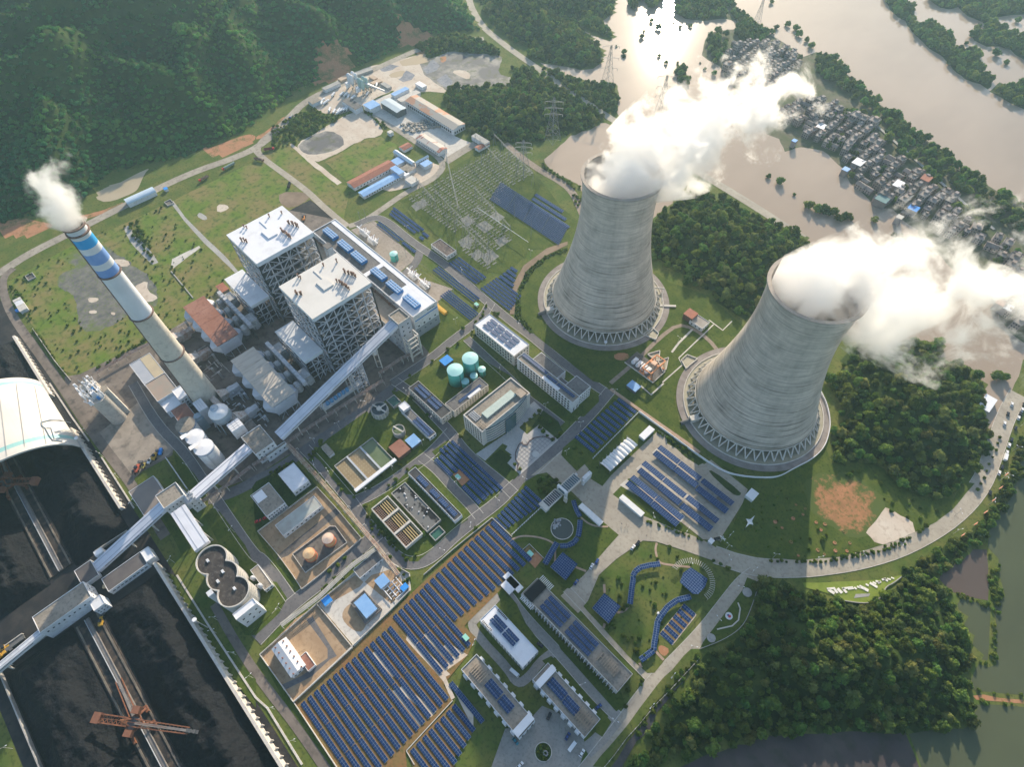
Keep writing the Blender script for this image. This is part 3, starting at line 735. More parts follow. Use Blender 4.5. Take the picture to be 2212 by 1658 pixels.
 # lawns with their own colour in the plant
for rc,q in((21,[(480,610),(620,480),(960,240),(1010,330),(1200,430),(1250,560),(1200,700),(880,970),(780,960),(640,800),(560,680)]),
 (21,[(1350,720),(1440,700),(1560,800),(1840,1100),(1830,1180),(1750,1230),(1400,1540),(1330,1540),(1120,1300),(980,1150),(960,1080),(1240,830)]),
 (21,[(1990,670),(2130,560),(2212,620)]),(21,[(1520,590),(1660,490),(2120,900),(2090,980),(1960,1040),(1900,1030)]),
 (21,[(1380,-20),(1560,230),(1700,340),(1830,200),(2100,60),(2212,-60),(2000,-180),(1700,-230)]),(21,[(1500,360),(1350,110),(1170,60),(1220,180),(1480,380),(1560,480),(1330,640),(1240,680),(1300,700),(1560,480),(1580,400)]),
 (20,[(1500,600),(1680,780),(1820,1000),(1700,1030),(1560,840)]),(20,[(1160,830),(1230,770),(1330,900),(1230,930)]),
 (20,[(1400,1130),(1500,1100),(1660,1450),(1580,1500)]),(30,[(1880,560),(1780,380),(1600,80),(1500,0),(1400,-40),(1700,500),(2212,1150),(2212,900)])):
 P_('lawn',tp(rc,q),LAWN)
P_('lawn',tp(21,[(0,1280),(150,1500),(170,1560),(300,1658)])+tp(31,[(400,110),(330,110),(130,-100)]),LAWN)
P_('lawn',tp(20,[(1760,1140),(1900,1110),(2120,1400),(2212,1600),(2212,1700)])+tp(31,[(180,60),(270,200),(200,330),(0,520)])+tp(30,[(2120,520),(2060,420),(2100,100)]),LAWN)
P_('lawn',tp(21,[(0,850),(160,770),(320,660),(520,880),(380,980),(200,1150),(0,1290)])+tp(20,[(2180,900)]),DARKGRASS)
P_('lawn',tp(31,[(30,680),(240,480),(330,360),(560,190),(560,230),(240,520),(60,690),(330,1090),(720,1658),(650,1658),(250,1100)]),LAWN)
P_('tower_lawn',tp(12,[(70,1000),(80,850),(150,680),(260,590),(420,540),(900,900),(1250,700),(1350,780),(1700,900),(2000,1170),(2060,1250),(1500,1658)])+tp(22,[(1400,110),(1440,320),(1530,480),(1300,300),(1100,130),(850,20)])+
 tp(12,[(700,1640),(400,1400),(200,1240),(100,1120)]),LAWN)
P_('hedge_bed',tp(12,[(20,1080),(40,900),(120,700),(260,570),(480,480),(480,510),(290,590),(160,710),(80,870),(70,1060),(200,1230),(150,1220)]),DARKGRASS)
P_('earth_strip',tp(12,[(-20,1060),(10,800),(100,640),(300,490),(480,430),(480,460),(280,560),(130,680),(40,860),(20,1060)]),MATS['brown_dirt'])
P_('red_patch',tp(12,[(880,1400),(1000,1390),(1020,1440),(950,1470),(880,1450)]),REDEARTH,1,1.5,3)
P_('tower_lawn',tp(22,[(1900,1240),(2040,920),(1960,840),(1800,700),(2000,800),(2212,830)])+tp(23,[(60,820),(200,740),(400,610),(500,560),(540,690),(900,690),(1000,740),(1100,860),(1330,980),(1600,1000),(1700,850),
 (1780,860),(1600,1090),(1450,1200),(1270,1290),(1000,1400),(600,1500),(300,1530),(0,1510)])+tp(22,[(1990,1450),(1790,1400)]),LAWN,0,0.8)
P_('red_earth_slope',tp(23,[(340,800),(520,750),(740,800),(900,900),(1000,1000),(1010,1100),(940,1230),(880,1340),(740,1330),(600,1240),(440,1180),(350,1050),(310,930)]),faded_mat('red_slope_earth',(0.42,0.2,0.1),(0.26,0.14,0.06),(0.08,0.11,0.024),t(23,660,1040),20,.6,.07),1,5,3)
P_('sand_patch',tp(23,[(1010,1070),(1080,1100),(1180,1160),(1250,1210),(1270,1290),(1000,1400),(920,1380),(850,1300),(890,1230)]),SAND,0,1.5,3)
P_('park_lawn',tp(22,[(340,1020),(510,960),(920,1310),(610,1658)])+tp(32,[(500,120),(430,110),(370,30)])+tp(22,[(200,1560),(150,1380),(0,1380),(0,1310)]),LAWN,0,0.5)
P_('park_lawn',tp(22,[(1130,1380),(1250,1380),(1500,1480),(1860,1600),(1900,1640)])+tp(32,[(1860,20),(1600,380),(1230,850),(1170,850),(1000,700),(620,270),(760,90)]),GRASS,0,0.5)
P_('lawn',tp(22,[(100,860),(220,785),(330,800),(400,880),(330,980),(0,1310),(-40,1230)])+tp(21,[(2120,1120),(2212,1000)]),LAWN,0)
P_('lawn',tp(22,[(440,560),(600,420),(880,130),(1090,250),(660,670),(560,760),(470,670),(425,620)]),LAWN,0)
P_('lawn',tp(22,[(700,660),(1090,270),(1280,390),(1260,410),(860,790),(780,890),(640,800)]),LAWN,0)
P_('lawn',tp(22,[(870,-80),(1200,130),(1500,450),(1560,590),(1350,460),(1100,240),(850,60)]),LAWN)
P_('hedged_lawn',tp(22,[(130,440),(270,235),(400,330),(440,420),(400,480),(235,350)]),DARKGRASS)
P_('hedged_lawn',tp(21,[(1990,670),(2110,570),(2212,640)])+tp(22,[(-40,690),(60,790),(20,830)])+tp(21,[(2180,830)]),DARKGRASS)
P_('lawn',tp(22,[(0,-160),(180,-80),(500,260),(580,320),(520,335),(420,300),(120,60)]),LAWN)
P_('lawn',tp(22,[(520,240),(660,60),(750,110),(750,160),(620,290),(560,280)]),LAWN)
P_('lawn',tp(32,[(2030,20),(2130,60),(2050,330),(1960,540),(1720,620),(1620,640),(1650,580),(1990,130)]),LAWN)
P_('lawn',tp(32,[(100,200),(400,600),(420,640),(900,1180),(980,1120),(940,1010),(600,700),(120,150)]),LAWN)
P_('lawn',tp(32,[(-200,-40),(40,250),(120,420),(290,640),(200,740),(60,640)]),LAWN)
P_('verge',tp(32,[(260,740),(340,700),(860,1270),(780,1400),(690,1340),(720,1230)]),LAWN)
P_('verge',tp(32,[(1260,950),(1540,640),(1640,640),(1600,720),(1420,920),(1200,1150),(1060,1330),(820,1658),(700,1658),(960,1330)]),GRASS,0,1)
P_('dark_stream',tp(32,[(1560,850),(1440,960),(1330,1100),(1250,1190),(1200,1320),(1080,1440),(950,1658),(860,1658),(1000,1440),(1150,1260),(1290,1080)]),mat('stream_bed',(0.05,0.047,0.05),(0.08,0.075,0.075),0.3,0.5),0,1)
P_('memorial_slope',tp(33,[(300,70),(960,40),(1160,0),(1130,50),(1010,120),(980,200),(830,248),(640,225),(560,170),(320,110)]),mat('bright_lawn',(0.16,0.22,0.03),(0.22,0.27,0.05),0.2,0.95),0,0.4,4)
# solar field ground
P_('field_earth',tp(31,[(330,1100),(700,1690),(1310,1690),(1290,1520),(1700,1080),(1620,950),(1830,690),(1900,540),(1800,440)])+tp(31,[(2130,110)])+tp(21,[(2212,1700),(2212,1620),(2212,1340),(2040,1170)]),PVEARTH)
P_('field_earth',tp(31,[(1310,1520),(1700,1110),(1880,1240),(1880,1350),(1720,1560),(1700,1800),(1400,1800)]),PVEARTH)
for q in([(1180,360),(1640,880),(1680,860),(1210,400)],[(1300,560),(1620,920),(1690,1080),(1720,1060),(1640,880),(1310,510)],[(1230,990),(1270,950),(1560,1180),(1510,1230)],[(1180,1000),(1210,985),(1450,1280),(1420,1310)],
 [(1450,520),(1480,490),(1700,740),(1670,770)],[(1620,620),(1650,580),(1830,690),(1640,830),(1620,800),(1700,700)],[(1000,680),(1040,650),(1230,860),(1180,880)],[(1690,960),(1740,960),(1880,1210),(1880,1330)]):
 P_('bare_concrete',tp(31,q),SAND,0,0.4,4)
P_('paved_court',tp(21,[(530,900),(690,1070),(910,1340),(560,1658)])+tp(31,[(400,120),(320,0)])+tp(21,[(190,1470),(20,1290)]),ORANGE)
P_('paved_court',tp(31,[(40,690),(340,380),(540,250),(840,620),(330,1100)]),ORANGE)
P_('paved_court',tp(31,[(540,250),(850,-20)])+tp(21,[(1060,1500),(1330,1658)])+tp(31,[(1340,130),(1170,300),(850,620)]),LCONC)
P_('paved_court',tp(31,[(600,180),(860,0),(930,60),(900,100),(700,210),(640,240)]),ORANGE)
P_('paved_court',tp(31,[(940,60),(1000,0),(1200,-60),(1300,130),(1170,250),(1060,160)]),ORANGE)
P_('paved_court',tp(31,[(770,280),(830,240),(960,420),(920,490),(860,490),(770,420),(740,350)]),ORANGE,1)
P_('court_asphalt',tp(31,[(430,380),(490,360),(650,620),(700,700),(640,730),(480,880),(240,1000),(220,950),(400,870),(620,720),(620,640),(520,500)]),ASPH)
P_('bund_floor',tp(21,[(320,1480),(640,1240),(690,1240),(790,1380),(430,1640)]),DCONC)
P_('court_pad',tp(21,[(200,1480),(330,1370),(690,1080),(740,1110),(280,1490),(180,1530)]),DCONC)
P_('planted_earth',tp(32,[(1290,600),(1320,590),(1370,640),(1310,690),(1280,660)]),REDEARTH,1,2.5,2)
P_('earth_court',tp(21,[(1700,790),(1760,740),(1850,830),(1780,890)]),REDEARTH)
P_('earth_court',tp(22,[(150,1400),(270,1510),(200,1600),(80,1470)]),REDEARTH)
# ================================================================ cooling towers
TW=[((245.0,-355.3),'western'),((68.0,-352.6),'eastern')]
RT0,ZT0,BT0,Z0,Z1=31.3,120.0,84.0,10.2,147.0
def rad(z):return RT0*math.sqrt(1+((z-ZT0)/BT0)**2)
def cooling_tower(c,label,basin_rot):
 cx,cy_c=c
 tr=thing('cooling_tower',label,'cooling tower',(cx,cy_c,0),'steaming concrete cooling towers')
 zs=np.linspace(Z0,Z1,50)
 sh=MB().lathe(cx,cy_c,[(rad(z),z)for z in zs],120)
 sh.lathe(cx,cy_c,[(rad(z)-0.9,z)for z in zs[::-1]],120)
 n=120;top=49*n;o2=50*n
 for i in range(n):
  j=(i+1)%n
  sh.f.append((top+i,top+j,o2+j,o2+i));sh.m.append(0)
  sh.f.append((49*n+o2+i,49*n+o2+j,j,i));sh.m.append(0)
 so=build('shell',sh,TOWERC,tr,smooth=True)
 rm=MB().lathe(cx,cy_c,[(rad(Z1)-1.6,Z1+0.05),(rad(Z1)+1.3,Z1+0.05),(rad(Z1)+1.3,Z1+1.2),(rad(Z1)-1.6,Z1+1.2),(rad(Z1)-1.6,Z1+0.05)],96)
 build('rim',rm,mat('rim_concrete',(0.42,0.36,0.3),(0.34,0.3,0.26),0.3,0.9),tr)
 rb=rad(Z0)
 lin_=MB().lathe(cx,cy_c,[(rb-1.3,Z0-1.2),(rb+0.5,Z0-1.2),(rb+0.5,Z0-0.03),(rb-1.3,Z0-0.03),(rb-1.3,Z0-1.2)],96)
 build('ring_beam',lin_,LCONC,tr)
 NV=46
 v0=None
 for k in range(NV):
  th=2*math.pi*k/NV;d=math.pi/NV*0.92
  if v0 is None:
   m=MB()
   foot=(cx+(rb+5.6)*math.cos(th),cy_c+(rb+5.6)*math.sin(th),0.6)
   for s_ in(-1,1):
    m.tube(foot,(cx+(rb-0.3)*math.cos(th+s_*d),cy_c+(rb-0.3)*math.sin(th+s_*d),Z0-1.1),0.62,6)
   v0=build('column',m,LCONC,tr)
  else:
   q=dup(v0,tr,(cx,cy_c,0),(0,0,th))
 fill=MB().lathe(cx,cy_c,[(rb-6,0.6),(rb-6,Z0+2)],64,cap0=True,cap1=True)
 build('fill_pack',fill,mat('fill_pack_dark',(0.02,0.03,0.05),(0.03,0.045,0.07),0.3,0.8),tr)
 bas=MB().lathe(cx,cy_c,[(rb+8.4,0.2),(rb+8.4,1.5),(rb+9.1,1.5),(rb+9.1,0.2)],96)
 build('basin_wall',bas,LCONC,tr)
 wt=MB().lathe(cx,cy_c,[(1,0.9),(rb+8.4,0.9)],96,cap0=True)
 build('basin_floor',wt,mat('basin_buff',(0.3,0.28,0.2),(0.36,0.33,0.25),0.2,0.6),tr)
 ap=MB().lathe(cx,cy_c,[(rb+9.05,0.66),(rb+15,0.66)],96)
 apo=build('apron',ap,mat('apron_concrete',(0.22,0.19,0.175),(0.3,0.27,0.25),0.15,0.9),tr)
 ax=math.radians(basin_rot)
 # inlet box with its pipe on the upper left of each basin
 bx=MB();q=(cx+(rb+5.5)*math.cos(ax),cy_c+(rb+5.5)*math.sin(ax))
 bx.beam((q[0]-4*math.cos(ax),q[1]-4*math.sin(ax),3),(q[0]+4*math.cos(ax),q[1]+4*math.sin(ax),3),5,5)
 bo=build('inlet_box',bx,LCONC,tr)
 bp=MB().tube((q[0]+4*math.cos(ax),q[1]+4*math.sin(ax),2.5),(q[0]+12*math.cos(ax),q[1]+12*math.sin(ax),0.6),1.8,10)
 build('pipe',bp,DSTEEL,bo)
 ld=MB()
 la=math.radians(300)
 pts=[(cx+(rad(z)+0.5)*math.cos(la),cy_c+(rad(z)+0.5)*math.sin(la),z)for z in np.linspace(9,146,18)]
 ld.path(pts,0.18,4)
 build('ladder',ld,GALV,tr)
 return tr
TOW=[cooling_tower(TW[0][0],'huge grey concrete cooling tower nearer the switchyard, white steam pouring from its rim',62),
 cooling_tower(TW[1][0],'huge streaked concrete cooling tower beside the car park, steam drifting over the wood',62)]
for(c,_),rc,q,lab in((TW[0],12,[(1130,1240),(1210,1180),(1265,1230),(1240,1285)],'wedge shaped outlet basin at the foot of the tower nearer the switchyard'),
 (TW[1],12,[(1460,1460),(1510,1415),(1600,1450),(1500,1535)],'wedge shaped outlet basin at the foot of the tower beside the car park'),
 (TW[1],12,[(1170,1410),(1275,1380),(1270,1460),(1240,1470)],'small screening pit beside the orange gantry crane, its upper one'),
 (TW[1],12,[(1260,1470),(1350,1440),(1330,1540),(1300,1560)],'small screening pit under the orange gantry crane')):
 pl=tp(rc,q)
 b=thing('outlet_basin',lab,'basin',(*pl[0],0))
 m=MB()
 for a_,b_ in zip(pl,pl[1:]+pl[:1]):m.beam((*a_,0.8),(*b_,0.8),0.7,1.8)
 build('basin_wall',m,LCONC,b)
 build('floor',MB().sheet(pl,0.7),mat('basin_buff',(0.3,0.28,0.2)),b)
 # ================================================================ chimney
CX,CY=413.8,-6.9
ch=thing('chimney','tall round chimney with blue and white bands at its smoking top','chimney',(CX,CY,0))
def cr_(z):return 11.2-(11.2-6.2)*min(1,z/203)**0.8 if z<120 else 7.7-1.5*(z-120)/83
def band(name,z0,z1,m):
 k=MB().lathe(CX,CY,[(cr_(z),z)for z in np.linspace(z0,z1,max(2,int((z1-z0)/10)+2))],40)
 return build(name,k,m,ch,smooth=True)
CHW=mat('chimney_white',(0.72,0.73,0.75),(0.62,0.63,0.64),0.05,0.7)
CHB=mat('chimney_concrete',(0.55,0.5,0.42),(0.62,0.57,0.48),0.06,0.85,c3=(0.42,0.38,0.32),scale3=0.25)
band('shaft',0,119.8,CHB)
band('shaft',119.8,162,CHW)
band('painted_band',162,169,mat('band_blue',(0.17,0.31,0.62),(0.24,0.38,0.68),0.1,0.6))
band('painted_band',169,174,CHW)
band('painted_band',174,182.5,MATS['band_blue'])
band('painted_band',182.5,187.5,CHW)
band('painted_band',187.5,194.5,mat('band_bright_blue',(0.03,0.32,0.66),(0.05,0.36,0.7),0.1,0.6))
band('shaft',194.5,203,CHW)
build('flue_opening',MB().lathe(CX,CY,[(6.0,203),(5.2,203.02),(5.2,198)],32,cap1=True),BLACK,ch)
for z in(198,162.2,119.8,72,202.6):
 g=MB().lathe(CX,CY,[(cr_(z),z-0.4),(cr_(z)+1.1,z-0.4),(cr_(z)+1.1,z+0.5),(cr_(z),z+0.5)],40)
 build('platform',g,mat('platform_rust',(0.16,0.1,0.08),(0.22,0.16,0.13),0.4,0.8),ch)
la=R(95)
build('ladder',MB().path([(CX+(cr_(z)+0.35)*math.cos(la),CY+(cr_(z)+0.35)*math.sin(la),z)for z in range(3,202,9)],0.42,4),MATS['platform_rust'],ch)
# ================================================================ steam and smoke (real volumes)
def plume_mat(name,pts,rads,dens,nscale,thr,strength=2.2,soft=2.0,colour=(1,1,1)):
 m=bpy.data.materials.new(name)
 m.use_nodes=True
 nt=m.node_tree
 for n in list(nt.nodes):
  if n.type!='OUTPUT_MATERIAL':nt.nodes.remove(n)
 out=[n for n in nt.nodes if n.type=='OUTPUT_MATERIAL'][0]
 pv=nt.nodes.new('ShaderNodeVolumePrincipled')
 pv.inputs['Color'].default_value=(*colour,1)
 pv.inputs['Anisotropy'].default_value=0.55
 geo=nt.nodes.new('ShaderNodeNewGeometry')
 def V(op,a,b=None,out_='Vector'):
  n=nt.nodes.new('ShaderNodeVectorMath');n.operation=op
  for k,v in enumerate((a,b)):
   if v is None:continue
   if hasattr(v,'links'):nt.links.new(v,n.inputs[k])
   else:n.inputs[k].default_value=v
  return n.outputs[out_]
 def Mt(op,a,b=0.0,c=None,clamp=False):
  n=nt.nodes.new('ShaderNodeMath');n.operation=op;n.use_clamp=clamp
  for k,v in enumerate((a,b,c)):
   if v is None:continue
   if hasattr(v,'links'):nt.links.new(v,n.inputs[k])
   else:n.inputs[k].default_value=v
  return n.outputs[0]
 P=geo.outputs['Position']
 # large swirls bend the axis of the plume, so that its edge billows
 nz=nt.nodes.new('ShaderNodeTexNoise');nz.inputs['Scale'].default_value=nscale
 nz.inputs['Detail'].default_value=7;nz.inputs['Roughness'].default_value=0.68;nz.inputs['Distortion'].default_value=0.4
 nt.links.new(P,nz.inputs['Vector'])
 nf=nz.outputs['Fac']
 best=None
 N=len(pts)-1
 for i in range(N):
  A_=Vector(pts[i]);B_=Vector(pts[i+1]);ab=B_-A_;L2=ab.length_squared
  pa=V('SUBTRACT',P,tuple(A_))
  tt=Mt('MULTIPLY',V('DOT_PRODUCT',pa,tuple(ab),'Value'),1/L2,clamp=True)
  sc_=nt.nodes.new('ShaderNodeVectorMath');sc_.operation='SCALE'
  sc_.inputs[0].default_value=tuple(ab);nt.links.new(tt,sc_.inputs['Scale'])
  dv=V('SUBTRACT',pa,sc_.outputs[0])
  d=V('LENGTH',dv,None,'Value')
  r_=Mt('MULTIPLY_ADD',tt,rads[i+1]-rads[i],rads[i])
  q=Mt('DIVIDE',d,r_)
  # progress along the plume thins it
  q2=Mt('ADD',q,Mt('MULTIPLY_ADD',tt,thr/N,thr*i/N))
  best=q2 if best is None else Mt('MINIMUM',best,q2)
 e=Mt('SUBTRACT',1.0,best)
 e=Mt('ADD',e,Mt('MULTIPLY_ADD',nf,strength,-0.5*strength))
 e=Mt('MULTIPLY',e,soft,clamp=True)
 e=Mt('MULTIPLY',e,e)
 # nothing outside the tower throat
 nt.links.new(Mt('MULTIPLY',e,dens),pv.inputs['Density'])
 nt.links.new(pv.outputs[0],out.inputs['Volume'])
 m.volume_intersection_method='FAST' if hasattr(m,'volume_intersection_method')else None
 return m
def plume(name,label,pts,rads,dens,nscale,thr,rate=0.1,hull=None,**kw):
 m=plume_mat(name+'_vapour',pts,rads,dens,nscale,thr,**kw)
 try:m.cycles.volume_step_rate=rate
 except Exception:pass
 a=np.array(pts);r=max(rads)
 pad=1.25
 # an eight-sided hull that follows the plume
 mb=MB()
 rings=[]
 for i,(p,rr)in enumerate(zip(pts,hull or[q*pad for q in rads])):
  d=Vector(pts[min(i+1,len(pts)-1)])-Vector(pts[max(i-1,0)]);d.normalize()
  s_=(Vector(pts[-1])-Vector(pts[0])).cross(Vector((0,0,1))).normalized()
  u=s_.cross(d).normalized()
  off=Vector((0,0,0))
  if i==0 and not hull:off=-d*rr*0.3
  if i==len(pts)-1:off=d*rr*0.9
  rings.append([Vector(p)+off+(s_*math.cos(2*math.pi*k/10)+u*math.sin(2*math.pi*k/10))*rr for k in range(10)])
 for r_ in rings:mb.v.extend([tuple(q)for q in r_])
 for i in range(len(rings)-1):
  for k in range(10):
   j=(k+1)%10
   mb.f.append((i*10+k,i*10+j,(i+1)*10+j,(i+1)*10+k));mb.m.append(0)
 mb.f.append(tuple(range(9,-1,-1)));mb.m.append(0)
 mb.f.append(tuple((len(rings)-1)*10+k for k in range(10)));mb.m.append(0)
 o=build(name,mb,m,loc=pts[0])
 import bmesh
 bm=bmesh.new();bm.from_mesh(o.data);bmesh.ops.recalc_face_normals(bm,faces=bm.faces);bm.to_mesh(o.data);bm.free()
 o['kind']='stuff'
 o['label']=label;o['category']='steam'
 return o
plume('steam','dense white steam blowing from the cooling tower nearer the switchyard',
 [(245,-355.3,134),(245,-355.4,147.5),(243,-361,154),(224,-400,170),(205,-446,182),(190,-492,190)],[62,56,40,43,44,34],0.13,0.036,0.6,strength=5.2,soft=2.3,hull=[31,32.4,35.5,53,56,46])
plume('steam','ragged white steam drifting from the cooling tower beside the car park over the wood',
 [(68,-352.6,134),(68,-352.7,147.5),(63,-355,154),(32,-370,166),(-2,-380,176),(-36,-386,184),(-75,-390,190)],[62,56,40,50,58,60,58],0.11,0.032,0.9,strength=5.4,soft=2.3,hull=[31,32.4,35.5,60,70,74,70])
plume('smoke','pale smoke curling from the banded chimney',
 [(CX,CY,200.5),(CX+1,CY,209),(CX+4,CY-1,220),(CX+5,CY-3,231),(CX+3,CY-22,240)],[7,14,21,19,11],0.22,0.065,0.7,strength=2.9,soft=2.6,colour=(0.95,0.95,0.95),hull=[5.2,14,25,24,17])
# ================================================================ trees
def crown_mesh(name,m,seed,nleaf=230,flat=0.85,size=0.24):
 r=np.random.default_rng(seed)
 mb=MB()
 # several lobes give the outline its bumps
 nl=7
 lobes=[(np.array([0,0,0.72]),0.62)]
 for i in range(nl):
  a=2*math.pi*i/nl+r.uniform(-.3,.3);rr=r.uniform(0.38,0.6)
  lobes.append((np.array([rr*math.cos(a),rr*math.sin(a),r.uniform(0.35,0.9)]),r.uniform(0.3,0.45)))
 lobes.append((np.array([r.uniform(-.2,.2),r.uniform(-.2,.2),1.15]),0.36))
 wts=np.array([q[1]**2 for q in lobes]);wts/=wts.sum()
 for k in range(nleaf):
  c,rad_=lobes[r.choice(len(lobes),p=wts)]
  d=r.normal(size=3);d/=np.linalg.norm(d)
  if d[2]<-0.3:d[2]=-d[2]
  p=c+d*rad_*r.uniform(0.75,1.08)*np.array([1,1,flat])
  n=d+r.normal(size=3)*0.55;n/=np.linalg.norm(n)
  a=np.cross(n,r.normal(size=3));a/=np.linalg.norm(a);b=np.cross(n,a)
  s_=size*r.uniform(0.6,1.25)
  q=[p+a*s_*0.9,p+b*s_*0.55+n*s_*0.12,p-a*s_*0.9,p-b*s_*0.55+n*s_*0.12]
  mb.add(q,[(0,1,2,3)])
  # inner mass so the crown is not see-through at its core
 for c,rad_ in lobes:
  ic=[]
  for k in range(3):
   th0=r.uniform(0,6)
  mb.lathe(c[0],c[1],[(rad_*0.5,c[2]-rad_*0.5),(rad_*0.8,c[2]),(rad_*0.5,c[2]+rad_*0.55),(0.02,c[2]+rad_*0.72)],7)
 me_o=build(name,mb,m)
 return me_o
def trunk_mesh():
 mb=MB()
 mb.tube((0,0,-0.15),(0.03,0.02,0.5),0.09,6,r2=0.06)
 for a in(0.3,2.4,4.4):mb.tube((0.03,0.02,0.45),(0.35*math.cos(a),0.35*math.sin(a),0.85),0.045,5,r2=0.02)
 return build('trunk',mb,BARK)
PROTO={}
for key,m,cnt in(('forest',LEAF,4),('bright',LEAF2,2),('hill',LEAFHILL,3),('olive',LEAF3,2)):
 PROTO[key]=[]
 for i in range(cnt):
  o=crown_mesh('crown',m,11*len(key)+i,210 if key!='hill' else 130,size=0.24 if key!='hill' else 0.3)
  COL.objects.unlink(o)
  PROTO[key].append(o)
TRUNK=trunk_mesh();COL.objects.unlink(TRUNK)
def scatter(name,label,pts,scales,protos,cat='trees'):
 me=bpy.data.meshes.new(name)
 me.from_pydata([tuple(map(float,p))for p in pts],[],[])
 n=len(pts)
 at=me.attributes.new('sc','FLOAT_VECTOR','POINT')
 at.data.foreach_set('vector',np.asarray(scales,dtype=np.float32).reshape(-1))
 ar=me.attributes.new('rz','FLOAT_VECTOR','POINT')
 rot=np.zeros((n,3),np.float32);rot[:,2]=rng.uniform(0,6.28,n);rot[:,0]=rng.uniform(-.12,.12,n)
 ar.data.foreach_set('vector',rot.reshape(-1))
 o=bpy.data.objects.new(name,me);COL.objects.link(o)
 ng=bpy.data.node_groups.new(name,'GeometryNodeTree')
 ng.interface.new_socket('Geometry',in_out='INPUT',socket_type='NodeSocketGeometry')
 ng.interface.new_socket('Geometry',in_out='OUTPUT',socket_type='NodeSocketGeometry')
 gi=ng.nodes.new('NodeGroupInput');go=ng.nodes.new('NodeGroupOutput')
 ip=ng.nodes.new('GeometryNodeInstanceOnPoints')
 jn=ng.nodes.new('GeometryNodeJoinGeometry')
 for p in protos:
  oi=ng.nodes.new('GeometryNodeObjectInfo');oi.inputs['Object'].default_value=p
  oi.inputs['As Instance'].default_value=True
  ng.links.new(oi.outputs['Geometry'],jn.inputs[0])
 ng.links.new(gi.outputs[0],ip.inputs['Points'])
 ng.links.new(jn.outputs[0],ip.inputs['Instance'])
 ip.inputs['Pick Instance'].default_value=True
 ns_=ng.nodes.new('GeometryNodeInputNamedAttribute');ns_.data_type='FLOAT_VECTOR';ns_.inputs['Name'].default_value='sc'
 nr=ng.nodes.new('GeometryNodeInputNamedAttribute');nr.data_type='FLOAT_VECTOR';nr.inputs['Name'].default_value='rz'
 er=ng.nodes.new('FunctionNodeEulerToRotation')
 ng.links.new(nr.outputs['Attribute'],er.inputs[0])
 ng.links.new(er.outputs[0],ip.inputs['Rotation'])
 ng.links.new(ns_.outputs['Attribute'],ip.inputs['Scale'])
 ng.links.new(ip.outputs[0],go.inputs[0])
 md=o.modifiers.new('scatter','NODES');md.node_group=ng
 o['kind']='stuff';o['label']=label;o['category']=cat
 return o
def grid_pts(poly,step,jit=0.42,thin=0.0,gap=None):
 P=np.array(poly);mn=P.min(0);mx=P.max(0)
 xs=np.arange(mn[0],mx[0],step);ys=np.arange(mn[1],mx[1],step)
 g=np.stack(np.meshgrid(xs,ys),-1).reshape(-1,2)
 g=g+rng.uniform(-jit,jit,g.shape)*step
 g=g[inside(poly,g)]
 if thin:g=g[rng.random(len(g))>thin]
 return g
def in_view(g,margin=60,z=0):
 d=np.c_[g[:,0],g[:,1],np.full(len(g),z-H)]@MC.T
 px=1106+FOC*d[:,0]/d[:,2];py=829+FOC*d[:,1]/d[:,2]
 return(d[:,2]>0)&(px>-margin)&(px<2212+margin)&(py>-margin)&(py<1658+margin)
forest=[]
for poly,st in((F_A,6.2),(F_B,6.2),(F_C,5.6),(F_D,4.2),(F_E,6.5),(F_F,7.0),(F_G,5.5),(F_H,5.0)):
 g=grid_pts(poly,st,thin=.06)
 g=g[in_view(g)]
 s_=rng.choice([.55,.7,.85,1.0,1.3],len(g))*rng.uniform(.85,1.15,len(g))*st*0.72
 forest.append(np.c_[g,hz(g[:,0],g[:,1])-0.3,s_])
forest=np.concatenate(forest)
dist=np.hypot(forest[:,0],forest[:,1])
vis=in_view(forest[:,:2],0)
order=np.argsort(np.where(vis,dist,1e9))
near=forest[order[:290]];rest=forest[order[290:]]
scatter('woodland_trees','dense dark green woodland around the cooling towers and the flooded valley',rest[:,:3],np.c_[rest[:,3],rest[:,3],rest[:,3]*rng.uniform(.85,1.25,len(rest))],PROTO['forest']+PROTO['forest']+PROTO['olive']+PROTO['bright'][:1])
def single_tree(name,p,s_,kind,label,cat,group,zs=1.0):
 e=thing(name,label,cat,(p[0],p[1],p[2]),group)
 c=random.choice(PROTO[kind]).copy();c.name='crown';COL.objects.link(c);c.parent=e
 c.scale=(s_,s_,s_*zs);c.rotation_euler=(0,0,random.uniform(0,6.28));c.location=(0,0,0)
 k=TRUNK.copy();k.name='trunk';COL.objects.link(k);k.parent=e;k.scale=(s_,s_,s_);k.location=(0,0,0)
 return e
for p in near:
 single_tree('forest_tree',p[:3],p[3],random.choice(('forest','forest','forest','olive')),'dark green broadleaf tree on the wooded knoll below the curved access road','tree','trees on the wooded knoll',random.uniform(.9,1.3))
g=grid_pts([(p[0],p[1])for p in NWHILL],6.2)
g=g[in_view(g,40)]
bank=np.any([inside(q,g)for q in SCARS],0)|inside(tp(10,[(700,100),(900,-100),(1300,-260),(1200,0),(1060,100)]),g)
g=g[~bank]
s_=rng.uniform(0.5,1.2,len(g))*4.3
scatter('hill_forest','green forest covering the ridged hills beyond the perimeter road',np.c_[g,hz(g[:,0],g[:,1])-1.5],np.c_[s_,s_,s_*rng.uniform(.6,1.1,len(g))],PROTO['hill'])
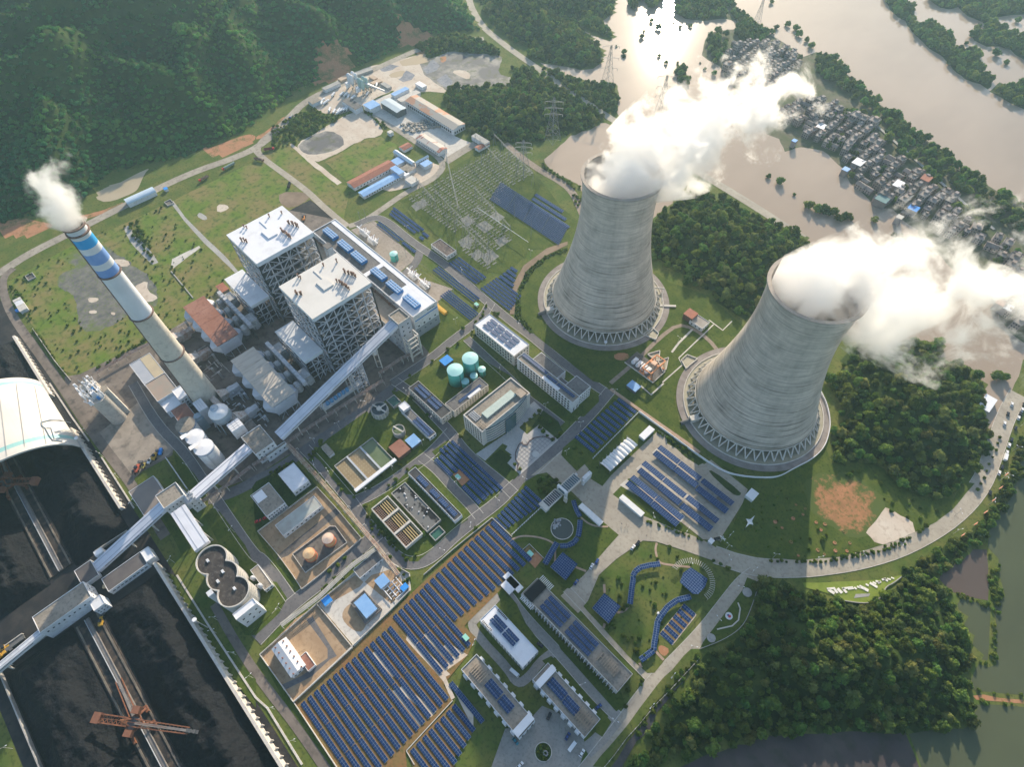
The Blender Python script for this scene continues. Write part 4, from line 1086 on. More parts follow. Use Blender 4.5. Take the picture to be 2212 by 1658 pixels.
# levee and flooded banks
LEV=tp(3,[(400,480),(520,480),(640,600),(760,710),(880,830),(1160,1060),(1480,1290),(1640,1450),(1980,1658)])+tp(13,[(2080,50),(2280,200),(2280,420),(2000,280),(1820,160),(1500,-120)])+tp(3,[(1330,1400),(1100,1180),(860,960),(640,800),(430,640),(380,560)])
LEV2=tp(3,[(640,900),(860,1010),(1060,1180),(1300,1380),(1500,1600)])+tp(13,[(1900,330),(2100,420),(1900,400),(1640,250),(1560,100),(1450,-40)])+tp(3,[(1250,1450),(1000,1240),(980,1120),(700,980)])
far_t=[]
for poly,st,th in[(LEV,8,0.1),(LEV2,9,0.5)]+[(q,9,0.05)for q in ISL]+[(tp(2,[(1010,-60),(1010,60),(1060,100),(1130,20),(1200,100),(1290,20),(1280,-60)]),9,.1),
 (tp(2,[(1410,-60),(1410,110),(1500,160),(1650,180),(1830,160),(1860,60),(1840,-60)]),8.5,.1),(tp(2,[(1840,-60),(1960,100),(2060,190),(2212,300),(2212,380),(2000,350),(1940,180),(1830,0)]),8,.2),
 (tp(2,[(1690,280),(1840,265),(1850,400),(1810,540),(1740,550),(1700,440)]),8,.1),(tp(2,[(1960,210),(2080,230),(2140,300),(2100,380),(1960,350),(1930,300)]),8,.2),(tp(2,[(1400,600),(1490,600),(1500,700),(1540,780),(1480,770),(1440,700),(1400,660)]),7,.1)]:
 g=grid_pts(poly,st,thin=th);g=g[in_view(g)]
 far_t.append(np.c_[g,np.full(len(g),0.0),rng.uniform(0.7,1.2,len(g))*st*0.72])
far_t=np.concatenate(far_t)
scatter('levee_trees','green trees lining the levee and the drowned river banks',far_t[:,:3],np.c_[far_t[:,3],far_t[:,3],far_t[:,3]*1.1],PROTO['forest'])
# hedges and shrubs along verges: uncountable ground cover
sh=[]
for rc,q,st in((12,[(20,1080),(40,900),(120,700),(260,570),(480,480),(480,510),(290,590),(160,710),(80,870),(70,1060),(200,1230),(150,1220)],2.6),
 (21,[(1380,0),(1440,80),(1560,240),(1540,260),(1420,110),(1360,30)],2.6),(32,[(380,400),(420,500),(560,640),(700,780),(900,1000),(880,1020),(600,740),(360,470)],2.6),
 (23,[(990,1410),(1260,1310),(1270,1330),(1000,1440)],2.4),(23,[(0,1530),(400,1530),(900,1440),(900,1460),(400,1550),(0,1550)],2.6),(22,[(1100,1150),(1480,1290),(1640,1350),(1640,1370),(1460,1310),(1100,1170)],2.4),
 (22,[(1250,400),(1340,450),(1600,640),(1590,660),(1330,480),(1240,410)],2.8),(22,[(230,820),(330,790),(400,850),(380,920),(280,960),(220,920)],3.4),
 (32,[(300,10),(1000,40),(1100,60)],3.0),(32,[(1560,690),(1640,700),(1440,960),(1250,1130),(1080,1400),(1000,1420),(1200,1120),(1380,930)],3.6),(21,[(950,1140),(1010,1180),(1240,1420),(1300,1500),(1240,1480),(1000,1260)],2.8),
 (1,[(150,1100),(480,930),(560,980),(740,1000),(860,950),(560,1130),(330,1250),(120,1300)],5),(1,[(870,920),(960,960),(1140,1090),(1160,1120),(1100,1110),(940,980)],4),
 (10,[(1080,270),(1200,260),(1340,560),(1300,600)],5),(10,[(60,790),(200,900),(290,1150),(230,1080),(120,930)],4),(10,[(300,1180),(600,1590),(560,1590),(290,1200)],3),(10,[(820,1530),(1280,1260),(1280,1280),(830,1550)],3),
 (11,[(1930,1110),(1960,1040),(1990,980),(2000,1010),(1960,1110)],2.6),(21,[(440,640),(520,540),(600,490),(520,600),(470,700)],3),(21,[(100,780),(330,660),(340,700),(140,810)],3),
 (2,[(250,1400),(350,1490),(520,1570),(590,1620),(560,1658),(400,1540),(240,1430)],4.5),(12,[(500,20),(600,60),(600,160),(540,100)],4),(3,[(560,920),(760,960),(840,1040),(800,1060),(600,960)],6),
 (33,[(1550,125),(1950,255),(1990,330),(1960,340),(1920,290),(1560,165)],3),(33,[(1920,400),(1965,420),(1975,790),(1820,770),(1815,735),(1920,740)],3),(33,[(1790,985),(2212,1030),(2212,1060),(1790,1010)],3),(33,[(1790,1075),(2212,1120),(2212,1150),(1800,1105)],3),
 (23,[(1900,1430),(2000,1500),(2010,1658),(1910,1658)],3.6),(33,[(1900,0),(2000,30),(2050,240),(1950,270),(1910,180)],3.8),
 (22,[(120,600),(140,440),(270,240),(400,330),(440,420),(400,480)],0)):
 if st==0:continue
 g=grid_pts(tp(rc,q),st,thin=0.12)
 sh.append(np.c_[g,hz(g[:,0],g[:,1]),rng.uniform(.6,1.15,len(g))*st*0.62])
g=grid_pts(tp(23,[(540,700),(900,700),(1330,990),(1600,1010),(1700,870),(1500,1180),(1100,1180),(960,1000),(700,830)]),7,thin=.55);sh.append(np.c_[g,np.zeros(len(g)),rng.uniform(.8,2,len(g))])
g=grid_pts(tp(10,[(60,780),(600,480),(1420,110),(2060,860),(1300,1290),(700,1590),(120,930)]),7,thin=.6)
g2=grid_pts(tp(22,[(1900,1240),(2040,960),(2212,900)])+tp(23,[(330,900),(330,1500),(0,1500)]),6,thin=.5);sh.append(np.c_[g2,np.zeros(len(g2)),rng.uniform(.5,1.3,len(g2))])
keep=~inside(tp(10,[(640,500),(850,370),(950,520),(1290,720),(1380,960),(980,1130),(780,1220),(460,790)]),g)
g=g[keep];sh.append(np.c_[g,np.zeros(len(g)),rng.uniform(.7,2.0,len(g))])
sh=np.concatenate(sh)
scatter('undergrowth','low shrubs, hedges and weeds along the verges and in the fields',sh[:,:3],np.c_[sh[:,3],sh[:,3],sh[:,3]*.8],PROTO['bright'],'undergrowth')
# drowned trees standing one by one in the flood
for rc,lst in((2,[(1265,240,6.5),(1205,180,5),(1120,320,5),(1140,272,2.5),(900,402,2.5),(965,455,5.5),(965,490,3.5),(1270,484,3.5),(1330,545,4),(1430,545,2.5),(1430,565,2.2),(1535,672,3),(1550,912,3.5),
 (1790,985,5),(1800,1030,4),(1850,1015,3),(1745,640,5.5),(1665,598,3),(1625,545,2),(1450,238,3.5),(1540,225,4),(1395,200,2)]),
 (3,[(30,20,5),(168,215,6),(240,250,6.5),(265,300,7),(330,350,5.5),(370,400,6.5),(205,435,3),(228,450,3),(275,500,5),(70,240,5),(30,280,6),(95,1575,6.5),(0,1530,4),(1960,470,8),(2050,545,5),(2150,180,6),(1710,375,3.5)]),
 (13,[(225,25,2.5),(345,125,7),(420,160,7),(470,165,7.5),(510,190,5),(560,180,7),(600,240,6),(650,220,6),(695,230,6),(915,250,5.5),(1085,382,4),(1140,385,3.5),(1960,1600,7),(2030,1605,5)])):
 for(x,y,s_)in lst:
  q=t(rc,x,y+s_*1.5)
  single_tree('flooded_tree',(q[0],q[1],-0.5),s_*0.95,'forest','lone tree standing in the brown flood water','tree','lone trees in the flood')
  # little ornamental trees on lawns, verges and beside roads
orn=[]
for rc,lst in((21,[(1480,270),(1340,130),(1200,50),(1430,60),(1640,320),(560,500),(250,720),(310,690),(160,790),(850,980),(720,870),(740,920),(1080,820),(1150,880),(1210,830),(1240,700),(1100,770),(980,900),(1310,740),(1380,720),(950,1060),(970,1150),(1300,1520),(1380,1480),
 (1240,1610),(1160,1500),(1280,1650),(1650,590),(1900,1250),(1770,460),(1810,1500-1400),(850,1540),(800,1590),(640,1620),(710,1570),(770,1510),(940,1480),(1500,480),(1250,710),(1450,1300),(1010,1330),(1100,1290)]),
 (22,[(240,380),(270,415),(305,450),(350,485),(70,740),(25,700),(110,355),(155,310),(195,275),(235,240),(400,460),(420,430),(250,300),(330,330),(290,870),(330,830),(360,880),(250,930),(300,950),(230,850),(1340,470),(1360,1410),(960,560),(740,720),(840,730),(600,600),(540,560),(1500,560),(1740,1530),(1800,1560),(1860,1600)]),
 (11,[(1660,1360),(1745,1310),(1525,1460),(2060,1050),(2090,1060),(1870,1210),(1890,1240),(1900,1130),(1790,1180),(1330,1590),(1990,980),(2110,1560)]),(31,[(690,30),(760,30),(1320,40),(1290,60),(580,125),(610,100)]),
 (32,[(1120,910),(1110,940),(1000,990),(980,1130),(1070,650),(1090,680),(1060,580),(1180,640),(1100,540),(990,260),(960,290),(860,420),(830,450),(920,20),(1130,90),(1240,60),(1330,160),(1230,260),(960,520),(1000,560),(1040,530),(1140,700),(880,260),(930,180),(780,30)]),
 (23,[(360,1340),(350,1430),(560,1500),(640,1490),(730,1480),(500,1310),(470,1340),(430,1260),(730,760),(780,760),(700,790),(1360,1230),(1330,1260),(1300,1280)])):
 for(x,y)in lst:orn.append((*t(rc,x,y+5)[:2],))
for(x,y)in orn:
 single_tree('ornamental_tree',(x,y,0),random.uniform(1.4,2.6),'bright','small planted tree on a lawn or verge inside the plant','tree','planted trees inside the plant')
g=grid_pts(tp(22,[(1150,1400),(1240,1400),(1500,1500),(1820,1600),(1850,1658)])+tp(32,[(1500,380),(1230,820),(1100,750),(700,300),(800,90)]),9,thin=.35)
for p in g[:85]:
 single_tree('sapling',(p[0],p[1],0),random.uniform(0.8,1.7),'bright','young sapling casting a long shadow on the park lawn','tree','saplings in the solar park')
 # ================================================================ generic builders
_WIN={}
def window_proto(wd,hh,m):
 key=(round(wd,2),round(hh,2),m.name)
 if key not in _WIN:
  o=build('window',MB().box(-wd/2,wd/2,-0.07,0.07,-hh/2,hh/2),m)
  COL.objects.unlink(o)
  _WIN[key]=o
 return _WIN[key]
def windows(parent,rect,side,cols,rows,z0,z1,wd=1.5,hh=1.5,m=None,a0=0.04,a1=0.96):
 x0,x1,y0,y1=rect
 pr=window_proto(wd,hh,m or GLASS)
 for r_ in range(rows):
  z=z0+(z1-z0)*(r_+0.5)/rows
  for c in range(cols):
   f=a0+(a1-a0)*(c+0.5)/cols
   if side[1]=='y':
    y=(y1+0.05)if side[0]=='+' else(y0-0.05)
    p=(x0+(x1-x0)*f,y,z);rz=0
   else:
    x=(x1+0.05)if side[0]=='+' else(x0-0.05)
    p=(x,y0+(y1-y0)*f,z);rz=math.pi/2
   q=dup(pr,parent,p,(0,0,rz));q.name='window'
def bld(name,label,cat,rect,h,wm,rm,par=0.8,wins=(),group=None,z0=0.0,roofname='roof',pth=0.3):
 x0,x1,y0,y1=rect
 e=thing(name,label,cat,((x0+x1)/2,(y0+y1)/2,z0),group)
 b=MB().box(x0,x1,y0,y1,z0,h-par)
 if par>0:
  b.box(x0,x1,y0,y0+pth,h-par,h);b.box(x0,x1,y1-pth,y1,h-par,h)
  b.box(x0,x0+pth,y0+pth,y1-pth,h-par,h);b.box(x1-pth,x1,y0+pth,y1-pth,h-par,h)
 build('wall',b,wm,e)
 g=pth+0.02 if par>0 else-0.25
 build(roofname,MB().box(x0+g,x1-g,y0+g,y1-g,h-par+0.01,h-par+(0.12 if par>0 else 0.35)),rm,e)
 for wv in wins:windows(e,rect,*wv[0:5],**(wv[5]if len(wv)>5 else{}))
 return e
def gable(name,label,cat,rect,he,hr,wm,rm,axis='x',wins=(),group=None,over=0.5,rot=None):
 x0,x1,y0,y1=rect
 e=thing(name,label,cat,((x0+x1)/2,(y0+y1)/2,0),group)
 b=MB();r_=MB();t_=0.25
 if axis=='x':
  ym=(y0+y1)/2
  b.add([(x0,y0,0),(x1,y0,0),(x1,y1,0),(x0,y1,0),(x0,y0,he),(x1,y0,he),(x1,y1,he),(x0,y1,he),(x0,ym,hr),(x1,ym,hr)],
 [(3,2,1,0),(0,1,5,4),(2,3,7,6),(1,2,6,9,5),(3,0,4,8,7),(4,5,9,8),(6,7,8,9)])
  s_=(hr-he)/((y1-y0)/2)
  for sg,ye in((-1,y0),(1,y1)):
   yo=ye+sg*over;zo=he-over*s_
   v=[(x0-over,yo,zo+.05),(x1+over,yo,zo+.05),(x1+over,ym,hr+.05),(x0-over,ym,hr+.05)]
   v+=[(a,b_,c+t_)for a,b_,c in v]
   r_.add(v,[(0,1,2,3)[::sg],(4,5,6,7)[::-sg],(0,1,5,4),(1,2,6,5),(3,0,4,7)])
 else:
  xm=(x0+x1)/2
  b.add([(x0,y0,0),(x1,y0,0),(x1,y1,0),(x0,y1,0),(x0,y0,he),(x1,y0,he),(x1,y1,he),(x0,y1,he),(xm,y0,hr),(xm,y1,hr)],
 [(3,2,1,0),(0,1,5,8,4),(2,3,7,9,6),(1,2,6,5),(3,0,4,7),(4,8,9,7),(5,6,9,8)])
  s_=(hr-he)/((x1-x0)/2)
  for sg,xe in((-1,x0),(1,x1)):
   xo=xe+sg*over;zo=he-over*s_
   v=[(xo,y0-over,zo+.05),(xo,y1+over,zo+.05),(xm,y1+over,hr+.05),(xm,y0-over,hr+.05)]
   v+=[(a,b_,c+t_)for a,b_,c in v]
   r_.add(v,[(0,1,2,3)[::-sg],(4,5,6,7)[::sg],(0,1,5,4),(1,2,6,5),(3,0,4,7)])
 build('wall',b,wm,e);build('roof',r_,rm,e)
 for wv in wins:windows(e,rect,*wv[0:5],**(wv[5]if len(wv)>5 else{}))
 return e
def lattice(mb,p00,ux,uz,nx,nz,w_=0.5,seed=0,brace=0.8):
 """columns, beams and crossed braces on one face; p00 corner, ux/uz full vectors"""
 r=random.Random(seed)
 p00=Vector(p00);ux=Vector(ux);uz=Vector(uz)
 P=lambda i,k:p00+ux*(i/nx)+uz*(k/nz)
 for i in range(nx+1):mb.tube(P(i,0),P(i,nz),w_*0.62,4)
 for k in range(1,nz+1):mb.tube(P(0,k),P(nx,k),w_*0.5,4)
 for k in range(nz):
  for i in range(nx):
   q=r.random()
   if q<brace*0.42:mb.tube(P(i,k),P(i+1,k+1),w_*0.4,4,cap=False)
   elif q<brace*0.84:mb.tube(P(i+1,k),P(i,k+1),w_*0.4,4,cap=False)
   elif q<brace:
    mid=P(i+0.5,k+1);mb.tube(P(i,k),mid,w_*0.38,4,cap=False);mb.tube(P(i+1,k),mid,w_*0.38,4,cap=False)
    # ================================================================ boiler houses
RUSTV=mat('rusty_vent_pipe',(0.22,0.12,0.08),(0.14,0.08,0.06),0.8,0.8)
FRAMEM=mat('grey_painted_steelwork',(0.5,0.52,0.56),(0.4,0.42,0.46),0.2,0.6)
DARKIN=mat('dark_boiler_casing',(0.07,0.07,0.078),(0.13,0.125,0.125),0.12,0.9,c3=(0.2,0.16,0.13),scale3=0.3)
FASC=mat('white_blue_fascia',(0.55,0.62,0.68),(0.62,0.68,0.73),0.1,0.6)
def boiler(rect,wing,label,roofm,seed):
 x0,x1,y0,y1=rect;hh=80
 e=thing('boiler_house',label,'boiler house',((x0+x1)/2,(y0+y1)/2,0),'open steel boiler houses')
 ro=build('roof',MB().box(x0,x1,y0,y1,hh-0.6,hh),roofm,e)
 f=MB()
 f.box(x0+.3,x1-.3,y0+.3,y0+.8,hh-4.5,hh-.63);f.box(x0+.3,x1-.3,y1-.8,y1-.3,hh-4.5,hh-.63)
 f.box(x0+.3,x0+.8,y0+.8,y1-.8,hh-4.5,hh-.63);f.box(x1-.8,x1-.3,y0+.8,y1-.8,hh-4.5,hh-.63)
 build('fascia',f,FASC,ro)
 # four rows of safety vents and a raised centre slab on the roof
 v=MB();r=random.Random(seed)
 for(fx,fy0,fy1,n)in((0.25,.1,.34,9),(0.72,.05,.2,3),(.82,.62,.8,7),(.3,.72,.76,2),(0.93,.42,.46,1)):
  pass
 for(ax,ay,bx,by,n)in((.28,.1,.5,.16,8),(.8,.12,.88,.3,2),(.24,.72,.5,.74,0),(.12,.32,.4,.34,9),(.9,.68,.95,.7,2),(.2,.86,.2,.9,0),(.56,.86,.66,.9,5)):
  for k in range(n):
   u=k/max(1,n-1)
   px=x0+(x1-x0)*(ax+(bx-ax)*u)+r.uniform(-.5,.5);py=y0+(y1-y0)*(ay+(by-ay)*u)+r.uniform(-.7,.7)
   hgt=r.uniform(2.2,4.2)
   v.tube((px,py,hh),(px,py,hh+hgt),0.55,6);v.tube((px,py,hh+hgt),(px,py,hh+hgt+0.9),0.9,6)
   v.tube((px-1.2,py,hh+.8),(px+1.2,py,hh+.8),0.25,4)
 build('roof_vent',v,RUSTV,ro)
 s_=MB().box(x0+(x1-x0)*.38,x0+(x1-x0)*.62,y0+(y1-y0)*.42,y0+(y1-y0)*.58,hh+0.01,hh+1.2)
 s_.box(x0+(x1-x0)*.62,x0+(x1-x0)*.9,y0+(y1-y0)*.45,y0+(y1-y0)*.47,hh+0.01,hh+.6)
 build('roof_hatch',s_,roofm,ro)
 for nm,p,ux,nx in(('steel_frame',(x0+1,y1-1,0),(x1-x0-2,0,0),5),('steel_frame',(x0+1,y0+1,0),(0,y1-y0-2,0),6),
 ('steel_frame',(x0+1,y0+1,0),(x1-x0-2,0,0),5),('steel_frame',(x1-1,y0+1,0),(0,y1-y0-2,0),6),
 ('steel_frame',(x0+9,y0+8,0),(0,y1-y0-16,0),5),('steel_frame',(x0+9,y1-9,0),(x1-x0-18,0,0),4)):
  m=MB();lattice(m,p,ux,(0,0,hh-4.6),nx,9,0.95 if nx>4 else.6,seed+nx+int(p[0]),0.85)
  build(nm,m,FRAMEM,e)
  # furnace, hoppers, drums and ducts seen through the steelwork
 b=MB().box(x0+15,x1-14,y0+12,y1-16,10,hh-9)
 build('furnace',b,DARKIN,e)
 k=MB()
 for z in(14,23,32,41,50,59,68):
  for yy in(y1-8,y0+5):
   k.box(x0+3,x1-3,yy-2.2,yy+2.2,z,z+.25)
  for xx in(x0+5.5,x1-6):
   k.box(xx-2.6,xx+2.6,y0+7.5,y1-10.5,z+.3,z+.55)
 build('walkway',k,DSTEEL,e)
 d=MB()
 for j in range(26):
  px=r.choice([x0+r.uniform(3,11),r.uniform(x0+3,x1-3)]);py=y1-r.uniform(4,13)if px>x0+11 else r.uniform(y0+4,y1-4)
  z=r.uniform(6,hh-16);L=r.uniform(4,14);q=r.choice([(L,0,0),(0,L*.6,0),(0,0,L)])
  q=(min(q[0],x1-2-px),min(q[1],y1-2-py),q[2])
  d.tube((px,py,z),(px+q[0],py+q[1],z+q[2]),r.uniform(.5,1.3),8)
 build('pipework',d,mat('lagged_pipe',(0.36,0.35,0.34),(0.48,0.42,0.36),0.3,0.7),e)
 # lower rear wing with its own roof
 a0,a1,b0,b1=wing
 build('wing_roof',MB().box(a0,a1,b0,b1,32.2,33),roofm if seed==5 else ROOFWHITE2,e)
 fm=MB().box(a0+.4,a1-.4,b1-.9,b1-.4,29.6,32.17).box(a0+.4,a0+.9,b0+.4,b1-.9,29.6,32.17)
 build('wing_fascia',fm,FASC,e)
 m=MB();lattice(m,(a0+1,b1-1,0),(a1-a0-2,0,0),(0,0,29),4,4,0.8,seed+40,0.4)
 build('wing_frame',m,FRAMEM,e)
 m=MB();lattice(m,(a0+1,b0+1,0),(0,b1-b0-2,0),(0,0,29),3,4,0.8,seed+41,0.5)
 build('wing_frame',m,FRAMEM,e)
 build('wing_equipment',MB().box(a0+7,a1-8,b0+4,b1-6,3,24).box(a0+3,a0+6,b0+6,b1-9,0,12).tube((a0+8,b1-4,16),(a1-8,b1-4,16),1.4,10).tube((a0+8,b1-3.6,9),(a1-14,b1-3.6,9),1.0,8),DARKIN,e)
 return e
boiler((447.6,502.3,-167,-107.2),(456.5,507.8,-106.9,-87),'tall open steel boiler house under a white roof, the one nearer the wooded hills',ROOFWH,5)
boiler((356.1,408.8,-166.4,-106.4),(363.2,413,-106.1,-86.7),'tall open steel boiler house under a warm white roof, beside the long sloping conveyor',mat('warm_white_roof',(0.66,0.64,0.6),(0.6,0.58,0.54),0.06,0.6,lo=.45,hi=.7),9)
# access tower between the boiler houses
e=thing('stair_tower','slim white stair tower at the corner between the two boiler houses','stair tower',(441,-172,0))
build('wall',MB().box(437,444,-176,-170,0,64),WHITE,e)
build('roof',MB().box(436.6,444.4,-176.4,-169.6,64.01,64.5),ROOFD,e)
# bunker bay between boilers and turbine hall
bld('bunker_bay','long low brown roofed bay wedged between the boiler houses and the turbine hall','industrial bay',(345,509,-188.8,-168.6),24,WHITE,mat('buff_brown_roof',(0.4,0.33,0.26),(0.33,0.27,0.21),0.05,0.85,c3=(0.25,0.2,0.16),scale3=.3),0.9,
 [('+y',30,2,3,20)])
m=MB()
for i in range(40):
 x=350+i*3.9;m.tube((x,-187.5,24.02),(x,-187.5,25.5+random.random()*1.2),.22,5)
 if i%3==0:m.box(x-1,x+1,-187,-185.6,24.02,25.4)
m.beam((346,-187.2,25.6),(506,-187.2,25.6),.5,.4);m.beam((346,-186.2,24.8),(506,-186.2,24.8),.5,.4)
solo('roof_pipe',m,RUSTV,'rusty pipe run along the edge of the brown bay roof','pipe run')
# ---------------------------------------------------------------- turbine hall
th_=bld('turbine_hall','long turbine hall with a white edged roof and six blue roof monitors','turbine hall',(339,509,-218,-189),30.8,WHITE,ROOFD,1.0,
 [('-x',4,2,4,18,dict(wd=1.8,hh=1.8)),('+y',10,1,26.2,28.6,dict(wd=3,hh=1.2))],pth=.8)
build('roof_coating',MB().box(340,508,-217,-211.5,30.0,30.25),ROOFWH,th_)
build('roof_coating',MB().box(340,377,-211.4,-190,30.0,30.27),ROOFWH,th_)
build('roof_coating',MB().box(414,419,-211.4,-190,30.0,30.28),ROOFWH,th_)
build('blue_stripe',MB().box(338.9,339.02,-217.6,-190.5,22.5,24),BLUEP,th_)
build('blue_stripe',MB().box(345,500,-188.98,-188.9,27.5,28.4),BLUEP,th_)
build('grey_wall_panel',MB().box(338.88,339,-217.6,-189.5,0.5,12),mat('grey_cladding',(0.3,0.32,0.35),(0.36,0.38,0.4),.1,.7),th_)
sg=MB() # row of dark characters on the parapet
for i,y in enumerate((-213.8,-211.9,-210.1,-208.3,-206.6)):
 z=27.4
 if i==0:
  sg.box(338.8,338.96,y-.85,y+.85,z-.75,z-.45).box(338.8,338.96,y-.25,y+.25,z-.75,z+.8).box(338.8,338.96,y-.7,y-.3,z-.2,z+.2)
 else:
  sg.box(338.8,338.96,y-.6,y+.6,z+.45,z+.65).box(338.8,338.96,y-.6,y+.6,z-.05,z+.12).box(338.8,338.96,y-.6,y+.6,z-.6,z-.42).box(338.8,338.96,y-.12,y+.12,z-.6,z+.65)
  if i%2:sg.box(338.8,338.96,y-.6,y-.42,z-.6,z+.65)
  else:sg.box(338.8,338.96,y+.42,y+.6,z-.6,z+.3)
build('sign_characters',sg,BLACK,th_)
for(px,py)in((628,365),(752,475),(868,575),(1038,720),(1170,835),(1318,960)):
 q=t(11,px,py,33)
 x0,x1,y0,y1=q[0]-9.6,q[0]+9.6,-203.6,-196.4
 mo=build('roof_monitor',MB().box(x0,x1,y0,y1,30.05,33.2),BLUEP,th_)
 s_=MB()
 for k in range(3):s_.box(x0-.2,x1+.2,y0+.3+k*2.5,y0+1.9+k*2.5,33.21,33.9)
 build('louvre',s_,mat('pale_blue_louvre',(0.22,0.4,0.68),(0.28,0.46,0.72),.3,.5),mo)
 s_=MB()
 for k in range(6):s_.box(x0+k*3.6+.1,x0+k*3.6+.35,y0-.1,y1+.1,33.91,34.05)
 build('glazing_bar',s_,WHITE,mo)
 # junction tower with the concrete frame below
e=thing('transfer_tower','tall grey transfer tower on concrete legs at the top end of the long conveyor','transfer tower',(335,-173.5,0))
build('wall',MB().box(328,343.2,-180,-167,22,46.2).box(330,343.2,-180,-168.5,0,21.9),mat('pale_grey_cladding',(0.42,0.43,0.46),(0.5,0.5,0.53),.1,.7),e)
build('parapet',MB().box(328,343.2,-180,-179.4,46.2,47.4).box(328,343.2,-167.6,-167,46.2,47.4).box(328,328.6,-179.4,-167.6,46.2,47.4).box(342.6,343.2,-179.4,-167.6,46.2,47.4),LCONC,e)
build('roof',MB().box(328.7,342.5,-179.3,-167.7,46.21,46.4),ROOFW,e)
fr=MB();lattice(fr,(319.5,-179.5,0),(8,0,0),(0,0,30),1,5,1.5,3,0);lattice(fr,(319.5,-168,0),(8,0,0),(0,0,30),1,5,1.5,3,0);lattice(fr,(319.5,-179.5,0),(0,11.5,0),(0,0,30),1,5,1.4,4,0)
build('concrete_frame',fr,LCONC,e)
windows(e,(328,343.2,-180,-167),'-x',2,3,26,44);windows(e,(328,343.2,-180,-167),'+y',3,4,6,44,wd=1.2)
# ================================================================ conveyor galleries
GALM=mat('ribbed_white_gallery',(0.64,0.66,0.72),(0.56,0.58,0.64),0.08,0.5,lo=.45,hi=.65)
def gallery(name,label,p,q,wd,hh,legs=(),m=None):
 P=Vector(p);Q=Vector(q)
 e=thing(name,label,'conveyor gallery',(P.x,P.y,0),'white conveyor galleries')
 b=MB().beam(P-Vector((0,0,hh/2)),Q-Vector((0,0,hh/2)),wd,hh)
 build('gallery_body',b,m or GALM,e)
 d=(Q-P).normalized();side=Vector((-d.y,d.x,0)).normalized()
 r_=MB()
 for f in(-.28,.28):r_.beam(P+side*wd*f+Vector((0,0,.12)),Q+side*wd*f+Vector((0,0,.12)),.22,.2)
 build('roof_seam',r_,mat('seam_grey',(0.3,0.32,0.38)),e)
 wn_=MB()
 for sgn in(-1,1):
  L=(Q-P).length
  for a_,b_ in((.08,.38),(.42,.62),(.66,.92)):
   wn_.beam(P+d*L*a_+side*sgn*(wd/2+.03)+Vector((0,0,-hh*.35)),P+d*L*b_+side*sgn*(wd/2+.03)+Vector((0,0,-hh*.35)),.08,.5)
 build('window_strip',wn_,GLASS,e)
 for f in legs:
  c=P.lerp(Q,f);z=c.z-hh-.1
  k=MB()
  if z>3:
   for sgn in(-1,1):
    k.tube(c+side*sgn*(wd/2-.4)+Vector((0,0,-c.z)),Vector((c.x,c.y,z))+side*sgn*(wd/2-.8),.55,6)
   n=max(1,int(z/8))
   for j in range(n):
    za=z*j/n;zb=z*(j+1)/n
    k.tube(Vector((c.x,c.y,za))+side*(wd/2-.6),Vector((c.x,c.y,zb))-side*(wd/2-.6),.22,4)
   build('trestle',k,LCONC,e)
 return e
gallery('conveyor_gallery','longest white conveyor gallery climbing past the boiler house to the transfer tower',(328,-32,14.5),(334.5,-167,45),10.2,3.6,(.12,.32,.55,.8))
# lattice trestle near the high end
m=MB()
for yy in(-122,-110):
 lattice(m,(326,yy,0),(11,0,0),(0,0,30.5 if yy>-115 else 33),2,6,.7,3,1)
lattice(m,(326,-122,0),(0,12,0),(0,0,30),2,6,.6,3,1)
solo('lattice_trestle',m,FRAMEM,'white lattice steel tower propping the long conveyor beside the boiler house','trestle')
gallery('conveyor_gallery','white conveyor gallery between the crusher house and the grey roofed junction house',(325,47,18),(335,-8,16),9.5,3.4,(.3,.65))
gallery('conveyor_gallery','white conveyor gallery sloping down from the grey roofed junction house to the coal yard',(333.5,66,18),(332,128,4.4),9.5,3.4,(.25,.55))
gallery('conveyor_gallery','broad white gallery leading onto the dark topped wavy coal silos',(321,59.5,20),(279,59.8,22),11.5,3.4,(.3,.7))
e=bld('crusher_house','white walled crusher house with a brown flat roof where two conveyors meet','crusher house',(323.5,347,-26,-8.4),16.5,WHITE,ROOFW,.9,[('-x',4,3,2,15),('+y',4,2,3,9)])
bld('crusher_annex','low white annex at the foot of the crusher house','annex',(320.5,323.4,-33,-14),9,WHITE,ROOFW,.6,[('-x',4,1,3,7)])
bld('filter_room','low dark roofed room behind the crusher house','room',(347.1,362,-24,-8),10,CONC,DCONC,.6)
e=bld('junction_house','white junction house with a grey gravel roof where three conveyors cross','junction house',(328.3,343.5,50,67),20.5,WHITE,ROOFW,.9,[('-x',5,3,3,18,dict(wd=1))])
bld('junction_annex','lower white wing of the junction house beside the covered stockpile road','annex',(321.5,328.2,44,52),17.5,WHITE,WHITEB,.6,[('-x',2,3,3,16,dict(wd=.9))])
m=MB()
for k in range(9):m.box(321+k*.9,321.6+k*.9,45+(k*7%5),47+(k*5%5),18.1,19.5+(k%3)*.5)
for k in range(6):m.tube((322+k,53,16),(323+k,50,19),.5,6)
solo('dust_collector',m,STEEL,'jumble of pale dust collectors on the low wing of the junction house','dust collector')
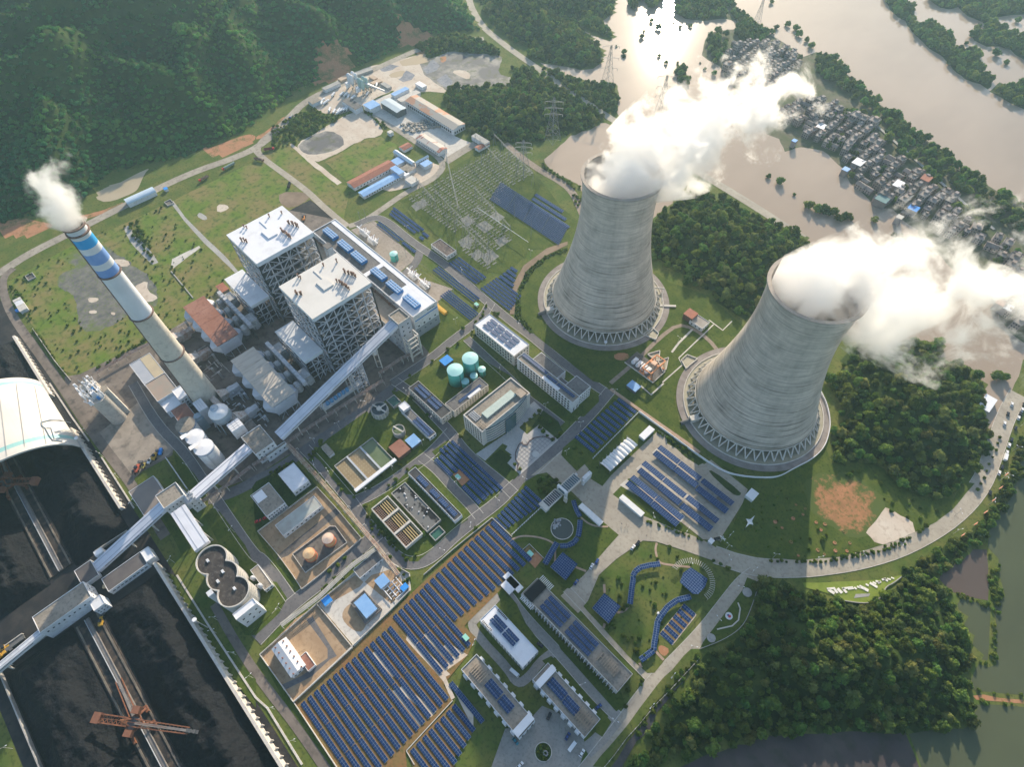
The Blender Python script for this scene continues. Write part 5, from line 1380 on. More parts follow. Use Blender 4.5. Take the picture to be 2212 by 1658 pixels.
# wavy triple silo
e=thing('coal_silo_block','three joined round coal silos with a dark sunken roof and a white wavy parapet','silo block',(247,59,0))
cs=[(264.5,59.5),(248.5,59.5),(232.5,59.5)]
pf=[]
R0=11.2
for i,(a_,b_)in enumerate(cs): # outline as union of circles
 pass
def outline(cs,r):
 pts=[]
 seq=[(i,1)for i in range(len(cs))]+[(i,-1)for i in range(len(cs)-1,-1,-1)]
 for i,s_ in seq:
  c=cs[i]
  a0=math.acos(min(1,(abs(cs[1][0]-cs[0][0])/2)/r))
  if s_==1:st,en=(a0,math.pi-a0)
  else:st,en=(math.pi+a0,2*math.pi-a0)
  if i==0 and s_==1:st=0
  if i==len(cs)-1 and s_==1:en=math.pi
  if i==len(cs)-1 and s_==-1:st=math.pi
  if i==0 and s_==-1:en=2*math.pi
  for k in range(13):
   th=st+(en-st)*k/12
   pts.append((c[0]+r*math.cos(th),c[1]+r*math.sin(th)))
 return pts
oo=outline(cs,R0);ii=outline(cs,R0-.8)
b=MB().prism(oo,0,20.5)
n=len(oo)
o=len(b.v)
b.v+=[(*p,20.5)for p in oo]+[(*p,22.3)for p in oo]+[(*p,20.55)for p in ii]+[(*p,22.3)for p in ii]
for k in range(n):
 j=(k+1)%n
 b.f+=[(o+k,o+j,o+n+j,o+n+k),(o+n+k,o+n+j,o+3*n+j,o+3*n+k),(o+3*n+k,o+3*n+j,o+2*n+j,o+2*n+k)];b.m+=[0,0,0]
build('silo_wall',b,LCONC,e)
build('roof',MB().prism(ii,20.6,20.8),mat('sooty_roof',(0.035,0.03,0.03),(0.07,0.06,0.055),.15,.9,c3=(.12,.11,.1),scale3=.5),e)
rb_=MB()
for c in cs:
 for k in range(5):
  z=3+k*3.6
  rb_.lathe(c[0],c[1],[(R0+.02,z),(R0+.22,z+.1),(R0+.22,z+.5),(R0+.02,z+.6)],32)
build('ring_rib',rb_,CONC,e)
for(x,y)in((266,62),(251,58),(247,64),(234,58)):
 build('roof_hatch',MB().box(x-1.3,x+1.3,y-.8,y+.8,20.81,22),WHITE,e)
build('stair_turret',MB().box(241,245,70,74,0,22.5),WHITE,e)
bld('conveyor_house','small white head house at the low end of the wavy silos','head house',(214,219.3,52,68),21,WHITE,WHITEB,.6,[('-x',3,2,3,18)])
bld('substation_shed','low grey roofed shed on the lawn beside the wavy silos','shed',(226,247,38.5,45),5,WHITE,ROOFW,.5,[('-x',2,1,1,4)])
for(x,y,r_,l_)in((231,45.6,1.9,'pale round dust hopper nearest the road beside the wavy silos'),(240,46.5,1.6,'pale round dust hopper in the middle beside the wavy silos')):
 solo('dust_hopper',MB().lathe(x,y,[(.4,1),(r_,3),(r_,7),(.3,8)],16,0,True,True).tube((x+1,y,0),(x+1,y,3),.2,4).tube((x-1,y,0),(x-1,y,3),.2,4),STEEL,l_,'hopper')
 # ================================================================ precipitators, ducts, fans
def precip(rect,label,roofm,name='precipitator',seed=1):
 x0,x1,y0,y1=rect
 e=thing(name,label,'precipitator',((x0+x1)/2,(y0+y1)/2,0),'electrostatic precipitators')
 body=MB().box(x0+1.5,x1-1.5,y0+1.5,y1-1.5,9,21)
 build('casing',body,mat('white_casing',(0.55,0.57,0.62),(0.46,0.48,0.52),.1,.6),e)
 n=4;L=(x1-x0-4)/n
 for i in range(n):
  rr=MB().box(x0+2+i*L+.12-(.0),x0+2+(i+1)*L-.12,y0,y1,21.6,22.1)
  build('roof',rr,roofm,e)
 hp=MB()
 for i in range(4):
  for j in range(3):
   cx=x0+2+(i+.5)*(x1-x0-4)/4;cyy=y0+2+(j+.5)*(y1-y0-4)/3
   a=6.5;b_=2.8
   hp.add([(cx-a,cyy-b_,8.95),(cx+a,cyy-b_,8.95),(cx+a,cyy+b_,8.95),(cx-a,cyy+b_,8.95),(cx-.8,cyy-.5,3),(cx+.8,cyy-.5,3),(cx+.8,cyy+.5,3),(cx-.8,cyy+.5,3)],
 [(0,1,5,4),(1,2,6,5),(2,3,7,6),(3,0,4,7),(4,5,6,7)])
 build('hopper',hp,STEEL,e)
 lg=MB();lattice(lg,(x0+1.6,y1-1.6,0),(x1-x0-3.2,0,0),(0,0,9),6,1,.6,seed,.5);lattice(lg,(x0+1.6,y0+1.6,0),(0,y1-y0-3.2,0),(0,0,9),3,1,.6,seed,.5)
 build('support_frame',lg,FRAMEM,e)
 # tapering inlet and outlet nozzles along both long sides
 for i in range(4):
  cx=x0+2+(i+.5)*(x1-x0-4)/4;a=(x1-x0-4)/8-1
  for(ya,yb)in((y1-1.5,y1+4.5),(y0+1.5,y0-4.5)):
   ends=MB()
   ends.add([(cx-a,ya,10),(cx+a,ya,10),(cx+a,ya,20),(cx-a,ya,20),(cx-2,yb,13),(cx+2,yb,13),(cx+2,yb,17),(cx-2,yb,17)],
 [(0,1,5,4),(1,2,6,5),(2,3,7,6),(3,0,4,7),(4,5,6,7)])
   build('nozzle',ends,MATS['white_casing'],e)
 return e
precip((443.5,517,-63.5,-41.5),'precipitator under rust brown roof sheets beside the field',BROWNR,seed=2)
precip((348,424,-65.3,-42),'precipitator under beige roof sheets next to the long conveyor',CREAM2,seed=3)
DUCT=mat('grey_lagged_duct',(0.48,0.49,0.5),(0.36,0.36,0.36),.25,.7,c3=(.26,.22,.2),scale3=.8)
for(xa,xb,lab)in((446,512,'between the brown roofed precipitator and the boiler wing'),(352,420,'between the beige roofed precipitator and the boiler wing')):
 e=thing('flue_duct','row of fat grey flue ducts '+lab,'flue duct',((xa+xb)/2,-76,0),'boiler flue ducts')
 for i in range(4):
  cx=xa+7+i*(xb-xa-12)/3.4
  k=MB();k.tube((cx,-69.7,15),(cx,-74.4,17.5),3.1,10).lathe(cx,-71.5,[(3.6,10),(3.6,19),(1.5,21)],12,0,False,True)
  build('duct_elbow',k,DUCT,e)
 k=MB().box(xa+1,xb-2,-78.5,-75,18,22.2)
 for i in range(12):k.box(xa+1+i*(xb-xa-4)/12,xa+1.3+i*(xb-xa-4)/12,-78.7,-74.8,22.21,22.6)
 build('duct_main',k,mat('pale_duct',(0.56,0.57,0.6),(0.42,0.42,0.44),.2,.6),e)
 for cx in(xa+12,xb-14):
  k=MB().box(cx-6,cx+6,-86,-78.55,12,20);k.tube((cx-7,-82.5,13),(cx+7,-82.5,13),4.2,14)
  build('air_heater',k,DUCT,e)
 lg=MB();lattice(lg,(xa+2,-77,0),(xb-xa-4,0,0),(0,0,18),7,3,.5,7,.5)
 build('support_frame',lg,DSTEEL,e)
 pr=MB()
 for zz,yy in((23.5,-68),(22.8,-73.3),(12,-80)):pr.tube((xa+2,yy,zz),(xb-4,yy,zz),.35,5)
 build('cable_tray',pr,DSTEEL,e)
 # induced draught fans and flues towards the chimney
FLUE=mat('weathered_white_flue',(0.55,0.53,0.5),(0.4,0.33,0.28),.25,.7,c3=(.3,.16,.1),scale3=.6)
def fan(cx,cy_,lab,m,flip=1):
 e=thing('draught_fan',lab,'draught fan',(cx,cy_,0),'draught fans by the chimney')
 k=MB().tube((cx-3,cy_+2,7),(cx+3,cy_+2,7),4.6,14).box(cx-2.6,cx+2.6,cy_-6,cy_+2,6,11)
 build('fan_casing',k,m,e)
 k=MB().add([(cx-3,cy_+5,5),(cx+3,cy_+5,5),(cx+3,cy_+5,11),(cx-3,cy_+5,11),(cx-5.5,cy_+13,7),(cx+5.5,cy_+13,7),(cx+5.5,cy_+13,14),(cx-5.5,cy_+13,14)],
 [(3,2,1,0),(0,1,5,4),(1,2,6,5),(2,3,7,6),(3,0,4,7),(4,5,6,7)])
 build('outlet_flue',k,FLUE,e)
 lg=MB();lattice(lg,(cx-5,cy_+13,0),(10,0,0),(0,0,8),2,2,.5,3,.3)
 build('support_frame',lg,DSTEEL,e)
fan(497,-30,'rusty draught fan at the field end of the brown roofed precipitator',mat('rusty_casing',(0.33,0.2,0.15),(0.45,0.4,0.36),.3,.8))
fan(461,-30,'rust streaked draught fan at the chimney end of the brown roofed precipitator',MATS['rusty_casing'])
fan(404,-29,'white draught fan at the chimney end of the beige roofed precipitator',MATS['pale_duct'])
fan(371,-29,'white draught fan at the conveyor end of the beige roofed precipitator',MATS['pale_duct'])
e=thing('main_flue','long rust stained flue joining the fans to the chimney','flue',(430,-14,0))
build('duct_main',MB().beam((500,-14,10),(424,-11,12),5,6).beam((404,-10,12),(362,-14,10),5,6),FLUE,e)
lg=MB();lattice(lg,(426,-14,0),(72,0,0),(0,0,7),9,1,.5,3,.6);lattice(lg,(364,-13,0),(36,0,0),(0,0,7),5,1,.5,3,.6)
build('support_frame',lg,DSTEEL,e)
m=MB();r=random.Random(4)
for k in range(46):
 x=r.uniform(428,512);y=r.uniform(-38,-6);z=r.uniform(2,10);L=r.uniform(3,9)
 m.tube((x,y,z),(x+(L if k%2 else 0),y+(0 if k%2 else L),z),r.uniform(.15,.5),5)
 if k%4==0:m.box(x-1,x+1.5,y-1,y+1,0,z)
solo('pipe_rack',m,MATS['lagged_pipe'],'tangle of pipes and small pipe racks between chimney and brown roofed precipitator','pipe rack')
m=MB()
for k in range(40):
 x=r.uniform(350,402);y=r.uniform(-38,-14);z=r.uniform(2,10);L=r.uniform(3,8)
 m.tube((x,y,z),(x+(L if k%2 else 0),y+(0 if k%2 else L),z),r.uniform(.15,.5),5)
 if k%4==0:m.box(x-1.2,x+1.2,y-1,y+1,0,z)
solo('pipe_rack',m,STEEL,'tangle of pale pipes and small racks beside the banded chimney and the ball topped silo','pipe rack')
# ball topped silo on legs beside the chimney
e=thing('ash_silo','round blue grey silo with a domed white top on splayed legs','silo',(377,-7,0))
build('silo_wall',MB().lathe(377,-7,[(3,9),(7.4,14),(8.2,16),(8.2,24)],28,0,True),mat('blue_grey_paint',(0.32,0.4,0.46),(0.4,0.47,0.52),.2,.6),e,smooth=True)
build('silo_roof',MB().lathe(377,-7,[(8.4,24.02),(8.2,25),(5,27.6),(3,28.3)],28,0,True,True),WHITEB,e,smooth=True)
build('filter_cap',MB().lathe(379,-6,[(3.4,28.31),(3.4,29.3),(1.2,30),(1.2,30.8)],20,0,True,True),mat('blue_grey_cap',(0.35,0.42,0.5)),e)
for k in range(8):
 a=2*math.pi*k/8
 build('leg',MB().tube((377+8.6*math.cos(a),-7+8.6*math.sin(a),0),(377+7.6*math.cos(a),-7+7.6*math.sin(a),15),.45,6),MATS['blue_grey_paint'],e)
b=MB()
for k in range(10):
 a=2*math.pi*k/10
 b.tube((377+8.2*math.cos(a),-7+8.2*math.sin(a),19),(377+9.6*math.cos(a),-7+9.6*math.sin(a),13),.4,5)
build('drop_pipe',b,STEEL,e)
e=thing('absorber_block','white slatted absorber block with a blue cooling fan at the foot of the chimney','plant block',(398,-9,0))
build('wall',MB().box(391,404,-3,5,0,21),WHITE,e)
b=MB()
for k in range(4):b.box(391.2,403.8,-2.6+k*2,-1+k*2,21.01,21.5)
build('slatted_roof',b,WHITEB,e)
build('fan',MB().lathe(392,8,[(3,15),(3,18),(1,18.4)],20,0,True,True).box(388.5,395.5,4.9,11.5,0,15),mat('blue_grey_paint',(0.3,0.4,0.46)),e)
e=thing('bag_filter','ribbed white bag filter box behind the ball topped silo','bag filter',(362,-12,0))
b=MB().box(354,364,-16,-5,8,19)
build('casing',b,WHITE,e)
b=MB()
for k in range(4):
 for j in range(3):b.box(354.3+k*2.5,356.3+k*2.5,-15.7+j*3.6,-12.6+j*3.6,19.01,19.8)
build('lid',b,WHITEB,e)
lg=MB();lattice(lg,(354.5,-5.5,0),(9,0,0),(0,0,8),2,1,.5,3,.6)
build('support_frame',lg,DSTEEL,e)
# white silo pair and the tan topped silo
for(x,y,r_,hh,rm,l_)in((384.5,19.2,7.6,25,ROOFW,'squat white silo with a tan gravel top, first of the row of three'),
 (368,19,7.2,25,WHITEB,'white round silo with a folded white roof sheet, middle of the row of three'),
 (353.2,18.6,7.6,25.5,WHITEB,'white round silo with a blue ring, last of the row toward the conveyor')):
 e=thing('silo',l_,'silo',(x,y,0))
 build('silo_wall',MB().cyl(x,y,0,hh-.4,r_,36),WHITE,e,smooth=False)
 build('roof',MB().lathe(x,y,[(r_+.3,hh-.39),(r_+.3,hh),(.2,hh+.7)],36,0,True,True),rm,e)
 build('blue_ring',MB().lathe(x,y,[(r_+.01,hh-2.6),(r_+.16,hh-2.6),(r_+.16,hh-1.6),(r_+.01,hh-1.6)],36),mat('dusty_blue',(0.2,0.28,0.42)),e)
 if rm is WHITEB:
  build('roof_sheet',MB().add([(x+3,y+1,hh+2),(x+7,y+4,hh+1),(x+7,y+9,hh+1.4),(x+2,y+9,hh+2.6),(x+3,y+1,hh+2.3),(x+7,y+4,hh+1.3),(x+7,y+9,hh+1.7),(x+2,y+9,hh+2.9)],[(0,1,2,3),(7,6,5,4),(0,4,5,1),(1,5,6,2),(2,6,7,3),(3,7,4,0)]),WHITEB,e)
 build('ladder',MB().beam((x-r_-.3,y+2,0),(x-r_-.3,y+2,hh),.8,.3),STEEL,e)
 # twin ash silo tower
e=thing('cement_silo','tall pair of stained concrete ash silos crowned with pipes and white machinery','silo',(462,62,0))
build('silo_wall',MB().cyl(455,60,0,34,6.9,30).cyl(472,61,0,34,7.2,30).box(458,468,54.5,66.5,0,34),mat('stained_pale_concrete',(0.52,0.48,0.42),(0.43,0.4,0.36),.1,.85,c3=(.33,.3,.27),scale3=.4),e)
r=random.Random(8);b=MB()
for k in range(44):
 x=478-r.random()*30;y=54+r.random()*14;h_=r.uniform(1.5,9)
 if k%3:b.box(x,x+r.uniform(1,3),y,y+r.uniform(.8,2),34.01,34+h_)
 else:b.tube((x,y,34.05),(x+r.uniform(-3,3),y+r.uniform(-3,3),34+h_+2),.4,6)
build('machinery',b,WHITEB,e)
build('vent_cap',MB().cyl(452,59,34.02,36.5,1.4,14).cyl(464,58,34.02,37,1.3,14),BLUEP,e)
b=MB();lattice(b,(476.5,56,0),(0,8,0),(0,0,38),1,9,.5,3,1);lattice(b,(476.5,64,0),(4,0,0),(0,0,38),1,9,.5,4,1);b.beam((472,60,36),(480,60,38),1,1)
build('bucket_elevator',b,GALV,e)
e=thing('white_annex_tower','narrow pale lift shaft standing against the tall ash silos','lift shaft',(458,51.6,0))
build('wall',MB().box(455,461.5,49.6,53.9,0,35),LCONC,e)
build('roof',MB().box(454.8,461.7,49.4,53.9,35.01,35.4),ROOFW,e)
# pump buildings beside the chimney
bld('workshop','low building roofed half in blue grey and half in tan beside the chimney','workshop',(463,497,7,27),10,WHITE,mat('blue_grey_roof',(0.34,0.37,0.42),(0.4,0.42,0.46),.1,.7),.5)
solo('roof_sheet',MB().box(463.6,496.4,7.6,16.8,9.65,9.8),mat('tan_roof',(0.5,0.42,0.28),(0.44,0.37,0.26),.1,.8),'tan half of the two coloured workshop roof beside the chimney','roof sheet')
bld('pump_house','white walled pump house with a pinkish roof beside the chimney','pump house',(436,462.6,7,26.5),12,WHITE,mat('pink_brown_roof',(0.36,0.27,0.22),(0.3,0.27,0.23),.1,.8),.7,[('-x',5,2,2,10),('+y',6,1,3,8)])
bld('white_block','tall white block with scattered square windows on the chimney side of the pump house','block',(421,435.8,2,12),15,WHITE,WHITEB,.6,[('-x',3,3,2,13),('+y',3,3,2,13)])
bld('white_block','short white block with a row of tiny windows below the pink roofed pump house','block',(422,435.8,12.2,26),9,WHITE,WHITEB,.5,[('-x',5,1,4,7,dict(wd=.8,hh=.8))])
bld('ash_pump_room','low room with a dull red roof next to the row of three white silos','room',(397,421.8,9,23),9,WHITE,BROWNR,.5,[('+y',5,1,3,6)])
bld('garage','low garage with a wide grey roof and long white side wall beside the parked loaders','garage',(343,372,62,83),8,WHITE,mat('grey_brown_roof',(0.2,0.175,0.165),(0.24,0.21,0.19),.1,.85),.4,[('-x',6,1,2,6)])
solo('long_wall',MB().beam((345,48,2),(385,47.6,2),.5,4),WHITE,'straight white wall running from the garage corner past the lawn','wall')
# ================================================================ pipe racks
def piperack(name,label,pts,z=6.5,wd=3.0,m=RUST,step=9,pale=False):
 e=thing(name,label,'pipe rack',(*pts[0][:2],0),'elevated pipe racks')
 b=MB();lg=MB()
 for a_,b_ in zip(pts,pts[1:]):
  A_=Vector((*a_[:2],z));B_=Vector((*b_[:2],z));d=(B_-A_).normalized();s_=Vector((-d.y,d.x,0))
  for k,off in enumerate((-wd/2,-wd/4,0.05,wd/4+.1,wd/2)):
   b.tube(A_+s_*off+Vector((0,0,.3*(k%2))),B_+s_*off+Vector((0,0,.3*(k%2))),.22+.1*(k%3),5)
  L=(B_-A_).length;n=max(2,int(L/step))
  for k in range(n+1):
   c=A_.lerp(B_,k/n)
   lg.beam(c+s_*(wd/2+.3)-Vector((0,0,.5)),c-s_*(wd/2+.3)-Vector((0,0,.5)),.3,.35)
   for sg in(-1,1):lg.tube((c+s_*sg*wd/2)*1-Vector((0,0,z)),c+s_*sg*wd/2-Vector((0,0,.7)),.2,4)
   if pale and k%3==1:
    lg.beam(c+s_*(wd/2+.4)+Vector((0,0,.8)),c+s_*(wd/2+2.2)+Vector((0,0,.8)),.3,.3)
    lg.beam(c+s_*(wd/2+2.2)+Vector((0,0,.8)),c+s_*(wd/2+2.2)+d*2.5+Vector((0,0,.8)),.3,.3)
 build('pipes',b,m,e);build('support_frame',lg,LCONC,e)
 return e
piperack('pipe_rack','rusty elevated pipe rack running beside the boiler yard road',[t(21,0,740)[:2],t(21,280,545)[:2],t(21,700,270)[:2],t(21,1110,10)[:2]],7,3.2,mat('rust_brown_pipe',(0.26,0.16,0.13),(0.4,0.34,0.3),.5,.8))
piperack('pipe_rack','pale pipe rack with square expansion loops descending past the oil tanks',[t(21,285,550)[:2],t(21,540,830)[:2],t(21,850,1190)[:2],t(21,1060,1440)[:2],t(21,1240,1680)[:2]],6.5,3.4,mat('rust_and_cream_pipe',(0.52,0.44,0.34),(0.34,0.2,0.15),.3,.7),pale=True)
piperack('pipe_rack','white lattice pipe rack crossing above the lower court',[t(21,1050,1450)[:2],t(21,850,1590)[:2],t(31,560,210)[:2],t(31,240,450)[:2]],6,3,LCONC)
piperack('pipe_rack','rusty pipe rack continuing toward the junction house and coal conveyors',[t(21,-20,750)[:2],t(20,1980,920)[:2],t(20,1780,1050)[:2]],7,3,MATS['rust_brown_pipe'])
piperack('pipe_rack','brown pipe rack along the dusty lane behind the chimney',[t(10,860,1590)[:2],t(10,1100,1450)[:2],t(10,1330,1330)[:2]],5,2.6,MATS['rust_brown_pipe'])
piperack('pipe_rack','brown pipe rack between the transfer tower and the teal tanks',[t(11,1360,1440)[:2],t(11,1270,1480)[:2],t(11,1080,1610)[:2]],8,3,MATS['rust_brown_pipe'])
e=bld('acid_tank_house','long low white plinth carrying a row of blue tanks beside the boiler yard road','tank plinth',(t(11,900,1658)[0]-3,t(11,1000,1590)[0]+2,-118,-76),4,WHITE,WHITE,0,[])
for k in range(6):
 solo('blue_tank',MB().lathe(e.location.x-1,-82-k*4.2,[(1.7,4.4),(1.7,7.4),(.3,8.2)],16,0,True,True),mat('light_blue_tank',(0.12,0.32,0.55),(.15,.36,.6),.3,.5),
 ORD[k]+' blue tank from the crusher end of the row on the white plinth','tank','blue tanks on the white plinth',smooth=False)
e=thing('slurry_tank','small white conical vessel on legs under the long conveyor','vessel',t(11,1040,1440))
q=t(11,1040,1440)
build('vessel',MB().lathe(q[0],q[1],[(1,5),(3.4,9),(3.4,13),(1,15)],18,0,True,True),WHITE,e)
for k in range(4):build('leg',MB().tube((q[0]+3*math.cos(k*1.57),q[1]+3*math.sin(k*1.57),0),(q[0]+2.8*math.cos(k*1.57),q[1]+2.8*math.sin(k*1.57),9),.25,5),DSTEEL,e)
# ================================================================ coal yard
def yard_wall(xa,xb,z0,z1,label):
 e=thing('coal_yard_wall',label,'retaining wall',((xa+xb)/2,94,0))
 build('wall',MB().add([(xa,92.4,0),(xb,92.4,0),(xb,95.6,0),(xa,95.6,0),(xa,93.4,z0),(xb,93.4,z1),(xb,95.4,z1),(xa,95.4,z0)],
 [(3,2,1,0),(4,5,6,7),(0,1,5,4),(1,2,6,5),(2,3,7,6),(3,0,4,7)]),mat('cream_concrete_wall',(0.62,0.58,0.52),(0.54,0.5,0.45),.08,.85,c3=(.42,.39,.35),scale3=.4),e)
 n=int((xb-xa)/6);pr=None
 b=MB()
 for k in range(n):b.box(xa+3+k*6-.3,xa+3+k*6+.3,91.2,92.5,0,min(z0,z1)*.8)
 build('buttress',b,MATS['cream_concrete_wall'],e)
yard_wall(-80,303,6,6,'long cream retaining wall along the lower coal yard, ending in a point')
yard_wall(366,470,4.5,6,'cream retaining wall under the edge of the white barrel roof')
yard_wall(520,620,6,4,'cream retaining wall beyond the barrel roof, beside the corner road')
solo('coal_yard_wall',MB().beam((-80,206,2),(309,206,2),.8,4).beam((309,206,2),(310,165,2),.8,4),CONC,'low grey wall bounding the far side of the lower coal yard','retaining wall')
# barrel vault over the upper yard
e=thing('barrel_roof','huge white barrel roof with a teal stripe covering part of the coal yard','coal shed roof',(480,150,0))
def vault(x0,x1,name,m,dz=0.0,a0=0.06,a1=1.0,th_k=.7):
 b=MB();n=44
 V_=[]
 for x in(x0,x1):
  for k in range(n+1):
   a=math.pi*(a0+(a1-a0)*k/n)
   V_.append((x,150-57*math.cos(a),3+(40+dz)*math.sin(a)))
 for x in(x0,x1):
  for k in range(n+1):
   a=math.pi*(a0+(a1-a0)*k/n)
   V_.append((x,150-56*math.cos(a),3+(39+dz-th_k)*math.sin(a)))
 N=n+1;fs=[]
 for k in range(n):
  fs+=[(k,k+1,N+k+1,N+k),(2*N+k,3*N+k,3*N+k+1,2*N+k+1),(k,2*N+k,2*N+k+1,k+1),(N+k,N+k+1,3*N+k+1,3*N+k)]
 b.add(V_,fs)
 return build(name,b,m,e)
SHEETW=mat('cream_white_sheet',(0.6,0.58,0.54),(0.54,0.52,0.48),.03,.6,lo=.4,hi=.7)
vault(440,448,'roof',SHEETW);vault(448,452.5,'teal_stripe',mat('teal_stripe',(0.28,0.5,0.48),(.24,.46,.46),.1,.5),.0);vault(452.5,526,'roof',SHEETW)
vault(526,529.5,'teal_stripe',MATS['teal_stripe']);vault(529.5,535,'roof',SHEETW)
b=MB()
for k in range(10):b.box(455+k*6.2,455.2+k*6.2,100,101,24,24.1)
m=MB()
for k in range(30):
 x=441+k*2.7;m.tube((x,93.6,4),(x,96.5,12.5),.14,4)
build('edge_truss',m,DSTEEL,e)
m=MB()
def onvault(rc,x,y):
 z=20
 for _ in range(30):
  q=t(rc,x,y,z);z+=.4*(3+40.3*math.sqrt(max(0,1-((150-q[1])/57.3)**2))-z)
 return t(rc,x,y,z+.35)
m.path([onvault(20,a_,b_)for a_,b_ in((610,340),(520,318),(430,316),(355,335),(360,365),(390,385),(425,450),(455,490),(540,500))],.4,5)
m.path([onvault(20,a_,b_)for a_,b_ in((400,380),(440,385),(470,480))],.3,4)
build('edge_walkway',m,mat('dull_steel_blue',(.2,.25,.3)),e)
for a_,b_ in(((140,0),(215,540)),((0,130),(60,620)),((300,20),(400,520))):
 build('roof_seam',MB().path([onvault(20,a_[0]+(b_[0]-a_[0])*i/8,a_[1]+(b_[1]-a_[1])*i/8)for i in range(9)],.16,4),mat('pale_seam',(.42,.4,.37)),e)
 # coal heaps
def heap(label,x0,x1,y0,y1,hmax,seed,fx=None):
 nx=int((x1-x0)/1.6);nyy=int((y1-y0)/1.6)
 b=MB()
 for i in range(nx+1):
  for j in range(nyy+1):
   x=x0+(x1-x0)*i/nx;y=y0+(y1-y0)*j/nyy
   d=min(x-x0,x1-x,y-y0,y1-y)
   n1=noise.fractal(Vector((x*.02,y*.045,seed)),1.0,2.0,4)
   edge=min(1,d/14)
   ridge=1-2*abs(noise.noise(Vector((x*.3+n1*2.5,y*.06,seed+9))))
   h_=edge*(hmax*(.62+.6*n1)+2.8*ridge*edge*max(0,.55+1.2*noise.noise(Vector((x*.022,y*.03,seed+3))))+.9*noise.noise(Vector((x*.4,y*.4,seed))))
   b.v.append((x,y,max(0,h_)+.08*(edge>0)))
 for i in range(nx):
  for j in range(nyy):
   a=i*(nyy+1)+j
   b.f.append((a,a+nyy+1,a+nyy+2,a+1));b.m.append(0)
 o=build('coal_heap',b,COAL,smooth=True,loc=((x0+x1)/2,(y0+y1)/2,0))
 tag(o,label,'coal heap','coal heaps')
heap('wide black coal heap in the lower yard on the side of the cream wall',-60,298,96.5,140,12,2.3)
heap('black coal heap with rain gullies left of the rusty stacker',-60,304,158.5,205,14,5.1)
heap('black coal heap half under the barrel roof beside the cream wall',345,620,97,140,13,8.2)
heap('black coal heap behind the upper rusty stacker',345,620,158.5,206,13,12.4)
# stacker rail bed
RAILBED=mat('rail_bed',(0.02,0.02,0.024),(0.06,0.05,0.045),.1,.9,c3=(.13,.095,.07),scale3=.25)
for xa,xb,l_ in((-70,300,'lower'),(350,620,'upper')):
 e=thing('stacker_track','rail and belt track down the middle of the '+l_+' coal yard','rail track',((xa+xb)/2,149,0))
 build('bed',MB().box(xa,xb,140.5,158,0.02,1.0),RAILBED,e)
 for y in(142,156.5):build('rail',MB().box(xa,xb,y-.55,y+.55,1.01,1.6),mat('dusty_rail_beam',(0.22,0.19,0.15),(.09,.08,.075),.12,.9),e)
 build('belt',MB().box(xa,xb,147.6,149.4,1.02,2.6).box(xa,xb,147.1,147.4,1.02,3),mat('worn_belt',(0.16,0.15,0.15),(.24,.22,.2),.2,.6),e)
 build('belt_rail',MB().box(xa,xb,149.9,150.3,1.02,3.1),STEEL,e)
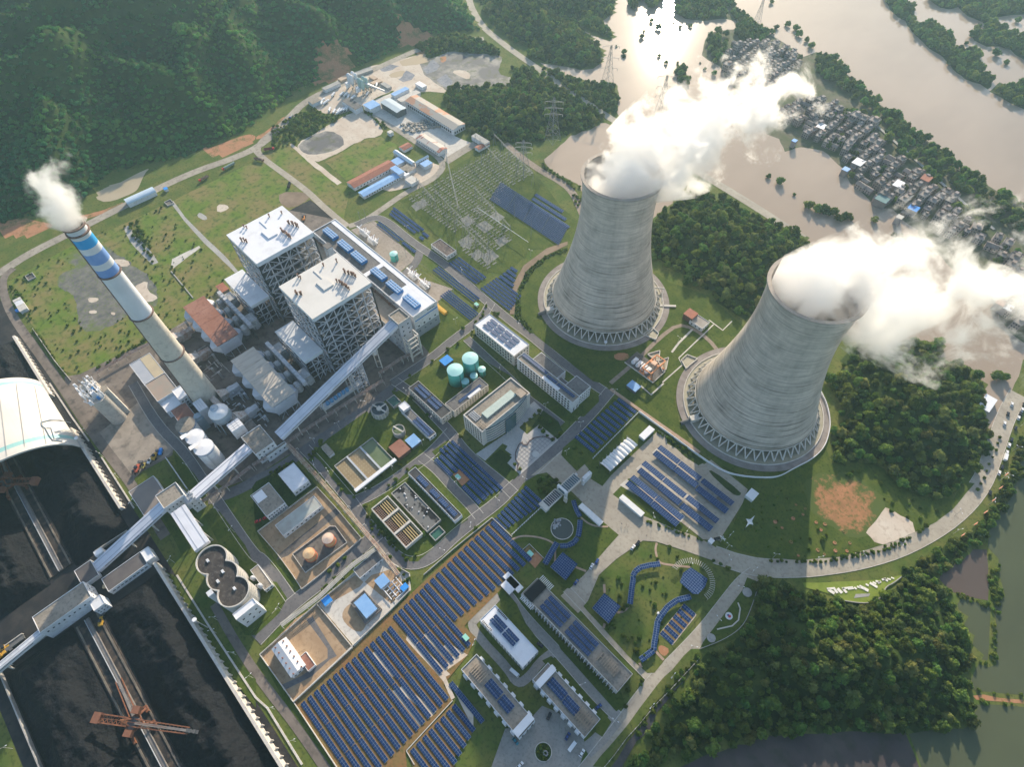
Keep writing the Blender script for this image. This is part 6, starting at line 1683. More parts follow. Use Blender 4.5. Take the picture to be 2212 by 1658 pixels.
def stacker(cx,cy_,ang,label,dark=False):
 e=thing('stacker_reclaimer',label,'stacker',(cx,cy_,0),'rusty stackers in the coal yard')
 m_=RUST
 ca,sa=math.cos(ang),math.sin(ang)
 D=Vector((ca,sa,0));S=Vector((-sa,ca,0));O=Vector((cx,cy_,0))
 base=MB()
 for sx in(-6,6):
  for sy in(-7,7):base.box(cx+sx-2.4,cx+sx+2.4,cy_+sy-.9,cy_+sy+.9,1.65,3.6).tube((cx+sx,cy_+sy,3.6),(cx+sx*.5,cy_+sy*.45,9),.8,6)
 base.box(cx-4.5,cx+4.5,cy_-4.5,cy_+4.5,9,10.5)
 build('gantry_base',base,m_,e)
 build('turntable',MB().cyl(cx,cy_,10.52,12,3.8,20),DSTEEL,e)
 bm_=MB()
 z=13.2
 for sg in(-1,1):
  bm_.beam(O+S*sg*2.2+D*2+Vector((0,0,z)),O+S*sg*1.8+D*38+Vector((0,0,z-1)),.7,1.1)
  bm_.beam(O+S*sg*2.2+D*2+Vector((0,0,z+2.4)),O+S*sg*1.8+D*30+Vector((0,0,z+.8)),.3,.3)
 for k in range(13):
  a_=O+D*(3+k*2.7)+Vector((0,0,z-.2-k*.07));b_=O+D*(3+(k+1)*2.7)+Vector((0,0,z-.25-k*.07))
  bm_.beam(a_+S*2,a_-S*2,.3,.3);bm_.beam(a_+S*2,b_-S*2,.22,.22)
 build('boom',bm_,m_,e)
 build('boom_belt',MB().beam(O+D*2+Vector((0,0,z+.2)),O+D*37+Vector((0,0,z-.7)),1.5,.3),MATS['worn_belt'],e)
 w_=O+D*40+Vector((0,0,z-2))
 wl=MB().tube(w_-S*.8,w_+S*.8,3.2,14)
 for k in range(8):wl.tube(w_+D*3.2*math.cos(k*.785)+Vector((0,0,3.2*math.sin(k*.785)))-S*1.1,w_+D*3.2*math.cos(k*.785)+Vector((0,0,3.2*math.sin(k*.785)))+S*1.1,.8,6)
 build('bucket_wheel',wl,DSTEEL,e)
 cb=MB()
 for sg in(-1,1):cb.beam(O+S*sg*2.4-D*2+Vector((0,0,z)),O+S*sg*2.4-D*22+Vector((0,0,z+1)),.8,1.2)
 for k in range(6):
  a_=O-D*(3+k*3)+Vector((0,0,z+.1*k));b_=O-D*(6+k*3)+Vector((0,0,z+.1*k))
  cb.beam(a_+S*2.2,b_-S*2.2,.35,.35);cb.beam(a_-S*2.2,b_+S*2.2,.35,.35)
 build('counter_boom',cb,m_,e)
 build('counterweight',MB().beam(O-D*21+Vector((0,0,z)),O-D*26+Vector((0,0,z)),6.4,4),mat('orange_rust',(0.24,0.11,0.065),(.19,.085,.055),.5,.8),e)
 build('cab',MB().beam(O+S*5+D*0+Vector((0,0,z+.5)),O+S*9.5+D*0+Vector((0,0,z+.5)),5,3.4),MATS['orange_rust'],e)
 build('cab',MB().beam(O-S*4+D*1+Vector((0,0,z+.5)),O-S*8+D*1+Vector((0,0,z+.5)),5,3),MATS['orange_rust'],e)
 mst=MB().tube(O+S*2-D*1+Vector((0,0,z)),O-D*3+Vector((0,0,z+9)),.5,5).tube(O-S*2-D*1+Vector((0,0,z)),O-D*3+Vector((0,0,z+9)),.5,5)
 mst.tube(O-D*3+Vector((0,0,z+9)),O+D*24+Vector((0,0,z+1)),.2,4).tube(O-D*3+Vector((0,0,z+9)),O-D*20+Vector((0,0,z+2)),.2,4)
 build('mast',mst,m_,e)
 tl=MB()
 for sg in(-1,1):tl.beam((cx+5,cy_+sg*2.2-1,9),(cx+36,cy_+sg*2.0-1,3.4),.5,.8)
 for k in range(11):tl.beam((cx+6+k*2.8,cy_+1-.5,8.7-k*.5),(cx+6+k*2.8,cy_-3+.5,8.7-k*.5),.25,.25)
 build('tail_conveyor',tl,m_,e)
 build('tail_belt',MB().beam((cx+5,cy_-1,9.3),(cx+36,cy_-1,3.6),1.5,.3),MATS['worn_belt'],e)
stacker(207.5,149.5,math.atan2(-27,-33),'rusty orange stacker with its boom out over the lower coal yard')
stacker(447,150,math.atan2(32,30),'rust red stacker standing just inside the mouth of the barrel roof')
# central transfer building of the yard
e=bld('yard_transfer_house','long white transfer house crossing the coal yard on stilts, with a tan roof','transfer house',(305,320,136,172),15,WHITE,ROOFW,.7,[('-x',9,1,8,13,dict(wd=1.2,hh=1.3)),('-y',4,2,3,13,dict(wd=1,hh=1))])
gallery('conveyor_gallery','long low white gallery with dotted windows leaving the yard transfer house',(307,172,13),(300,262,9),5,4,(.3,.6),WHITE)
bld('yard_head_house','white house end facing the rusty stacker below the tan roofed transfer house','head house',(296,304.8,132,140),11,WHITE,WHITE,.5,[('-x',3,2,3,9,dict(wd=.9,hh=.9))])
bld('yard_office','long dark roofed shed with a white end box between the two coal yards','shed',(305,318,98,128),7,WHITE,mat('dark_brown_roof',(0.1,0.09,0.09),(.14,.125,.12),.1,.9),.5,[('-x',9,1,2,5.5,dict(wd=2,hh=1))])
bld('white_box','bright white box on the end of the dark roofed shed between the coal yards','box',(306,317,91.5,97.8),8,WHITE,WHITEB,.5,[])
bld('dark_annex','low dark brown roofed annex at the foot of the conveyor that drops to the yard','annex',(324,340,128.5,141),5,WHITE,MATS['dark_brown_roof'],.5)
bld('small_white_shed','small white shed beside the lower end of the yard conveyor','shed',(337.5,342,118,124),8,WHITE,WHITEB,.4)
m=MB();q=t(20,190,1600)
for k in range(4):m.box(q[0]-3+k*2,q[0]-1.5+k*2,q[1]-2,q[1]+2,3,5.5)
m.tube((q[0]-6,q[1]+4,4),(q[0]+5,q[1]+2,4),2.2,12)
solo('blue_drive_unit',m,TARP,'bright blue drive drum at the head of the side conveyor in the coal yard','drive unit')
q=t(30,180,90);solo('blue_drive_unit',MB().box(q[0]-3,q[0]+3,q[1]-2,q[1]+2,1,5).box(q[0]-5,q[0]-3,q[1]-1,q[1]+1,1,3),TARP,'small bright blue motor box below the white transfer house','drive unit')
q=t(30,40,40)
e=thing('side_conveyor','dark twin belt conveyor leaving the coal yard at the frame edge','conveyor',(q[0],q[1],0))
build('belt',MB().box(310,313,186,262,.8,2.4).box(318,321,186,262,.8,2.4),DSTEEL,e)
build('side_rail',MB().box(308.8,309.4,186,262,.8,3).box(322,322.6,186,262,.8,3),LCONC,e)
m=MB()
for k in range(5):m.box(348+k*0,348.6,100,135,0.05,2.5)
solo('low_wall',MB().beam((345,99,1.5),(346,124,1.5),.7,3),CONC,'short concrete wall at the upper coal yard beside the sloping conveyor','wall')
def rc2(rca,a,rcb,b,h):
 p=t(rca,*a,h);q=t(rcb,*b,h)
 return(min(p[0],q[0]),max(p[0],q[0]),min(p[1],q[1]),max(p[1],q[1]))
 # ================================================================ solar rows
SUPP=GALV
def solar_row(label,xa,xb,y,wd=4.0,tilt=-8,z=1.1,group=None,ang=0.0,posts=True,name='solar_panel_row',flip=1,mod=1.9):
 """one tilted table of panels running from xa to xb, its high edge towards +y"""
 L=abs(xb-xa);cx=(xa+xb)/2
 e=thing(name,label,'solar panels',(cx,y,z-1.1 if z>1.2 else 0),group)
 tl=R(tilt);hw=wd/2;th_=.06
 mb=MB()
 dy=hw*math.cos(tl);dz=hw*math.sin(tl)
 zc=z+dz+.25
 seg=max(1,round(L/26));sl=L/seg
 uv=[]
 for k in range(seg):
  x0=-L/2+k*sl+(.25 if k else 0);x1=-L/2+(k+1)*sl-(.25 if k<seg-1 else 0)
  v=[(x0,-dy,zc-dz),(x1,-dy,zc-dz),(x1,dy,zc+dz),(x0,dy,zc+dz)]
  v+=[(a,b,c-th_)for a,b,c in v]
  mb.add([(cx+a,y+b,c)for a,b,c in v],[(0,1,2,3),(7,6,5,4),(0,4,5,1),(1,5,6,2),(2,6,7,3),(3,7,4,0)])
  n=round((x1-x0)/mod);m=max(1,round(wd/1.35))
  uv+=[(0,0),(n,0),(n,m),(0,m)]+[(.5,.5)]*20
 mb.uv=uv
 pn=build('panel',mb,CELLS,e)
 if posts:
  s_=MB();n=max(2,int(L/6))
  for k in range(n+1):
   x=cx-L/2+.4+(L-.8)*k/n
   s_.tube((x,y-dy*.6,zc-dz*.6-.1),(x,y-dy*.6,z-1.1 if z>1.2 else 0),.1,4,cap=False)
   s_.tube((x,y+dy*.6,zc+dz*.6-.1),(x,y+dy*.6,z-1.1 if z>1.2 else 0),.1,4,cap=False)
  s_.box(cx-L/2,cx+L/2,y-dy*.6-.06,y-dy*.6+.06,zc-dz*.6-.24,zc-dz*.6-.1).box(cx-L/2,cx+L/2,y+dy*.6-.06,y+dy*.6+.06,zc+dz*.6-.24,zc+dz*.6-.1)
  build('frame',s_,SUPP,e)
 return e
def rows(n,A0,A1,B0,B1,where,group,wd=4.0,z=1.1,from_='west',**kw):
 """n rows; the first runs A0->A1, the last B0->B1 (world x, y pairs)"""
 for i in range(n):
  u=i/max(1,n-1)
  a=(A0[0]*(1-u)+B0[0]*u,A0[1]*(1-u)+B0[1]*u);b=(A1[0]*(1-u)+B1[0]*u,A1[1]*(1-u)+B1[1]*u)
  y=(a[1]+b[1])/2
  lab=(ORD[i]+' ' if n>1 else '')+where
  solar_row(lab,b[0],a[0],y,wd,z=z,group=group,**kw)
T2=lambda rc,x,y:t(rc,x,y,1.4)[:2]
# the big field: 15 long rows, then the upper block
rows(15,T2(31,390,1095),(40,0),T2(31,1140,445),T2(31,1655,1070),'long solar row from the lower field wall in the big earth field','rows of the big solar field',4.4)if False else None
def field(n,rcA,A,rcB,B,enda,endb,where,group,wd=3.5,z=1.1,**kw):
 A0=t(*((rcA,)+A),z+.3)[:2];B0=t(*((rcB,)+B),z+.3)[:2]
 if isinstance(enda,tuple):enda=t(*enda,z+.3)[0]
 if isinstance(endb,tuple):endb=t(*endb,z+.3)[0]
 if n>1:wd=min(wd,.64*abs(B0[1]-A0[1])/(n-1))
 for i in range(n):
  u=i/max(1,n-1)
  y=A0[1]*(1-u)+B0[1]*u;x=A0[0]*(1-u)+B0[0]*u
  xe=enda*(1-u)+endb*u
  if callable(kw.get('cut')):xe=kw['cut'](i,xe)
  lab=(ORD[i]+' ' if n>1 else '')+where
  solar_row(lab,xe,x,y,wd,z=z,group=group,**{k:v for k,v in kw.items()if k!='cut'})
field(15,31,(400,1100),31,(1148,450),78.5,(31,1655,1070),'long solar row counted from the lower wall of the big earth field','rows of the big solar field')
field(6,31,(1195,345),31,(1425,125),(31,1605,840),(31,1860,590),'row counted from the concrete strip in the upper part of the big solar field','rows of the upper solar field')
field(13,31,(1465,80),21,(2035,1195),113,(31,2170,70),'row counted from the green kiosk in the top block of the big solar field','rows of the top solar block',
 cut=None)
field(8,31,(1345,1505),31,(1705,1125),(31,1640,1800),(31,1880,1350),'short row counted from the corner wall in the lower right solar plot','rows of the lower right plot')
field(1,31,(1680,930),31,(1680,930),(31,1965,1265),(31,1965,1265),'lone solar row on the concrete strip beside the apartment lawn','rows of the lower right plot')
# between gate and road
field(10,21,(2060,1165),22,(110,890),(22,-130,1330),(22,265,1045),'row of the block left of the gate, counted from the big field','solar rows left of the gate')
field(11,22,(550,455),22,(915,130),(22,700,600),(22,1070,250),'row of the block right of the gate, counted from the gate','solar rows right of the gate',wd=3.1)
# block beside the plaza road
field(4,21,(1590,560),21,(1690,495),(21,2000,975),(21,2130,910),'row from the kiosk side of the solar block left of the plaza','solar rows left of the plaza')
field(2,21,(1548,650),21,(1590,620),(21,1690,795),(21,1735,765),'short upper row beside the kiosk in the solar block left of the plaza','solar rows left of the plaza')
field(2,21,(1785,885),21,(1830,850),(21,1935,1035),(21,1980,1000),'short lower row beside the kiosk in the solar block left of the plaza','solar rows left of the plaza')
# solar strips of the switchyard
for(n,a,b,ea,eb,w_)in((5,(11,1595,895),(11,1660,850),(11,1835,1120),(11,1935,1045),'lower strip beside the transformer yard'),
 (3,(11,1530,670),(11,1570,645),(11,1880,950),(11,1915,935),'upper strip beside the transformer yard'),
 (4,(11,1670,610),(11,1745,565),(11,1900,795),(11,1975,750),'strip below the flat roofed control house'),
 (3,(11,1155,185),(11,1185,135),(11,1365,360),(11,1440,335),'strip at the corner of the switchyard road'),
 (2,(11,1415,385),(11,1440,350),(11,1455,405),(11,1495,385),'short strip above the control house'),
 (2,(11,1045,275),(11,1060,258),(11,1215,440),(11,1258,425),'crescent strip beside the transformer yard'),
 (1,(11,1265,432),(11,1265,432),(11,1378,520),(11,1378,520),'small strip on the curved verge by the teal tank'),
 (6,(11,1945,830),(11,2070,745),(12,-30,1030),(12,0,960),'strip beside the switchyard corner path'),
 (4,(11,2105,725),(11,2200,650),(12,30,800),(12,85,660),'strip nearest the cooling tower lawn'),
 (14,(12,-190,60),(12,-100,-80),(12,375,475),(12,590,225),'row of the large array behind the switchyard')):
 field(n,a[0],a[1:],b[0],b[1:],ea,eb,('row from the road of the '+w_)if n>1 else w_,'solar strips around the switchyard',wd=3.5 if n<10 else 3.7)
field(6,12,(-110,-90),12,(60,-170))if False else None
field(3,12,(150,90),12,(200,20),(12,590,240),(12,500,130),'stepped row at the back edge of the large array behind the switchyard','solar strips around the switchyard',wd=4.4)
# car park canopies: paired
for k,(a,b,c,d,w_)in enumerate((((1268,550),(1630,825),(1230,595),(1600,880),'nearest the cooling tower, upper half'),((1640,840),(1910,1040),(1600,900),(1860,1105),'nearest the cooling tower, lower half'),
 ((1130,690),(1500,970),(1095,745),(1455,1030),'in the middle of the car park, upper half'),((1510,985),(1780,1190),(1470,1045),(1720,1265),'in the middle of the car park, lower half'),
 ((1030,812),(1475,1165),(995,855),(1435,1215),'along the lawn edge of the car park'))):
 for j,(p,q)in enumerate(((a,b),(c,d))):
  A_=t(22,*p,3.2);B_=t(22,*q,3.2)
  solar_row(('outer' if j==0 else 'inner')+' solar carport roof '+w_,B_[0],A_[0],(A_[1]+B_[1])/2,5.6,tilt=-6 if j else 6,z=2.9,group='solar carports',name='solar_carport')
  # ================================================================ plant buildings
def roofrows(rc_,lst,z,where,wd=3.2):
 for i,(a,b)in enumerate(lst):
  A_=t(rc_,*a,z+.8);B_=t(rc_,*b,z+.8)
  solar_row(ORD[i]+' solar row on the '+where,B_[0],A_[0],(A_[1]+B_[1])/2,wd,tilt=8,z=z+.35,group='solar rows on roofs',posts=False)
  # laboratory with cream walls
r_=rc2(11,(1905,1145),12,(140,1310),15.5)
lab_r=(248,302.5,-252,-232)
bld('laboratory','cream three storey block with a white roof under twelve solar rows','office block',lab_r,15.5,CREAM,ROOFWH,.7,[('+y',14,3,2,14,dict(wd=1.8,hh=2)),('+x',4,3,2,14),('-x',5,3,2,14)])
for i in range(3):
 for j in range(4):
  solar_row(ORD[i*4+j]+' little solar row on the white roof of the cream block',257+j*10,248.8+18+j*10-1,-247.5+i*4.6,3.4,tilt=8,z=15.2,group='solar rows on the laboratory roof',posts=False)
  # long office with dark windows
off_r=(174.9,245,-242,-232)
of=bld('office_block','long white block with bands of dark windows facing the tanks','office block',(175,244,-241.5,-232),16.6,WHITE,ROOFW,.9,
 [('+y',18,4,1,15.5,dict(wd=2.0,hh=1.9)),('-x',2,2,1,6)])
build('roof_coating',MB().box(193,213,-235.8,-232.6,15.85,15.95),ROOFWH,of)
build('wing',MB().box(176,193,-257,-241.6,0,15).box(205,236,-256,-241.6,0,11).box(193.1,204.9,-250,-241.6,0,8),WHITE,of)
build('wing_roof',MB().box(176.5,192.5,-256.5,-242,15.01,15.1).box(205.5,235.5,-255.5,-242,11.01,11.1).box(193.4,204.6,-249.5,-242,8.01,8.1),ROOFD,of)
windows(of,(176,193,-257,-241.6),'-x',5,3,2,14,1.2,1.2)
for i,(a,b)in enumerate(((243,212),(211,199),(198,178))):solar_row(ORD[i]+' solar row along the spine of the long white block',b,a,-239 if i<1 else-237.6,3.4,tilt=8,z=16,group='solar rows on the office roof',posts=False)
# administration building with curved front
adm=(205,229,-210,-154)
ad=bld('administration_building','tall administration building with a curved glass front facing the plaza','office building',adm,22.8,CREAM,ROOFW,1.2,[('-y',2,5,2,21),('+y',7,6,2,21,dict(wd=1.4,hh=1.6))],pth=.9)
b=MB();g_=MB()
def bow(z0,z1,ex,mb_,y0=-158,y1=-206,depth=4.0):
 n=14;pts=[]
 for k in range(n+1):
  u=k/n;y=y0+(y1-y0)*u;pts.append((205-depth*math.sin(math.pi*u)**.7-ex,y))
 pl=pts+[(205.0-.01,y1),(205.0-.01,y0)]
 mb_.prism(pl,z0,z1)
for k in range(6):
 bow(1.5+k*3.6,3.2+k*3.6,.25,b)
 bow(3.25+k*3.6,5.05+k*3.6,0,g_)
build('balcony_band',b,CREAM,ad);build('curved_glazing',g_,GLASSB,ad)
build('glass_centre',MB().box(199.8,200.6,-188,-176,0.5,21),mat('blue_green_glass',(0.05,0.11,0.13),rough=.15,spec=.5),ad)
build('roof_light',MB().box(212,219,-200,-166,21.8,23.4),mat('pale_green_glass',(0.5,0.58,0.52),(.42,.5,.45),.3,.4),ad)
b=MB()
for k in range(9):b.beam((206,-206+k*0+0,23.2),(206.1,-206,23.2),.3,.3)
for x in(207,210,213):b.beam((x,-160,23.2),(x,-155.5,23.2),.4,.5)
for y in(-160,-158):b.beam((206,y,23.6),(214,y,23.6),.4,.5)
b.box(206,214,-207,-200,21.8,24.6)
build('roof_pergola',b,MATS['buff_brown_roof'],ad)
b=MB()
for k in range(28):b.box(217+(k%7)*1.4,217.8+(k%7)*1.4,-163.5+(k//7)*1.7,-162.4+(k//7)*1.7,21.8,22.6)
build('air_conditioner',b,STEEL,ad)
for k in range(7):solo('flagpole',MB().tube((197-.3*k,-160-k*4.6,0),(197-.3*k,-160-k*4.6,11),.12,5),LCONC,'slim pale flagpole in front of the curved administration building','flagpole','flagpoles before the administration building')
# demineralisation block around the teal tanks
bld('water_plant','dark roofed water treatment building with solar rows beside the teal tanks','plant building',(270,300,-170,-152),9,CREAM,mat('black_roof',(0.05,0.05,0.055),(.09,.09,.09),.15,.9),.7,[('+y',12,2,1,8,dict(wd=1.6,hh=1.4)),('-x',6,2,1,8)])if False else None
r1=rc2(11,(1400,1600),21,(1760,160),9)
bld('water_plant','dark roofed cream building below the teal tanks, solar rows on its roof','plant building',(246,292,-154,-142.5),10,CREAM,mat('black_roof',(0.05,0.05,0.055),(.09,.09,.09),.15,.9),.7,[('+y',12,2,1,9,dict(wd=1.6,hh=1.6)),('-x',3,2,1,9,dict(wd=1.2,hh=1.2))])
bld('water_plant_wing','cream wing with small windows and a roof solar row right of the teal tanks','plant building',(244,256,-196,-155),10,CREAM,ROOFD,.7,[('-x',12,3,1,9.5,dict(wd=1.1,hh=1.1)),('-y',3,2,1,9)])
bld('stair_block','cream stair block at the corner of the cream wing and the dark roofed building','stair block',(243,252,-155,-150.4),13,CREAM,ROOFD,.6,[('-x',3,3,1,12,dict(wd=1,hh=1))])if False else None
for i,(xa,xb,y)in enumerate(((288,272,-151),(288,272,-147),(270,256,-151),(270,256,-147))):solar_row(ORD[i]+' solar row on the dark roof below the teal tanks',xb,xa,y,3,tilt=8,z=9.7,group='solar rows on the water plant roof',posts=False)
e_=solar_row('narrow solar row on the cream wing right of the teal tanks',247,250,-178,26,tilt=0,z=9.7,group='solar rows on the water plant roof',posts=False)
solo('white_canopy',MB().box(244.8,247.4,-188,-174,9.75,10.3),WHITEB,'narrow white sheet on the roof edge of the cream wing','roof sheet')
bld('blue_roof_shed','bright blue roofed shelter behind the teal tanks','shelter',rc2(11,(1585,1460),11,(1708,1450),5)[:2]+(rc2(11,(1640,1400),11,(1640,1510),5)[2:]),5,DCONC,TARP,0,[])
for(rc_,x,y,z,r_,l_)in((11,1850,1440,19,7.3,'larger teal storage tank farther from the dark roofed building'),(11,1720,1540,17.5,7.3,'teal storage tank nearer the dark roofed building'),
 (11,1950,1535,8,3.6,'small teal tank right of the two big ones'),(11,1882,1590,8,3.5,'small teal tank squeezed below the two big ones'),(11,1808,1640,7,3.5,'small teal tank closest to the cream wing roof'),
 (11,1188,535,9,4.2,'teal tank standing alone beside the transformer yard')):
 q=t(rc_,x,y,z)
 e=thing('storage_tank',l_,'tank',(q[0],q[1],0),'teal tanks')
 build('tank_shell',MB().lathe(q[0],q[1],[(r_,0),(r_,z)],40,0,True,False),TEAL,e,smooth=True)
 build('tank_roof',MB().lathe(q[0],q[1],[(r_+.15,z+.01),(r_+.15,z+.3),(r_*.5,z+.9),(.1,z+1.3)],40,0,True,True),TEALTOP,e)
 build('ladder',MB().beam((q[0]-r_-.25,q[1]+1,0),(q[0]-r_-.25,q[1]+1,z),.5,.25),DSTEEL,e)
 # clarifiers
for(x,y,r_,m_,l_,z)in((294.5,-111,7.4,mat('slate_water',(0.03,0.05,0.06),rough=.15,spec=.5),'larger round clarifier with slate water and a scraper bridge',7),(265.5,-110,5.3,OLIVEW,'smaller round clarifier of green water with a cream bridge',7)):
 e=thing('clarifier',l_,'clarifier',(x,y,0))
 build('tank_wall',MB().lathe(x,y,[(r_,0),(r_,z),(r_-.7,z),(r_-.7,1)],40),CONC,e)
 build('water',MB().lathe(x,y,[(.01,z-1.2),(r_-.71,z-1.2)],40),m_,e)
 br=MB().beam((x-r_,y-r_*.25,z+.5),(x+r_,y+r_*.25,z+.5),1.2,.5)
 if r_>6:br.beam((x-.5,y-r_,z+.55),(x,y,z+.55),1,.5).cyl(x,y,z-1.1,z+1.2,2.2,16)
 build('scraper_bridge',br,LCONC,e)
 if r_>6:
  k=MB()
  for i in range(16):
   a=i*math.pi/8;k.box(x+r_*math.cos(a)-.3,x+r_*math.cos(a)+.3,y+r_*math.sin(a)-.3,y+r_*math.sin(a)+.3,0,6.6)
  build('pier',k,LCONC,e)
def pool(label,rect,h,m_,wallm=CONC,name='settling_basin',wz=None):
 x0,x1,y0,y1=rect
 e=thing(name,label,'basin',((x0+x1)/2,(y0+y1)/2,0))
 b=MB().box(x0,x1,y0,y0+.6,0,h).box(x0,x1,y1-.6,y1,0,h).box(x0,x0+.6,y0+.6,y1-.6,0,h).box(x1-.6,x1,y0+.6,y1-.6,0,h)
 build('basin_wall',b,wallm,e)
 build('water',MB().box(x0+.6,x1-.6,y0+.6,y1-.6,0.05,h-.9 if wz is None else wz),m_,e)
 return e
q=t(21,1190,150,3);pool('small dark green basin beside the larger clarifier',(q[0]-5.5,q[0]+5.5,q[1]-4.5,q[1]+4.5),3,GREENW)
dots=mat('aerated_buff_water',(0.27,0.2,0.11),(0.33,0.26,0.15),.1,.4)
pool('buff brown aeration basin nearest the pipe rack',(246,277,-63,-50.5),4,dots);pool('buff aeration basin in the middle of the three',(246,277,-76.5,-63.2),4,BUFF)
pool('murky green basin, third of the three side by side',(246,277,-90,-76.7),4,OLIVEW)
solo('white_cover',MB().box(243.6,246.6,-91,-49.5,4.02,5.6),WHITEB,'long white cover along the lower edge of the three basins','cover')
for y in(-63.1,-76.6):solo('walkway',MB().box(246.7,276.8,y-.8,y+.8,4.05,4.5),STEEL,'pale walkway between '+('the two buff basins' if y>-70 else 'the middle basin and the green one'),'walkway')
bd=MB()
for i in range(9):
 for j in range(5):bd.lathe(249+i*3.1,-61+j*2.4,[(.01,3.12),(.35,3.12)],6)
 for j in range(5):bd.lathe(249+i*3.1,-74.5+j*2.4,[(.01,3.12),(.35,3.12)],6)
o=struct('water_bubbles',bd,mat('foam',(0.5,0.42,0.28)),kind='stuff')
# filter beds
e=thing('filter_beds','three filter beds with ochre bars and brown grids in one concrete box','filter beds',(201,-58,0))
build('basin_wall',MB().box(178.5,223.5,-66.3,-65.5,0,5).box(178.5,223.5,-50.3,-49.5,0,5).box(178.5,179.4,-65.5,-50.3,0,5).box(222.6,223.5,-65.5,-50.3,0,5).box(192.8,194.6,-65.5,-50.3,0,5).box(207.6,209.4,-65.5,-50.3,0,5),LCONC,e)
OCH=mat('ochre_bar',(0.5,0.38,0.18),(.42,.33,.17),.3,.8);GRD=mat('brown_grid',(0.3,0.2,0.15))
for x0,x1 in((179.4,192.8),(194.6,207.6),(209.4,222.6)):
 bb=build('bed_floor',MB().box(x0,x1,-65.4,-50.4,.1,2.4),mat('dark_bed',(0.045,0.04,0.03)),e)
 k=MB()
 for i in range(5):k.box(x0+.3,x1-.3,-65+i*1.9,-64.2+i*1.9,2.41,4)
 build('bar',k,OCH,e)
 k=MB()
 for i in range(8):k.box(x0+.2+i*(x1-x0)/8,x0+.5+i*(x1-x0)/8,-55.4,-50.4,3.4,4.2)
 for i in range(4):k.box(x0+.1,x1-.1,-55.3+i*1.5,-55+i*1.5,3.41,4.21)
 build('grid',k,GRD,e)
pool('black blotched sludge basin with white specks between filter beds and pump house',(178,224,-84,-69.5),3.2,mat('sludge',(0.16,0.16,0.155),(0.012,0.012,0.014),.07,.5,lo=.5,hi=.54),wz=2.6)
k=MB();rr=random.Random(3)
for i in range(14):q=(rr.uniform(180,222),rr.uniform(-83,-71));k.cyl(q[0],q[1],2.62,3.5,.5,8)
solo('aerator',k,WHITEB,'white aerator buoys on the blotched sludge basin','aerators')
pool('small dark green sump beside the blotched basin',tuple(np.array(rc2(21,(1500,1300),21,(1645,1280),1.5)[:2]).tolist())+tuple(rc2(21,(1585,1230),21,(1555,1370),1.5)[2:]),2,GREENW)
bld('pump_gallery','long narrow black roofed pump house carrying solar rows','pump house',(168.5,227.5,-98,-90.2),6,WHITE,MATS['black_roof'],.5,[('+y',20,1,1.5,4.5,dict(wd=1.2,hh=1))])
for i,(a,b)in enumerate(((219,207),(202.5,193),(191.5,182),(181,171.5))):solar_row(ORD[i]+' solar row on the long black roof',b,a,-94.2,4,tilt=8,z=5.6,group='solar rows on the black roof',posts=False)
sr=rc2(21,(1280,250),21,(1520,440),5);
bld('dosing_house','low white house with two solar rows beside the clarifiers','house',(241,281,-131.5,-124),5,WHITE,ROOFD,.5,[('-x',2,1,1,4)])
for i in range(2):solar_row(ORD[i]+' solar row on the dosing house roof',243,265,-129.5+i*3.6,3,tilt=8,z=4.7,group='solar rows on the dosing house',posts=False)
bld('white_box_house','bright white box on the end of the dosing house','box',(276.5,284.5,-132,-124.6),8,WHITE,WHITEB,.4)
def flat(label,rc_,c,w_,l_,h,rm,wm=WHITE,name='shed',cat='shed',par=0.0,wins=()):
 q=t(rc_,*c,h)
 return bld(name,label,cat,(q[0]-w_/2,q[0]+w_/2,q[1]-l_/2,q[1]+l_/2),h,wm,rm,par,wins)
flat('small pale blue roofed shelter beside the rust roofed shed',21,(1357,495),10,9.5,4,BLUER,DSTEEL,'shelter','shelter')
flat('open shed under rust red sheets at the end of the basins',21,(1240,560),14,12,5,BROWNR,RUSTV,'rust_shed','shed')
flat('small grey shed with garden strips beside the basins',21,(618,575),12,5,4,ROOFW,WHITE)
flat('white cube building beside the sloping pipe rack',21,(322,810),23,15,8,ROOFWH,WHITE,'relay_house','house',.5,[('-x',4,1,2,6),('+y',6,1,2,6)])
flat('two tone roofed white office left of the fire station court',21,(100,1000),25,17,9,ROOFW,WHITE,'fire_office','office',.5,[('-x',7,2,1,8,dict(wd=1.2,hh=1.2)),('+y',5,2,1,8)])
solo('roof_sheet',MB().box(*(lambda q:(q[0]+2,q[0]+11,q[1]-1,q[1]+7.5,8.7,9.1))(t(21,100,1000,9))),WHITEB,'white sheet covering one corner of the two tone office roof','roof sheet')
